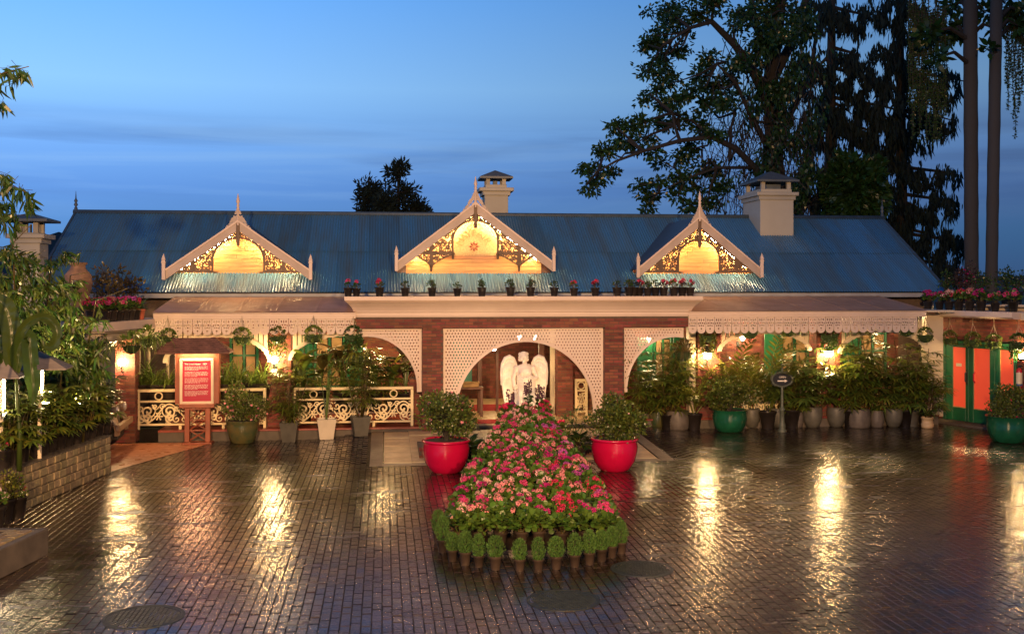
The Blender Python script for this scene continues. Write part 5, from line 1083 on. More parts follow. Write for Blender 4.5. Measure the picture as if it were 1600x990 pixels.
# ------------------------------------------------------------------ plants (z = 0 at the soil)
def fans(acc, P, out, nl=8, L=.30, w=.032, spread=1.9, mi=0):
    """Palmate leaves: leaflets radiating from each point."""
    P = np.asarray(P); n = len(P); out = unit(out); side = unit(np.cross(out, np.array([0, 0, 1.0]) + rng.normal(0, .15, (n, 3)))); up = np.cross(side, out)
    for k in range(nl):
        f = (k + .5) / nl * 2 - 1; a = f * spread + rng.normal(0, .07, n); d = out * np.cos(a)[:, None] + side * np.sin(a)[:, None] + up * (.10 * (1 - abs(f)) - .12)
        leaves(acc, LANCE, P, d, up, L * (1 - .25 * abs(f)) * rng.uniform(.85, 1.1, n), w * rng.uniform(.85, 1.15, n), mi)
def rhapis(h=1.5, canes=8, spread=.32, per=7, leaf='leaf_palm', L=.36, w=.044, low=.22, nl=8):
    st, fo = Acc(), Acc(); P, D = [], []
    for c in range(canes):
        a = rng.uniform(0, 2 * PI); r0 = rng.uniform(.02, .10); hh = h * rng.uniform(.55, 1.0); lean = rng.uniform(.05, spread)
        top = np.array([math.cos(a) * (r0 + lean), math.sin(a) * (r0 + lean), hh]); base = np.array([math.cos(a) * r0, math.sin(a) * r0, -.03]); st.tube([base, (base + top) / 2 + rng.normal(0, .02, 3), top], [.012, .011, .008], 5)
        for k in range(per):
            f = rng.uniform(low, 1.0); b = base + (top - base) * f; aa = rng.uniform(0, 2 * PI); el = rng.uniform(-.1, .9) if f > .6 else rng.uniform(-.35, .5); ln = rng.uniform(.12, .32) * (1 if f < .9 else .7)
            d = np.array([math.cos(aa) * math.cos(el), math.sin(aa) * math.cos(el), math.sin(el)]); e = b + d * ln; st.tube([b, b + d * ln * .6 + np.array([0, 0, .015]), e], [.005, .004, .003], 3, cap=False); P.append(e); D.append(d * np.array([1, 1, .4]) + np.array([0, 0, -.12]))
    fans(fo, P, np.array(D), nl, L, w); return [('stem', st.mesh('stem', 'leaf_brown', True)), ('foliage', fo.mesh('foliage', leaf))]
def areca(h=1.6, fr=12, leaf='leaf_yellow', droop=1.3, Lf=1.2, w=.03):
    st, fo = Acc(), Acc()
    for c in range(fr):
        a = rng.uniform(0, 2 * PI); el = rng.uniform(.75, 1.45); L = Lf * rng.uniform(.7, 1.1); p = np.array([math.cos(a) * .05, math.sin(a) * .05, rng.uniform(0, h * .3)]); pts = [p]; e = el; n = 12
        for k in range(n): pts.append(pts[-1] + np.array([math.cos(a) * math.cos(e), math.sin(a) * math.cos(e), math.sin(e)]) * L / n * (h / 1.2)); e -= droop / n * (.5 + k / n)
        st.tube(pts, np.linspace(.012, .003, n + 1), 4, cap=False); pts = np.array(pts); Q = np.repeat(pts[4:], 3, 0) + rng.normal(0, .01, ((n - 3) * 3, 3)); T = np.repeat(unit(np.gradient(pts, axis=0))[4:], 3, 0)
        side = unit(np.cross(T, [0, 0, 1.0])); up = np.cross(side, T)
        for s in (-1, 1): leaves(fo, LANCE, Q, side * s + T * .9 + up * .25 + rng.normal(0, .08, Q.shape), up, np.repeat(np.linspace(.30, .16, n - 3), 3) * rng.uniform(.8, 1.1, len(Q)), w)
    return [('stem', st.mesh('stem', 'leaf_yellow', True)), ('foliage', fo.mesh('foliage', leaf))]
def grasses(n=60, L=.55, w=.022, r=.10, leaf='leaf_grass', lo=.7, hi=1.5, droop=1.7):
    fo = Acc(); a = rng.uniform(0, 2 * PI, n); q = rng.uniform(0, r, n); strap(fo, np.stack([np.cos(a) * q, np.sin(a) * q, np.zeros(n)], 1), a + rng.normal(0, .5, n), rng.uniform(lo, hi, n), L * rng.uniform(.55, 1.1, n), np.full(n, w), droop * rng.uniform(.5, 1.2, n)); return [('foliage', fo.mesh('foliage', leaf))]
def bush(rx=.5, rzz=.4, n=1500, leaf='leaf_bush', L=.06, w=.035, zc=None, flowers=0, petal='petal_salmon', fl=.03, lobes=9, T=LANCE, hang=0):
    st, fo = Acc(), Acc(); zc = rzz * .75 if zc is None else zc; C = rdir(lobes, .15) * np.array([rx, rx, rzz]) * rng.uniform(.35, .72, (lobes, 1)) + np.array([0, 0, zc]); C = np.vstack([C, [[0, 0, zc]]]); S = rng.uniform(.33, .55, len(C))
    for c in C: st.tube([(0, 0, -.04), (c[0] * .3, c[1] * .3, c[2] * .5), tuple(c)], [.014, .01, .005], 5)
    k = rng.integers(0, len(C), n); d = rdir(n); P = C[k] + d * (np.array([rx, rx, rzz]) * S[k][:, None]) * (rng.uniform(.35, 1.08, n) ** .6)[:, None]; ok = P[:, 2] > (-hang if hang else .01) ; P, d = P[ok], d[ok]
    leaves(fo, T, P, d + rng.normal(0, .6, P.shape) + [0, 0, .25], rdir(len(P)), L * rng.uniform(.6, 1.2, len(P)), w * rng.uniform(.7, 1.2, len(P)))
    tw = Acc(); m = 60; kk = rng.integers(0, len(C), m); dd = rdir(m, .3)
    for i in range(m): e = C[kk[i]] + dd[i] * np.array([rx, rx, rzz]) * S[kk[i]] * rng.uniform(.9, 1.15); tw.tube([C[kk[i]], e], [.004, .002], 3, cap=False)
    st.v += tw.v; st.blocks += [(b + st.n, mm) for b, mm in tw.blocks]; st.n += tw.n
    out = [('stem', st.mesh('stem', 'twig')), ('foliage', fo.mesh('foliage', leaf))]
    if flowers:
        b = Acc(); kk = rng.integers(0, len(C), flowers); dd = rdir(flowers, .2); blossom(b, C[kk] + dd * (np.array([rx, rx, rzz]) * S[kk][:, None]) * 1.04, dd, fl); out.append(('blossoms', b.mesh('blossoms', petal), 'stuff'))
    return out
def blossom(acc, P, D, s, np_=6):
    n = len(P); D = unit(D + np.array([0, -.2, .1])); a = unit(np.cross(D, rdir(n))); b = np.cross(D, a); s = np.broadcast_to(s, (n,))
    for k in range(np_):
        t = 2 * PI * k / np_; d = a * math.cos(t) + b * math.sin(t) + D * rng.uniform(.25, .8, n)[:, None]; leaves(acc, PETAL, P, d, D, s * rng.uniform(.8, 1.1, n), s * .85)
def geranium(r=.19, n=90, heads=7, petal='petal_pink', h=.26, hs=.05, leaf='leaf_geranium', leafs=.075):
    fo, st = Acc(), Acc(); d = rdir(n, .1, -.2, 1); P = d * np.array([r, r, h * .6]) * (rng.uniform(.25, 1, n) ** .5)[:, None] + [0, 0, h * .45]; leaves(fo, ROUND, P, d + rng.normal(0, .4, d.shape) + np.array([0, 0, -.15]), np.array([0, 0, 1.0]) + rng.normal(0, .45, (n, 3)) + d * .5, leafs * rng.uniform(.6, 1.15, n), leafs * rng.uniform(.7, 1.15, n))
    for k in range(10): q = P[k]; st.tube([(0, 0, -.02), tuple(q * np.array([.6, .6, .7])), tuple(q)], [.006, .005, .003], 4, cap=False)
    out = [('stem', st.mesh('stem', 'leaf_brown')), ('foliage', fo.mesh('foliage', leaf))]
    if heads:
        b = Acc(); hd = rdir(heads, .35, -.1, 1); C = hd * np.array([r * .95, r * .95, h * .62]) + [0, 0, h * .55]; m = 17
        for c, dd in zip(C, hd):
            q = rdir(m, .2); blossom(b, c + q * hs * rng.uniform(.6, 1.0, (m, 1)), q + dd * .3, hs * .42, 5)
        out.append(('blossoms', b.mesh('blossoms', petal), 'stuff'))
    return out
def roses(heads=6, petal='petal_rose', r=.15, h=.34):
    g = geranium(r, 60, 0, h=h, leaf='leaf_bush'); b = Acc(); hd = rdir(heads, .4, 0, 1)
    for dd in hd:
        c = dd * np.array([r, r, h * .5]) + [0, 0, h * .62]
        for k, (s, q) in enumerate(((.038, 8), (.030, 6), (.019, 5))):
            D = np.tile(unit(dd + np.array([0, -.5, .2])), (1, 1)); a = unit(np.cross(D, rdir(1))); bb = np.cross(D, a)
            for j in range(q): t = 2 * PI * j / q + k; leaves(b, PETAL, c[None] + (a * math.cos(t) + bb * math.sin(t)) * s * .35, (a * math.cos(t) + bb * math.sin(t)) * .8 + D * (.5 + .5 * k), D, s, s * .95)
    return g + [('blossoms', b.mesh('blossoms', petal), 'stuff')]
def spike(n=4, h=.55, petal='petal_purple'):
    st, fo, b = Acc(), Acc(), Acc()
    for k in range(n):
        a = rng.uniform(0, 2 * PI); q = np.array([math.cos(a) * rng.uniform(.04, .16), math.sin(a) * rng.uniform(.04, .16), h * rng.uniform(.7, 1.05)]); st.tube([(0, 0, 0), tuple(q * [.6, .6, .5]), tuple(q)], [.007, .006, .004], 4)
        for z in np.linspace(.62, 1.0, 6): m = 5; dd = rdir(m, 0, -.3, .5); P = np.tile(q * np.array([1, 1, z]), (m, 1)) + dd * .03; blossom(b, P, dd, .022, 4)
        m = 9; dd = rdir(m, 0, -.3, .6); leaves(fo, LANCE, np.tile(q * .5, (m, 1)) * np.stack([np.ones(m), np.ones(m), rng.uniform(.1, 1.2, m)], 1), dd, rdir(m), .11, .05)
    return [('stem', st.mesh('stem', 'leaf_dark')), ('foliage', fo.mesh('foliage', 'leaf_dark')), ('blossoms', b.mesh('blossoms', petal), 'stuff')]
def dwarf_conifer(h=.32, r=.105):
    fo = Acc(); n = 1100; f = rng.uniform(0.02, 1, n); prof = r * np.sqrt(np.clip(np.sin(PI * np.clip(f * .9 + .08, 0, 1)), 0, 1)); a = rng.uniform(0, 2 * PI, n); q = prof * rng.uniform(.45, 1.05, n) * (1 + .12 * np.sin(a * 5 + f * 9))
    P = np.stack([np.cos(a) * q, np.sin(a) * q, f * h], 1); D = np.stack([np.cos(a) * .55, np.sin(a) * .55, np.full(n, .9)], 1) + rng.normal(0, .25, (n, 3)); leaves(fo, DIA, P, D, np.stack([np.cos(a), np.sin(a), np.zeros(n)], 1) + rng.normal(0, .5, (n, 3)), .036 * rng.uniform(.7, 1.3, n), .012)
    return [('foliage', fo.mesh('foliage', 'leaf_conifer')), ('stem', Acc().tube([(0, 0, -.06), (0, 0, h * .7)], [.012, .006], 6).mesh('stem', 'twig'))]
def broadleaf(n=10, h=.9, L=.42, w=.15, leaf='leaf_brown', lean=.5):
    st, fo = Acc(), Acc()
    for k in range(n):
        a = rng.uniform(0, 2 * PI); hh = h * rng.uniform(.35, 1); b = np.array([math.cos(a) * .12 * hh, math.sin(a) * .12 * hh, hh]); st.tube([(0, 0, -.02), tuple(b * .5), tuple(b)], [.014, .012, .006], 5); el = rng.uniform(.15, 1.1); N = np.array([[-math.cos(a) * .5, -math.sin(a) * .5, 1.0]])
        seg = 5; az = np.array([a]); m = 7
        # a folded blade: three strips along an arching midrib
        pts = [b]; e = el
        for s in range(m): pts.append(pts[-1] + np.array([math.cos(a) * math.cos(e), math.sin(a) * math.cos(e), math.sin(e)]) * L * rng.uniform(.95, 1.05) / m); e -= 1.5 * lean / m
        sd = np.array([-math.sin(a), math.cos(a), 0]); V = []; ws = [.12, .55, .85, 1, .95, .75, .42, .03]
        for s, p in enumerate(pts): V += [p - sd * w / 2 * ws[s] + [0, 0, w * .16 * ws[s]], p, p + sd * w / 2 * ws[s] + [0, 0, w * .16 * ws[s]]]
        fo.add(V, [(s * 3 + j, s * 3 + j + 1, s * 3 + 4 + j, s * 3 + 3 + j) for s in range(m) for j in range(2)])
    return [('stem', st.mesh('stem', 'leaf_grass')), ('foliage', fo.mesh('foliage', leaf, True))]
def papyrus(h=.75, n=3):
    st, fo = Acc(), Acc()
    for k in range(n):
        a = rng.uniform(0, 2 * PI); t = np.array([math.cos(a) * .14 * k, math.sin(a) * .14 * k, h * (1 - .16 * k)]); st.tube([(0, 0, 0), tuple(t * .6), tuple(t)], [.012, .01, .008], 5); m = 26; az = rng.uniform(0, 2 * PI, m); strap(fo, np.tile(t, (m, 1)), az, rng.uniform(.1, .8, m), np.full(m, .34) * rng.uniform(.7, 1.1, m), np.full(m, .02), np.full(m, 1.2))
    return [('stem', st.mesh('stem', 'leaf_grass')), ('foliage', fo.mesh('foliage', 'leaf_grass'))]
def trailing(n=60, L=.7, r=.22, leaf='leaf_grass', w=.02, up=60):
    fo = Acc(); a = rng.uniform(0, 2 * PI, n); strap(fo, np.stack([np.cos(a) * r * .7, np.sin(a) * r * .7, np.full(n, .02)], 1), a, rng.uniform(.2, .9, n), L * rng.uniform(.5, 1.1, n), np.full(n, w), rng.uniform(2.2, 3.0, n))
    if up: d = rdir(up, .5, 0, 1); leaves(fo, LANCE, d * r * .8 + [0, 0, .03], d + rng.normal(0, .3, d.shape), rdir(up), .13 * rng.uniform(.7, 1.2, up), .04)
    return fo.mesh('foliage', leaf)
def vines(n=26, L=.7, r=.2, leaf='leaf_bush', per=16, s=.05):
    fo = Acc(); P = []; 
    for k in range(n):
        a = rng.uniform(0, 2 * PI); ll = L * rng.uniform(.4, 1); z = -np.linspace(-.04, ll, per); q = r * (1 + .15 * np.sin(z * 6 + k)); P.append(np.stack([np.cos(a + z * .4) * q, np.sin(a + z * .4) * q, z], 1) + rng.normal(0, .012, (per, 3)))
    P = np.concatenate(P); leaves(fo, ROUND, P, rdir(len(P)) + [0, 0, -.6], rdir(len(P)) + [0, -.6, .3], s * rng.uniform(.6, 1.2, len(P)), s * .9); m = 120; d = rdir(m, .4, -.1, 1); leaves(fo, ROUND, d * r * 1.05 + [0, 0, .02], d, rdir(m), s * 1.2, s * 1.1); return fo.mesh('foliage', leaf)
# prototypes
RH = [rhapis(1.5, 9), rhapis(1.15, 8, .4, leaf='leaf_grass'), rhapis(1.7, 10, .38, 9), rhapis(.9, 8, .36, 8, L=.26)]
AR = [areca(1.5, 12), areca(1.2, 10)]
GR = [grasses(), grasses(70, .6, .018, .12), grasses(50, .5, .024, droop=2.2)]
FLOWER = [geranium(petal=p) for p in ('petal_pink', 'petal_salmon', 'petal_magenta', 'petal_red', 'petal_peach', 'petal_lilac')]
def potted(pot, plant, name, label, cat, loc, rz=0, s=1, group=None, dz=None, ps=1):
    """A pot with its plant: one thing whose parts stand in it."""
    t = thing(name, label, cat, loc, rz, s, group); top = max(v.co.z for v in POT[pot].vertices); link('pot', POT[pot], t)
    for p in plant: link(p[0], p[1], t, (0, 0, top - .04 if dz is None else dz), None, ps, kind=p[2] if len(p) > 2 else None)
    return t
# ------------------------------------------------------------------ flower mound
def mound():
    Fp, Bp = on_z(833, 873), Vector((on_v(822, 640, 23.9).x, 23.9, 0)); ax = (Bp - Fp); Ln = ax.length; ax.normalize(); sd = Vector((ax.y, -ax.x, 0))
    def half(s): return np.interp(s, [0, .08, .25, .5, .75, 1], [1.05, 1.22, 1.17, 1.00, .68, .32])
    def top(s): return np.interp(s, [0, .1, .3, .6, .85, 1], [.10, .30, .47, .66, .88, 1.12])
    st = thing('flower_stand', 'dark stepped stand hidden beneath the flower mound', 'plant stand', (Fp.x, Fp.y, 0), math.atan2(ax.y, ax.x) - PI / 2)
    a = Acc()
    for k in range(9): s0, s1 = k / 9 + .03, (k + 1) / 9 + .03; w = float(half(s1)) * .86; a.box(-w, w, s0 * Ln, s1 * Ln, 0, max(.05, float(top(s0)) - .22))
    link('steps', a.mesh('steps', 'pot_brown'), st)
    cols = [('petal_pink', 'bright pink'), ('petal_salmon', 'salmon pink'), ('petal_magenta', 'magenta'), ('petal_red', 'red'), ('petal_peach', 'pale peach'), ('petal_lilac', 'lilac pink')]
    protos = [[geranium(.17, 85, random.randint(7, 10), c[0], hs=.033) for _ in range(2)] for c in cols]; leafy = geranium(.19, 120, 0)
    rows = np.arange(.075, .93, .27 / Ln)
    for r, s in enumerate(rows):
        h = float(half(s)); n = max(2, int(round(2 * h / .29)))
        for i in range(n):
            f = (i + .5) / n * 2 - 1 + rng.uniform(-.05, .05); c = Fp + ax * (s * Ln + rng.uniform(-.04, .04)) + sd * f * h; z = float(top(s)) - .22 - .22 * abs(f) ** 2.2 * (1 if s > .12 else .3)
            x = f * .8 + rng.normal(0, .35)
            ci = (rng.choice([0, 2, 0, 2, 1, 4]) if f < -.45 else rng.choice([0, 5, 3, 2, 1]) if f > .35 else rng.choice([1, 0, 4, 2, 4, 1, 2, 0])) if r > 0 else rng.choice([1, 4, 0])
            pl = leafy if (r == 0 or rng.uniform() < .16) else protos[ci][rng.integers(0, 2)]; nm = cols[ci][1]
            wh = f'{ORD[i]} from left in the {ORD[r]} mound row from the front'
            lb, g = (f'leafy geranium, {wh}', 'geraniums in the flower mound') if pl is leafy else (f'{nm} geranium, {wh}', 'geraniums in the flower mound')
            potted('small', pl, 'geranium', lb, 'flowering plant', (c.x, c.y, max(0, z)), rng.uniform(0, 6.28), rng.uniform(.92, 1.12), g)
    for k, (px, py, v, lb) in enumerate(((792, 645, 23.1, 'rose bush with crimson blooms left of the mound top'), (852, 640, 23.3, 'rose bush with deep pink blooms at the mound top, just under the statue'), (836, 668, 22.6, 'rose bush with deep pink blooms a step below the mound top'), (878, 672, 22.6, 'rose bush with deep pink blooms on the right shoulder of the mound'))):
        p = on_v(px, py, v); potted('small', roses(7, 'petal_rose' if k else 'petal_red'), 'rose_bush', lb, 'flowering plant', (p.x, v, p.z - .42), k * 1.7, 1.15, 'rose bushes on top of the flower mound')
    for k, (px, py, v, lb) in enumerate(((797, 612, 23.75, 'tall plum-dark flower spikes left of centre before the statue'), (827, 600, 23.8, 'tallest plum-dark flower spikes in front of the statue'), (842, 606, 23.6, 'plum-dark flower spikes right of the tallest ones before the statue'))):
        p = on_v(px, py, v); potted('small', spike(5 if k else 3, .6), 'stock_flower', lb, 'flowering plant', (p.x, v, p.z - .68), k, 1.0, 'dark flower spikes at the top of the mound')
    dc = [dwarf_conifer(), dwarf_conifer(.35, .095), dwarf_conifer(.29, .11)]
    spots = [(685, 851), (692, 866), (707, 880), (727, 885), (748, 889), (774, 893), (812, 895), (841, 895), (869, 892), (898, 889), (921, 885), (940, 880), (956, 874), (971, 868)]
    for k, (px, py) in enumerate(spots):
        p = on_z(px, py - 4); potted('small', dc[k % 3], 'dwarf_conifer', f'{ORD[k]} from the left of the dwarf conifers in brown pots ringing the mound', 'potted plant', (p.x, p.y, 0), k * 1.3, rng.uniform(.84, .98), 'dwarf conifers in pots around the flower mound')
mound()
# ------------------------------------------------------------------ pots on the courtyard
def place(px, py, z=0): return on_z(px, py, z)
p = place(697, 737); potted('red', bush(.66, .52, 3600, 'leaf_bush', .06, .033, flowers=26, petal='petal_salmon', fl=.03), 'flower_pot', 'big glossy red pot with a blossoming azalea left of the flower mound', 'potted plant', (p.x, p.y, 0), 0, .96, 'big red pots beside the flower mound', ps=1.22)
p = place(960, 734); potted('red', bush(.62, .48, 3800, 'leaf_bush', .062, .036, flowers=8, petal='petal_peach', fl=.025), 'flower_pot', 'big glossy red pot with a leafy azalea right of the flower mound', 'potted plant', (p.x, p.y, 0), 1, .96, 'big red pots beside the flower mound', ps=1.18)
p = place(380, 690); potted('green_tall', bush(.60, .52, 3000, 'leaf_bush', .05, .028, flowers=34, petal='petal_salmon', fl=.032), 'flower_pot', 'brown-green glazed pot of pink azalea beside the red notice board', 'potted plant', (p.x, p.y - .1, 0), 0, .92, ps=1.2)
p = place(1136, 672); potted('green', bush(.72, .52, 3200, 'leaf_bush', .07, .042, zc=.42), 'flower_pot', 'large green glazed pot with a spreading leafy bush before the right veranda', 'potted plant', (p.x, p.y - .2, 0), 0, 1.0)
p = place(1575, 690); potted('green', bush(.62, .42, 2600, 'leaf_bush', .06, .036, flowers=12, petal='petal_red', fl=.03), 'flower_pot', 'dark green glazed pot with a bush in front of the green doors', 'potted plant', (p.x, p.y, 0), 0, 1.1)
for k, (px, py, pot, pl, s, lb) in enumerate(((452, 689, 'square_dark', rhapis(1.6, 10, .42, 9, 'leaf_palm', .36, .026), 1.0, 'dark square pot with a fan palm before the lamp pillar'), (510, 685, 'square_white', broadleaf(14, 1.35, .38, .10, 'leaf_grass'), 1.05, 'white square pot with tall leafy stems before the left balustrade'), (563, 680, 'square_dark', rhapis(1.45, 10, .45, 9, 'leaf_palm', .32, .03), 1.0, 'dark square pot with a bushy fan palm before the left balustrade'))):
    z = 0
    for _ in range(6): q = place(px, py, z); z = float(rise(q.x, q.y))
    potted(pot, pl, 'potted_plant', lb, 'potted plant', (q.x, q.y - .02, z), .1 * k, s, 'square pots along the left balustrade')
row = [(1008, 669, 'scale_small', 'gr', .95, 'small textured pot of grassy leaves right beside the portico pillar'), (1028, 670, 'olive', 'rh1', 1.0, 'smooth olive pot with a fan palm, second from the portico pillar'), (1060, 671, 'scale', 'rh0', 1.0, 'wide scaly pot with a dense fan palm left of the green glazed pot'), (1094, 667, 'brown', 'ar1', .95, 'small brown pot with a yellowish palm just left of the green glazed pot'),
       (1176, 668, 'egg', 'ar0', 1.0, 'grey egg-shaped pot with a golden feather palm right of the green glazed pot'), (1194, 665, 'dark', 'rh3', 1.0, 'dark pot of low fan palm between green glazed pot and sign post'), (1215, 667, 'egg', 'rh1', 1.0, 'grey egg-shaped pot standing behind the oval sign post'), (1248, 668, 'scale_small', 'rh3', 1.0, 'narrow scaly pot of red-brown leaves right of the sign post'),
       (1272, 668, 'egg', 'rh1', 1.08, 'grey egg-shaped pot with a fan palm under the right pillar lantern'), (1309, 667, 'egg', 'rh3', 1.05, 'grey egg-shaped pot with drooping leaves right of the pillar lantern'), (1344, 668, 'scale', 'rh2', 1.0, 'widest scaly pot of the right row with the tallest fan palm'), (1373, 668, 'scale_small', 'gr2', 1.1, 'round scaly pot with a fern right of the tallest fan palm'),
       (1399, 667, 'egg', 'rh1', 1.0, 'grey pot with a light green frond hanging over its rim'), (1427, 666, 'dark', 'rh0', .95, 'dark square-sided pot of fan palm near the right end of the row'), (1452, 669, 'band', 'rh1', .95, 'small banded pale pot at the right end beside the green doors')]
kinds = {'gr': GR[1], 'gr2': GR[2], 'rh0': RH[0], 'rh1': RH[1], 'rh2': RH[2], 'rh3': RH[3], 'ar0': AR[0], 'ar1': AR[1]}
for k, (px, py, pot, kd, s, lb) in enumerate(row):
    q = place(px, py); potted(pot, kinds[kd], 'potted_plant', lb, 'potted plant', (q.x, q.y + .1, 0), k * 1.9, s, 'potted palms along the right veranda')
# palms behind the row, on the veranda edge
for k, (px, kd, s, lb) in enumerate(((1000, 'rh2', .9, 'fan palm against the brick pillar inside the right portico arch'), (1045, 'rh2', 1.0, 'tall fan palm behind the olive pot, below the hanging fern'), (1085, 'ar1', 1.05, 'feather palm in front of the lantern pillar'), (1150, 'ar0', 1.1, 'tall feather palm behind the green glazed pot'), (1200, 'ar0', 1.15, 'tall golden feather palm left of the sign post'), (1240, 'rh1', 1.2, 'fan palm behind and right of the oval sign'),
        (1330, 'rh2', 1.12, 'very tall fan palm right of the pillar lantern'), (1362, 'rh2', 1.05, 'tall fan palm behind the widest scaly pot'), (1415, 'rh0', 1.1, 'fan palm before the cream end post of the right veranda'), (1448, 'rh0', 1.0, 'fan palm at the corner by the green doors'))):
    q = on_v(px, CY, 27.1); potted('black_big', kinds[kd], 'potted_palm', lb, 'potted plant', (q.x, 27.12 + .1 * (k % 2), .0), k * 2.3 + 1, s * 1.17, 'palms behind the pots of the right veranda')
# left balustrade: grass troughs and leafy plants behind the rail
for k, px in enumerate((222, 243, 264, 352, 374, 396, 410)):
    q = on_v(px, CY, 26.95); potted('black_big', GR[k % 3], 'grass_plant', f'{ORD[k]} grassy plant from the left behind the balustrade of the notice board', 'potted plant', (q.x, 26.95, .80), k * 1.4, 1.55, 'grassy plants on the left balustrade')
tr = link('plant_shelf', Acc().box(0, PX(414, 27) - PX(216, 27), -.16, .2, 0, .06, 0, .008).mesh('plant_shelf', 'dark_wood'), loc=(PX(216, 27), 26.97, .739)); tag(tr, 'dark shelf carrying grassy plants behind the first balustrade', 'shelf')
for k, (px, lf, sz, lb) in enumerate(((470, 'leaf_palm', 1.0, 'broad-leaved green plant behind the left end of the second balustrade'), (500, 'leaf_brown', 1.15, 'tall brown-leaved plant behind the white square pot'), (535, 'leaf_brown', 1.1, 'large bronze-leaved plant under the arched board'), (585, 'leaf_dark', 1.0, 'dark leafy plant below the big hanging basket'), (612, 'leaf_yellow', .9, 'variegated yellow plant behind the right balustrade end'), (634, 'leaf_plum', 1.0, 'plum-leaved plant beside the inner brick pier'))):
    q = on_v(px, CY, 27.1); potted('black_big', broadleaf(13, .75, .5, .19, lf), 'broadleaf_plant', lb, 'potted plant', (q.x, 27.1 + .12 * (k % 2), .60), k, sz * 1.25, 'broad-leaved plants behind the second balustrade')
for k, (px, kd, sz, lb) in enumerate(((478, 2, 1.0, 'tall fan palm behind the second balustrade right of the lamp pillar'), (548, 0, 1.05, 'fan palm behind the second balustrade above the right dark square pot'), (598, 0, .95, 'fan palm behind the second balustrade near its right end'), (370, 1, 1.0, 'fan palm behind the first balustrade right of the notice board'), (240, 1, .95, 'fan palm behind the first balustrade left of the notice board'))):
    q = on_v(px, CY, 27.5); potted('black_big', RH[kd], 'potted_palm', lb, 'potted plant', (q.x, 27.5, .27), k * 1.3, sz, 'palms on the left veranda')
tr = link('plant_shelf', Acc().box(0, PX(645, 27) - PX(458, 27), -.18, .24, 0, .06, 0, .008).mesh('plant_shelf', 'dark_wood'), loc=(PX(458, 27), 27.1, .539)); tag(tr, 'dark shelf carrying broad-leaved plants behind the second balustrade', 'shelf')
for k, (px, py, v, lb) in enumerate(((722, 690, 23.2, 'umbrella sedge beside the left red pot'), (900, 688, 23.3, 'umbrella sedge left of the right red pot'), (884, 700, 23.0, 'smaller umbrella sedge on the right slope of the mound'))):
    q = on_v(px, py, v); potted('small', papyrus(.62 if k < 2 else .5), 'umbrella_sedge', lb, 'potted plant', (q.x, v, .12), k, 1.1, 'umbrella sedges behind the flower mound')
for k, (px, py, lb) in enumerate(((738, 728, 'dark arching palm between left red pot and flower mound'), (905, 718, 'dark arching palm between flower mound and right red pot'))):
    q = place(px, py); potted('brown', areca(.55, 9, 'leaf_dark', 1.9, .75, .028), 'arching_palm', lb, 'potted plant', (q.x, q.y, 0), k, .9, 'arching palms at the back of the mound')
q = on_v(790, 655, 24.6); potted('small', geranium(.16, 90, 0, leaf='leaf_dark'), 'leafy_plant', 'dark leafy plant at the foot of the statue', 'potted plant', (q.x, 24.6, .2), 0, 1.3)
# ------------------------------------------------------------------ pots on ledges
xs = [544, 557, 593, 633, 675, 714.5, 753, 797.5, 829, 866, 897, 930, 964, 983, 989.5, 999, 1012, 1024, 1037, 1053, 1066, 1078.5]
small = [geranium(.11, 34, h_, p, .2, .042, lf, .06) for h_, p, lf in ((5, 'petal_red', 'leaf_plum'), (0, 'petal_red', 'leaf_dark'), (3, 'petal_pink', 'leaf_dark'), (4, 'petal_red', 'leaf_bush'))]; small += [bush(.13, .16, 90, 'leaf_dark', .06, .035)]
pick = [2, 2, 3, 1, 4, 1, 4, 4, 4, 1, 3, 0, 1, 4, 1, 0, 4, 1, 0, 3, 0, 3]
for k, px in enumerate(xs):
    v = VE - .20 + (0.12 if 983 < px < 1000 else 0); q = on_v(px, 462, v); potted('black', small[pick[k]], 'ledge_pot', f'{ORD[k]} flower pot from the left on the pale portico cornice', 'potted plant', (q.x, v, CZ1 + .002), k * 2.1, rng.uniform(.82, .95), 'flower pots on the portico cornice')
for k, px in enumerate((1450, 1468, 1483, 1498, 1515, 1533, 1555, 1583)):
    q = on_annex(RAX(px, .66), -.66, 3.032); potted('black', FLOWER[(2, 2, 4, 3, 1, 2, 0, 0)[k]], 'ledge_pot', f'{ORD[k]} flower pot from the left along the front of the right wing ledge', 'potted plant', q, k, rng.uniform(.92, 1.1), 'front flower pots on the right wing ledge')
for k, (px, kd) in enumerate(((1477, 'black_big'), (1500, 'black_big'), (1513, 'terracotta'), (1534, 'black_big'), (1572, 'black_big'), (1589, 'black_big'))):
    pl = (bush(.3, .34, 300, 'leaf_dark', .07, .04), bush(.25, .4, 260, 'leaf_plum', .06, .035), bush(.3, .5, 420, 'leaf_plum', .06, .04, flowers=30, petal='petal_magenta', fl=.035), bush(.28, .34, 300, 'leaf_dark', .07, .04), bush(.36, .42, 240, 'leaf_dark', .08, .045), bush(.36, .42, 240, 'leaf_dark', .08, .045))[k]
    q = on_annex(RAX(px, -.2), .2, 3.20); potted(kd, pl, 'roof_shrub', ('small shrub pot at the roof end behind the right ledge', 'dark shrub pot second behind the right ledge', 'pink blossoming shrub in a terracotta pot below the left pale trunk', 'dark shrub pot between the two pale trunks', 'sparse shrub silhouetted right of the pale trunks', 'sparse shrub silhouetted at the right picture edge')[k], 'potted plant', q, k, 1, 'shrubs behind the right ledge')
du = (LEo.x - LC.x) / 2.3
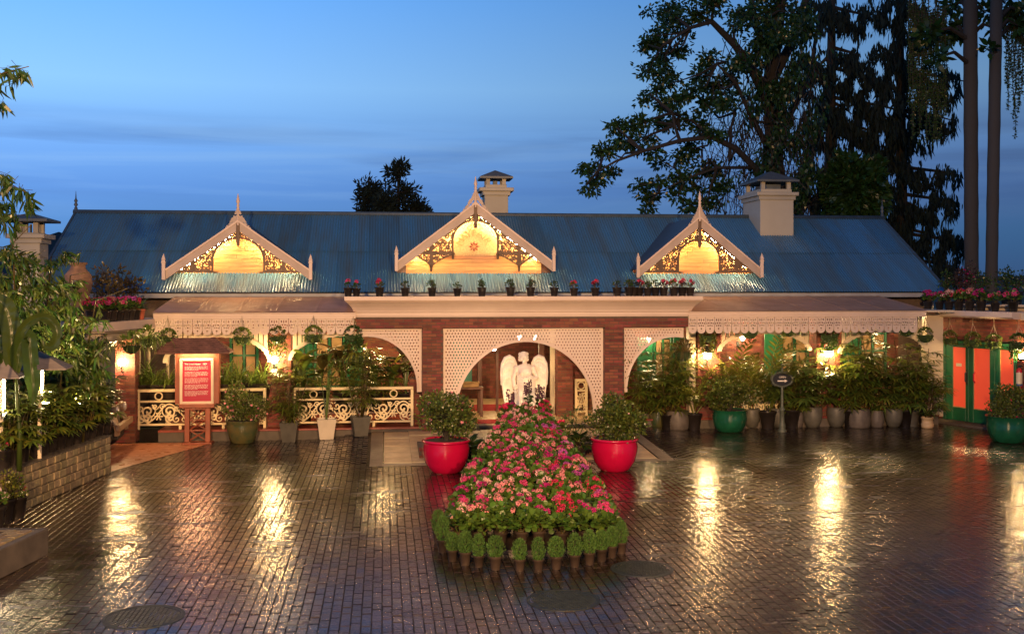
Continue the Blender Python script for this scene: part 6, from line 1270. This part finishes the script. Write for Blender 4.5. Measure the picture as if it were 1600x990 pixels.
for k, px in enumerate((143, 152, 162, 174, 184, 194, 204, 214, 223, 231)):
    f = max(0.0, min(1, (px - 172) / 66)); q = on_v(px, CY, 24.35 + 1.9 * f); x = min(q.x, LC.x + (q.y - 24.1) * du - .2); potted('terracotta' if k == 9 else 'black', FLOWER[(3, 0, 0, 3, 1, 0, 2, 5, 3, 2)[k]] if k < 9 else GR[2], 'ledge_pot', ('terracotta pot with a spiky plant at the far end of the carport ledge' if k == 9 else f'{ORD[k]} black flower pot from the left on the carport ledge'), 'potted plant', (x, q.y, 2.902), k, 1.0, 'flower pots on the carport ledge')
for k, (px, py) in enumerate(((160, 440), (185, 430), (205, 445))):
    q = on_v(px, CY, 27.2 + .3 * k); potted('black_big', bush(.35, .42, 160, 'leaf_brown', .10, .045, lobes=7), 'roof_shrub', ('sparse reddish shrub on the carport roof beside the urn', 'sparse reddish shrub second from the urn on the carport roof', 'sparse reddish shrub farthest from the urn on the carport roof')[k], 'potted plant', (q.x, 27.2 + .3 * k, 2.902), k, 1.25, 'shrubs on the carport roof')
# ------------------------------------------------------------------ hanging baskets
def basket(px, py, v, lb, fol, r=.19, top=2.98, bowl='moss', s=1.0, z=None):
    q = on_v(px, py, v) if z is None else z; t = thing('hanging_basket', lb, 'hanging plant', q, random.uniform(0, 6), 1, 'hanging baskets under the eaves')
    link('basket', Acc().lathe([(.02, -r * .95), (r * .5, -r * .82), (r * .85, -r * .45), (r, -.02), (r * 1.04, 0), (r * .9, -.01)], 18).mesh('basket', bowl, True), t)
    c = Acc(); h = max(.15, top - q.z)
    for a in (0, 2.1, 4.2): c.tube([(r * math.cos(a), r * math.sin(a), 0), (0, 0, min(h, .45))], .006, 4)
    if h > .45: c.tube([(0, 0, .45), (0, 0, h)], .006, 4)
    link('cords', c.mesh('cords', 'rope'), t, kind='stuff'); link('foliage', fol, t, None, None, s)
VI = [vines(), vines(30, .5, .2, 'leaf_dark'), vines(22, .17, .18, 'leaf_grass', 9, .045)]; TRL = [trailing(), trailing(120, 1.0, .26, 'leaf_brown', .016, 90), trailing(70, .8, .24, 'leaf_yellow', .03)]
for k, (px, py, v, f, r, s, lb) in enumerate(((262, 527, 26.2, VI[2], .17, .9, 'dark hanging basket above the left edge of the notice board hood'), (378, 527, 26.2, VI[2], .19, 1, 'hanging basket above the right edge of the notice board hood'), (434, 526, 26.4, VI[0], .2, .95, 'trailing hanging basket over the left lamp pillar'), (490, 524, 26.2, VI[2], .2, 1, 'round hanging basket under the middle of the left valance'),
        (552, 524, 26.3, VI[1], .2, .9, 'leafy hanging basket at the portico end of the left valance'), (560, 556, 26.9, TRL[2], .3, 1.15, 'largest dark hanging bowl with trailing stems before the second balustrade'), (1068, 550, 27.0, TRL[1], .24, 1.0, 'brown trailing fern basket in the right portico arch'), (1106, 524, 26.9, VI[0], .19, .9, 'trailing hanging basket over the lantern pillar at right'),
        (1172, 518, 26.6, VI[2], .2, .8, 'round hanging basket left of the middle under the right valance'), (1233, 516, 26.6, VI[2], .17, .8, 'round hanging basket in the middle under the right valance'), (1296, 524, 26.8, VI[1], .2, .9, 'dark hanging basket above the right pillar lantern'), (1416, 514, 26.6, VI[2], .2, .8, 'round hanging basket near the right end of the right valance'), (1446, 524, 26.7, VI[2], .2, .9, 'dark hanging basket at the corner before the brick wing'))):
    basket(px, py, v, lb, f, r, s=s)
for k, (px, z) in enumerate(((1462, 2.3), (1484, 2.27), (1520, 2.26), (1553, 2.24), (1592, 2.26))):
    basket(0, 0, 0, ('hanging basket left of the green doors', 'hanging basket over the left green door', 'hanging basket over the middle green door', 'hanging basket over the right green door', 'dark trailing basket at the right picture edge')[k], VI[(2, 2, 2, 2, 1)[k]], .17, 2.84, s=.95, z=on_annex(RAX(px, .5), -.5, z))
for k, (px, py) in enumerate(((150, 535), (205, 540), (230, 530))):
    q = on_v(px, py, 24.6 + .6 * k); basket(0, 0, 0, ('drooping grassy basket under the carport ledge corner', 'drooping grassy basket above the left pillar lamp', 'drooping grassy basket at the inner end of the carport ledge')[k], TRL[0], .2, 2.7, s=1.1, z=q)
# ------------------------------------------------------------------ left garden
def bed_z(q): return .72
def plant_at(px, py, d, proto, name, label, rz=0, s=1, group=None, pot=None):
    q = at_d(px, py, d); 
    if pot: return potted(pot, proto, name, label, 'potted plant', q, rz, s, group)
    return spawn(proto, name, label, 'plant', q, rz, s, group)
LW = NEARW; dv = (FARW - NEARW).normalized(); nv = Vector((-dv.y, dv.x, 0))
kindsL = [bush(.2, .22, 260, 'leaf_bush', .06, .035, flowers=10, petal='petal_red', fl=.028), RH[3], geranium(.16, 70, 4, 'petal_white'), RH[3], bush(.2, .26, 260, 'leaf_yellow', .06, .03), RH[3], broadleaf(9, .4, .25, .07, 'leaf_dark'), RH[3]]
for k in range(13):
    x = -.15 + k * .345; q = NEARW + dv * x + nv * .2; pl = kindsL[k % 8]
    potted('black' if k % 4 else 'black_big', pl, 'wall_pot', f'{ORD[k]} black pot from the near end along the top of the stone wall', 'potted plant', (q.x, q.y, .742), k * 1.7, rng.uniform(.95, 1.2) if k % 4 else .9, 'black pots along the stone wall')
for k, (px, py) in enumerate(((8, 812), (26, 808), (-8, 826))):
    q = on_z(px, py); potted('black_big', kindsL[(4, 0, 2)[k]], 'ground_pot', ('black pot on the ground at the near foot of the stone wall, left one', 'black pot on the ground at the near foot of the stone wall, right one', 'black pot half out of the picture at the foot of the stone wall')[k], 'potted plant', (q.x, q.y, 0), k, 1.0, 'black pots on the ground at left')
big = [rhapis(1.5, 9, .45, 10, 'leaf_palm', .34, .042, .1), rhapis(1.2, 9, .5, 10, 'leaf_palm', .34, .044, .05), rhapis(1.9, 10, .45, 11, 'leaf_dark', .34, .04, .1)]
for k, (x, off, kd, s, lb) in enumerate(((.1, .65, 1, 1, 'fan palm at the near left edge behind the wall pots'), (.9, .75, 1, .95, 'fan palm under the left hooded lamp'), (1.6, .7, 0, .85, 'light green fan palm right below the glowing tube lamp'), (2.3, .75, 1, 1, 'fan palm right of the glowing tube lamp'), (3.0, .8, 2, .85, 'dark fan palm in the middle of the wall bed'), (3.7, .7, 2, .8, 'dark fan palm near the far end of the stone wall'), (4.3, .65, 2, .75, 'dark fan palm before the parked car'), (.5, 1.3, 2, 1.0, 'dark fan palm behind the left hooded lamp'), (2.8, 1.5, 2, 1.15, 'tall dark fan palm behind the tube lamp'), (4.0, 1.5, 2, 1.15, 'tall dark fan palm left of the carport'))):
    q = NEARW + dv * x + nv * off; spawn(big[kd], 'fan_palm', lb, 'plant', (q.x, q.y, .68), k * 1.9, s, 'fan palms in the left bed')
for k, (x, off, s, lb) in enumerate(((4.1, .35, .9, 'reddish leafy shrub at the far end of the stone wall'), (3.4, .45, .9, 'reddish leafy shrub beside the far wall pots'))):
    q = NEARW + dv * x + nv * off; spawn(bush(.35, .5, 500, 'leaf_plum', .09, .04), 'leafy_shrub', lb, 'plant', (q.x, q.y, .72), k, s, 'reddish shrubs in the left bed')
# spiky grass before the left pillar
for k, (px, py) in enumerate(((150, 610), (166, 605), (160, 625))):
    q = on_v(px, py, 26.8); spawn(grasses(60, .8, .03, .15), 'spiky_grass', ('spiky lit grass left of the lamp pillar, left clump', 'spiky lit grass left of the lamp pillar, right clump', 'spiky lit grass left of the lamp pillar, lower clump')[k], 'plant', (q.x, 26.8, max(.9, q.z - .3)), k, 1, 'spiky grass by the left lamp pillar')
q = on_v(160, 640, 26.8); tag(link('plant_bench', Acc().box(-.6, .5, -.2, .2, -.05, 0, 0, .01).box(-.55, -.5, -.15, .15, -.9, -.05).box(.4, .45, -.15, .15, -.9, -.05).mesh('plant_bench', 'dark_wood'), loc=(q.x, 26.8, .9)), 'dark bench under the spiky grass by the lamp pillar', 'bench')
# banana plant
def banana():
    q = at_d(30, 640, 17.6); t = thing('banana_plant', 'banana plant with one curled and one hanging leaf beside the hooded lamps', 'plant', (q.x, q.y, .7)); base = Vector((q.x, q.y, .7))
    tp = at_d(25, 584, 17.6) - base; link('stem', Acc().tube([(0, 0, 0), (.01, 0, .6), (tp.x * .6, tp.y * .6, 1.1), tuple(tp)], [.045, .04, .034, .022], 10).mesh('stem', 'leaf_banana', True), t)
    def blade(pts, w, fold, name='leaf', twist=0):
        P = [Vector(p) for p in pts]; n = 26; Q = []
        for i in range(n + 1):                            # Catmull-Rom midrib
            f = i / n * (len(P) - 1); k = min(int(f), len(P) - 2); u = f - k; p0, p1, p2, p3 = P[max(k - 1, 0)], P[k], P[k + 1], P[min(k + 2, len(P) - 1)]
            Q.append(.5 * ((2 * p1) + (p2 - p0) * u + (2 * p0 - 5 * p1 + 4 * p2 - p3) * u * u + (3 * p1 - p0 - 3 * p2 + p3) * u ** 3))
        V = []; fs = []
        for i, p in enumerate(Q):
            T = (Q[min(i + 1, n)] - Q[max(i - 1, 0)]).normalized(); s = T.cross(Vector((.25, -1, .25))).normalized(); nn = s.cross(T); ww = w * min(1, .15 + i / n * 6) * min(1, (1.02 - i / n) * 4)
            for j in range(-3, 4): V.append(p + s * (ww * j / 3 * .5) + nn * (fold * ww * abs(j) / 3 + .012 * math.sin(i * 2.1 + j)))
        for i in range(n):
            for j in range(6):
                if (i * 7 + j * 3) % 17 == 0 and j in (0, 5): continue            # torn edges
                fs.append((i * 7 + j, i * 7 + j + 1, i * 7 + 8 + j, i * 7 + 7 + j))
        a = Acc().add([tuple(v) for v in V], fs); a.tube(Q, np.linspace(.016, .005, n + 1), 5); link(name, a.mesh(name, 'leaf_banana', True), t)
    L = lambda px, py, dd=0: at_d(px, py, 17.6 + dd) - base
    blade([L(30, 575), L(28, 540), L(38, 512), L(58, 498), L(78, 500), L(90, 520), L(84, 540), L(70, 542), L(66, 528)], .15, .3)
    blade([L(26, 585), L(30, 545), L(44, 525), L(48, 560), L(52, 600), L(50, 632)], .24, .25)
    blade([L(24, 590), L(20, 540), L(16, 505), L(6, 478), L(-20, 455)], .30, .25); blade([L(24, 590), L(10, 560), L(-10, 535), L(-30, 530)], .26, .2); blade([L(22, 580, .4), L(22, 530, .4), L(10, 490, .4), L(-6, 470, .4)], .28, .2)
banana()
# bamboo: culms, and sprays of narrow leaves in tufts
def bamboo(name, label, base_d, base_px, culms, tufts, leaf='leaf_bamboo', L=.26, w=.034, per=26):
    b = at_d(base_px, 700, base_d); t = thing(name, label, 'bamboo', (b.x, b.y, .6), group='bamboo clumps at left'); B = Vector((b.x, b.y, .6)); st, fo = Acc(), Acc()
    for pts in culms: st.tube([tuple(at_d(px, py, d) - B) for px, py, d in pts], np.linspace(.026, .006, len(pts)), 6)
    P, D, N = [], [], []
    for px, py, d, r, n in tufts:
        c = np.array(at_d(px, py, d) - B); m = max(2, int(n)); tips = c + rdir(m) * r * d / 1700 * rng.uniform(.2, 1, (m, 1)) * np.array([1, 1.0, 1.0])
        for q in tips:
            k = rng.integers(5, 9); ax = unit(rng.normal(0, 1, 3) * [1, 1, .3] + [.5, 0, -.1]); st.tube([tuple(q - ax * .18 + [0, 0, .03]), tuple(q)], [.004, .002], 3, cap=False)
            for i in range(k): P.append(q - ax * .03 * i); D.append(ax * rng.uniform(.1, .9) + rng.normal(0, .35, 3) + [0, 0, -.75]); N.append(rng.normal(0, .5, 3) + [0, -1, .2])
    leaves(fo, LANCE, np.array(P), np.array(D), np.array(N), L * rng.uniform(.6, 1.15, len(P)), w * rng.uniform(.8, 1.2, len(P))); link('culms', st.mesh('culms', 'leaf_brown', True), t, kind='stuff'); link('foliage', fo.mesh('foliage', leaf), t)
bamboo('bamboo_clump', 'tall bamboo arching into the sky at the left edge', 15.5, -60, [[(-60, 700, 15.5), (-50, 450, 15.4), (-40, 250, 15), (-25, 140, 14.5), (0, 116, 14.2), (45, 104, 14)], [(-40, 700, 15.5), (-30, 500, 15.5), (-15, 330, 15.3), (10, 285, 15), (40, 300, 14.8)]],
       [(38, 108, 14, 16, 4), (14, 108, 14.2, 10, 3), (4, 134, 14.3, 8, 2), (2, 160, 14.3, 6, 1), (-30, 130, 14.5, 20, 8), (12, 280, 15, 18, 6), (30, 300, 14.9, 18, 6), (46, 318, 14.8, 12, 4), (8, 320, 15, 18, 8), (-20, 330, 15.3, 30, 14), (18, 350, 15.2, 14, 4)], 'leaf_dark')  # darker leaf colour stands in for sprays left unlit against the sky
bamboo('bamboo_clump', 'dense bamboo thicket lit from below in front of the urn', 19.5, 60, [[(20, 690, 19.5), (25, 500, 19.5), (20, 380, 19.2), (50, 350, 19)], [(60, 690, 19.8), (70, 520, 19.8), (80, 400, 19.6), (118, 402, 19.4)], [(90, 690, 20), (98, 540, 20), (110, 430, 20), (140, 425, 19.8)], [(130, 690, 20.5), (134, 560, 20.5), (150, 470, 20.3), (200, 450, 20)]],
       [(12, 392, 19.2, 24, 16), (42, 402, 19.3, 24, 14), (20, 440, 19.4, 36, 30), (62, 442, 19.6, 34, 30), (84, 408, 19.6, 20, 8), (108, 398, 19.4, 16, 6), (92, 452, 19.8, 30, 24), (30, 480, 19.5, 36, 30), (70, 486, 19.6, 36, 32), (108, 490, 20, 30, 26), (50, 524, 19.6, 32, 26), (92, 530, 20, 32, 28), (122, 524, 20.2, 28, 24), (128, 560, 20.4, 28, 24), (150, 545, 20.5, 22, 16), (146, 498, 20.3, 16, 8), (122, 446, 20, 12, 5), (104, 566, 20.2, 28, 22), (135, 596, 20.5, 26, 22), (160, 575, 20.6, 16, 10), (5, 460, 19.2, 26, 20), (80, 560, 20, 26, 18)])
bamboo('bamboo_clump', 'dark bamboo thicket behind the hooded lamps', 21.5, 30, [[(10, 690, 21.5), (20, 500, 21.5), (30, 430, 21.5)], [(80, 690, 22), (95, 540, 22), (120, 480, 22)]], [(10, 500, 21.5, 40, 40), (40, 540, 21.8, 40, 40), (80, 580, 22, 40, 40), (110, 610, 22, 36, 34), (20, 590, 21.6, 40, 36), (60, 500, 21.8, 40, 36), (120, 570, 22.2, 30, 26), (150, 620, 22.4, 24, 20)], 'leaf_dark', .30, .045)
# ------------------------------------------------------------------ trees behind the house
def limb(acc, pts, r0, r1, n=7): acc.tube(pts, np.linspace(r0, r1, len(pts)), n)
def tree(name, label, foot, wood, bark, crown, cat='tree', group=None):
    t = thing(name, label, cat, foot, 0, 1, group); a = wood(Vector(foot)); link('trunk', a.mesh('trunk', bark, True), t)
    for nm, me in crown(Vector(foot)): link(nm, me, t)
    return t
def big_tree():
    d = 42.0; A = lambda px, py, o=0: at_d(px, py, d + o); foot = on_z(1222, 450 + 0) if False else Vector((A(1222, 590).x, A(1222, 590).y, 0)); k = d / 1700; ends = []
    limbs = [([(1224, 600, 0), (1218, 340, 0), (1208, 230, 0), (1204, 120, 0), (1215, 40, 0), (1225, -60, 0)], .42, .2), ([(1216, 330, 0), (1188, 290, -1), (1180, 262, -1.5), (1150, 232, -2), (1112, 214, -2.5), (1062, 220, -3), (1005, 236, -3.5), (962, 252, -4), (934, 268, -4)], .17, .025), ([(1206, 170, 0), (1176, 110, -1), (1148, 70, -1.5), (1112, 34, -2), (1078, 44, -2.5), (1050, 62, -3)], .22, .03), ([(1204, 130, 0), (1240, 60, 1), (1262, -10, 1), (1275, -60, 1)], .22, .1), ([(1210, 250, 0), (1178, 190, -1.2), (1150, 130, -2), (1120, 100, -2.5)], .14, .03), ([(1150, 232, -2), (1140, 252, -2), (1142, 200, -2), (1148, 176, -2)], .10, .03), ([(1062, 220, -3), (1054, 196, -3), (1050, 176, -3)], .07, .03), ([(1208, 230, 0), (1250, 150, 1), (1270, 90, 2), (1280, 20, 2)], .14, .05), ([(1208, 100, 0), (1180, 40, -1), (1172, -20, -1), (1165, -60, -1)], .16, .06), ([(1180, 262, -1.5), (1120, 262, -2), (1070, 280, -2.5), (1030, 300, -3)], .07, .015)]
    clumps = [(1040, 16, 30), (1062, 40, 30), (1026, 56, 20), (1090, 20, 26), (1120, 12, 22), (1012, 70, 16), (1034, 84, 18), (1062, 78, 18), (1012, 112, 12), (1040, 104, 18), (1024, 140, 14), (1046, 132, 12), (1006, 152, 8), (1030, 168, 15), (1056, 158, 14), (1075, 150, 18), (1094, 118, 18), (1108, 92, 14), (1120, 132, 26), (1140, 112, 20), (1160, 92, 16), (1100, 160, 20), (1132, 168, 20), (1066, 186, 16), (1040, 196, 14), (1010, 190, 16), (986, 196, 12), (962, 200, 14), (970, 222, 14), (945, 236, 16), (924, 262, 14), (932, 284, 12), (952, 268, 10), (918, 296, 7), (990, 226, 14), (1012, 216, 10), (1020, 240, 9), (1090, 204, 16), (1080, 232, 14), (1060, 246, 14), (1035, 252, 10), (1000, 288, 12), (1014, 306, 14), (1010, 324, 9), (1030, 282, 9), (1062, 300, 14), (1085, 288, 18), (1104, 262, 20), (1080, 322, 12), (1106, 318, 14), (1120, 292, 16), (1060, 272, 10), (1172, 30, 26), (1182, 66, 24), (1170, 100, 12), (1150, 20, 14), (1200, 20, 30), (1190, -10, 30), (1225, 60, 20), (1240, 20, 24), (1260, 50, 18), (1120, 210, 12), (1212, 140, 18), (1222, 190, 16), (1150, 40, 8)]
    t = thing('broadleaf_tree', 'great spreading broadleaf tree whose limbs reach left over the roof', 'tree', foot); a = Acc()
    for pts, r0, r1 in limbs: limb(a, [tuple(A(*p) - foot) for p in pts], r0, r1)
    P, D = [], []; tw = Acc()
    for px, py, r in clumps:
        off = rng.uniform(-3, .5); c = np.array(A(px, py, off) - foot); R_ = r * k
        for s in range(max(3, int(r / 2.6))):
            q = c + rdir(1)[0] * R_ * np.array([1, 1.2, .85]) * rng.uniform(.25, 1.05); m = int(rng.uniform(26, 50)); dd = rdir(m); P.append(q + dd * rng.uniform(.05, .30, (m, 1)) * np.array([1.3, 1.3, .75])); D.append(dd + rng.normal(0, .5, (m, 3)) + [0, 0, -.35]); tw.tube([tuple(c), tuple((c + q) / 2 + rng.normal(0, .08, 3)), tuple(q)], [.03, .02, .008], 3, cap=False)
    # tie each clump to the nearest limb with a branch
    lp = np.array([tuple(A(*p) - foot) for pts, _, _ in limbs for p in pts])
    for px, py, r in clumps:
        c = np.array(A(px, py, -1.5) - foot); j = np.argsort(((lp - c) ** 2).sum(1))[:1]
        for q in lp[j]: mid = (q + c) / 2 + rng.normal(0, .3, 3); tw.tube([tuple(q), tuple(mid), tuple(c)], [.06, .04, .015], 4, cap=False)
    P, D = np.concatenate(P), np.concatenate(D); fo = Acc(); leaves(fo, LANCE, P, D, rdir(len(P)), .205 * rng.uniform(.6, 1.2, len(P)), .092 * rng.uniform(.7, 1.2, len(P)))
    link('trunk', a.mesh('trunk', 'bark', True), t); link('branches', tw.mesh('branches', 'bark'), t, kind='stuff'); link('crown', fo.mesh('crown', 'leaf_tree'), t)
    # thin bare twigs and hanging roots below the crown
    b = Acc()
    for i in range(420):
        px, py = rng.uniform(1085, 1275), rng.uniform(60, 330); 
        if px < 1110 and py < 200: continue
        o = rng.uniform(-2, 2); p = A(px, py, o) - foot; L = rng.uniform(.5, 2.2); s = rng.normal(0, .45); b.tube([tuple(p), tuple(p + Vector((s * .5, rng.normal(0, .2), -L * .5))), tuple(p + Vector((s + rng.normal(0, .2), 0, -L)))], [.022, .016, .007], 3, cap=False)
    for i in range(260):
        px, py = rng.uniform(1130, 1270), rng.uniform(190, 345); p = A(px, py, rng.uniform(-2, 2)) - foot; ang = rng.uniform(0, PI); L = rng.uniform(.4, 1.4); b.tube([tuple(p), tuple(p + Vector((math.cos(ang) * L * .5, 0, math.sin(ang) * L * .5 + .1))), tuple(p + Vector((math.cos(ang) * L, 0, math.sin(ang) * L * .8)))], [.016, .012, .005], 3, cap=False)
    link('twigs', b.mesh('twigs', 'twig'), t, kind='stuff')
    # creeper foliage hanging round the trunk
    n = 9500; pxs = np.where(rng.uniform(0, 1, n) < .6, rng.normal(1205, 24, n), rng.normal(1250, 18, n)); pys = rng.uniform(20, 345, n); keep = np.sin(pxs * .11 + pys * .03) + np.sin(pys * .07 + pxs * .05) + rng.normal(0, .6, n) > -.1; pxs, pys = pxs[keep], pys[keep]
    Q = np.array([tuple(A(x, y, rng.uniform(-2, 1.5)) - foot) for x, y in zip(pxs, pys)]); fo = Acc(); leaves(fo, LANCE, Q, rng.normal(0, .4, Q.shape) + [0, 0, -1], rdir(len(Q)), .3 * rng.uniform(.5, 1.2, len(Q)), .09); link('creeper', fo.mesh('creeper', 'leaf_tree'), t)
big_tree()
def weeping(name, label, px0, d, trunk, blobs, dens, group, leaf='leaf_fir', L=.55, w=.095):
    A = lambda px, py, o=0: at_d(px, py, d + o); foot = Vector((A(px0, 590).x, A(px0, 590).y, 0)); t = thing(name, label, 'tree', foot, 0, 1, group); a = Acc(); k = d / 1700
    limb(a, [tuple(A(*p) - foot) for p in trunk], .34, .1); P = []; br = Acc()
    for px, py, rx, ry in blobs:
        n = int(rx * ry * dens); x = rng.normal(0, .52, n); y = rng.normal(0, .52, n); ok = x * x + y * y < 1.15; x, y = x[ok] * rx + px, y[ok] * ry + py; keep = np.sin(x * .21 + y * .05) + np.sin(x * .09 - y * .12) + rng.normal(0, .7, len(x)) > -.35; x, y = x[keep], y[keep]
        for xx, yy in zip(x, y): P.append(tuple(A(xx, yy, rng.uniform(-2.5, 2.5)) - foot))
        q = min(trunk, key=lambda p: (p[1] - py + 20) ** 2); p0 = A(q[0], py - ry * .7, 0) - foot; p1 = A(px, py - ry * .35, 0) - foot; p2 = A(px + (px - q[0]) * .5, py - ry * .05, 0) - foot; br.tube([tuple(p0), tuple(p1), tuple(p2)], [.1, .06, .02], 5)
    P = np.array(P); fo = Acc(); leaves(fo, LANCE, P, rng.normal(0, .16, P.shape) + [0, 0, -1], rng.normal(0, 1, P.shape), L * rng.uniform(.4, 1.2, len(P)), w * rng.uniform(.5, 1.2, len(P)))
    link('trunk', a.mesh('trunk', 'bark', True), t); link('branches', br.mesh('branches', 'bark'), t, kind='stuff'); link('crown', fo.mesh('crown', leaf), t)
weeping('weeping_conifer', 'dark weeping conifer with a straight trunk right of the chimney', 1298, 48, [(1298, 600), (1297, 350), (1298, 150), (1300, 0), (1302, -60)], [(1290, 20, 45, 30), (1340, 30, 40, 26), (1330, 90, 36, 22), (1345, 130, 55, 35), (1320, 180, 60, 30), (1350, 215, 60, 40), (1280, 120, 30, 50), (1270, 220, 30, 50), (1300, 300, 60, 40), (1380, 180, 40, 40), (1360, 300, 40, 40), (1255, 300, 24, 40)], .95, 'weeping conifers behind the house')
weeping('weeping_conifer', 'tallest dark weeping conifer left of the two pale trunks', 1412, 50, [(1412, 600), (1410, 400), (1408, 200), (1405, 0), (1400, -60)], [(1400, 15, 50, 36), (1440, 40, 45, 36), (1400, 100, 45, 45), (1450, 140, 48, 40), (1478, 130, 26, 26), (1420, 200, 50, 40), (1462, 190, 34, 26), (1400, 260, 40, 40), (1430, 330, 45, 22), (1470, 275, 32, 20), (1470, 320, 34, 24), (1450, 375, 46, 28), (1485, 385, 24, 30), (1470, 420, 34, 24), (1400, 350, 30, 40), (1424, 280, 24, 24)], .95, 'weeping conifers behind the house')
def round_bush(px, py, rpx, d, label, nm='evergreen_tree'):
    c = at_d(px, py, d); r = rpx * d / 1700; n = 5000; dd = rdir(n); lob = 1 + .32 * np.sin(dd[:, 0] * 5 + 1) * np.sin(dd[:, 2] * 4 + 1) + .15 * np.sin(dd[:, 0] * 13) * np.sin(dd[:, 2] * 11); P = dd * r * lob[:, None] * (rng.uniform(.4, 1, n) ** .5)[:, None] + [0, 0, c.z]; fo = Acc(); leaves(fo, LANCE, P, dd + rng.normal(0, .5, dd.shape), rdir(n), .34, .14)
    t = thing(nm, label, 'tree', (c.x, c.y, 0)); link('crown', fo.mesh('crown', 'leaf_tree'), t); link('trunk', Acc().tube([(0, 0, 0), (.1, 0, c.z * .6), (0, 0, c.z)], [.25, .2, .08], 8).mesh('trunk', 'bark'), t)
round_bush(1338, 292, 44, 41, 'rounded dark green tree behind the roof right of the chimney')
# two pale trunks with hanging flower strands
def fishtail(px, pxt, wpx, d, label, strands, tufts):
    A = lambda x, y, o=0: at_d(x, y, d + o); foot = Vector((A(px, 600).x, A(px, 600).y, 0)); t = thing('fishtail_palm', label, 'tree', foot, 0, 1, 'pale ringed trunks at right'); k = d / 1700; a = Acc()
    pts = [(px, 640), (px, 445), (px + (pxt - px) * .3, 300), (px + (pxt - px) * .7, 130), (pxt, 0), (pxt, -90)]; P = []
    for i in range(len(pts) - 1):
        for f in np.linspace(0, 1, 9)[:-1]: P.append(tuple(A(pts[i][0] + (pts[i + 1][0] - pts[i][0]) * f, pts[i][1] + (pts[i + 1][1] - pts[i][1]) * f) - foot))
    r = [wpx * k / 2 * (1 + (.05 if j % 3 == 0 else 0)) for j in range(len(P))]; a.tube(P, r, 14); link('trunk', a.mesh('trunk', 'bark_pale', True), t)
    fo, st = Acc(), Acc()
    for (x, y0, y1, wob) in strands:
        m = max(6, int((y1 - y0) / 5)); q = [A(x + wob * math.sin(i * .5) * .3, y0 + (y1 - y0) * i / m, .5) - foot for i in range(m + 1)]; st.tube([tuple(v) for v in q], np.linspace(.02, .008, m + 1), 4); Q = np.repeat(np.array([tuple(v) for v in q]), 7, 0); leaves(fo, DIA, Q, rng.normal(0, .7, Q.shape) + [0, 0, -.7], rdir(len(Q)), .11, .04)
    if strands: link('flower_strands', fo.mesh('flower_strands', 'leaf_dark'), t, kind='stuff'); link('strand_stalks', st.mesh('strand_stalks', 'twig'), t, kind='stuff')
    br, lf = Acc(), Acc()
    for (x, y, r_, n) in tufts:
        p0 = A(pxt, y + 12) - foot; c = A(x, y, rng.uniform(-1, 1)) - foot; br.tube([tuple(p0), tuple((p0 + c) / 2 + Vector((0, 0, .3))), tuple(c)], [.09, .06, .02], 5); dd = rdir(n); Q = np.array(tuple(c)) + dd * r_ * k * rng.uniform(.2, 1, (n, 1)); leaves(lf, LANCE, Q, dd + rng.normal(0, .4, dd.shape) + [0, 0, -.3], rdir(n), .36 * rng.uniform(.6, 1.1, n), .15)
    br.n and link('branches', br.mesh('branches', 'bark'), t, kind='stuff'); lf.n and link('crown', lf.mesh('crown', 'leaf_tree'), t)
S1 = [(x, rng.uniform(-20, 20), rng.uniform(150, 225), rng.uniform(-4, 4)) for x in np.linspace(1420, 1478, 22)]; S2 = [(x, 10 + (x - 1570) * .4, rng.uniform(110, 215), rng.uniform(-6, 6)) for x in np.linspace(1572, 1612, 15)]
fishtail(1518, 1516, 21, 36, 'left one of two pale ringed trunks at right', S1, [(1490, 10, 18, 90), (1480, 50, 20, 100), (1500, 46, 14, 60), (1540, 20, 16, 80), (1556, 46, 12, 40), (1452, 52, 16, 60), (1465, 90, 14, 50)])
fishtail(1549, 1557, 18, 35, 'right one of two pale ringed trunks at right', S2, [(1580, 26, 20, 70), (1600, 20, 20, 80), (1596, 50, 12, 30), (1570, 6, 18, 60), (1545, 75, 8, 24), (1590, 40, 10, 24)])
# slender conifers beyond the ridge
def slender(px, py0, py1, wpx, d, label):
    A = lambda x, y: at_d(x, y, d); foot = Vector((A(px, 600).x, A(px, 600).y, 0)); t = thing('distant_conifer', label, 'tree', foot, 0, 1, 'conifers beyond the ridge'); k = d / 1700; zt = EYE - (py0 - CY) * k; zb = EYE - (py1 - CY) * k; H = zt - zb
    st, P, D = Acc(), [], []; st.tube([(0, 0, 0), (0, 0, zt - .2)], [.22, .03], 7)
    for i in range(40):
        f = rng.uniform(0, 1) ** .8; z = zb - 1 + (H + .6) * f; a = rng.uniform(0, 2 * PI); L = wpx * k / 2 * (1 - f) ** .55 * rng.uniform(.4, 1.15) + .25; e = np.array([math.cos(a) * L, math.sin(a) * L, z + L * .28]); st.tube([(0, 0, z), tuple(e)], [.04, .01], 3, cap=False)
        for q in np.linspace(.35, 1.05, 5): m = 9; dd = rdir(m); P.append(np.array([0, 0, z]) * (1 - q) + e * q + dd * rng.uniform(.05, .34, (m, 1)) * (1.3 - .4 * q)); D.append(dd)
    P, D = np.concatenate(P), np.concatenate(D); fo = Acc(); leaves(fo, LANCE, P, D + [0, 0, .2], rdir(len(P)), .26, .08); link('trunk', st.mesh('trunk', 'bark'), t); link('crown', fo.mesh('crown', 'leaf_fir'), t)
slender(622, 246, 345, 62, 52, 'taller slender conifer standing beyond the roof ridge'); slender(576, 272, 345, 34, 54, 'smaller slender conifer left of the taller one beyond the ridge'); slender(650, 306, 345, 34, 53, 'lowest bushy conifer right of the taller one beyond the ridge'); slender(598, 300, 345, 30, 51, 'low dark conifer between the two slender ones beyond the ridge')
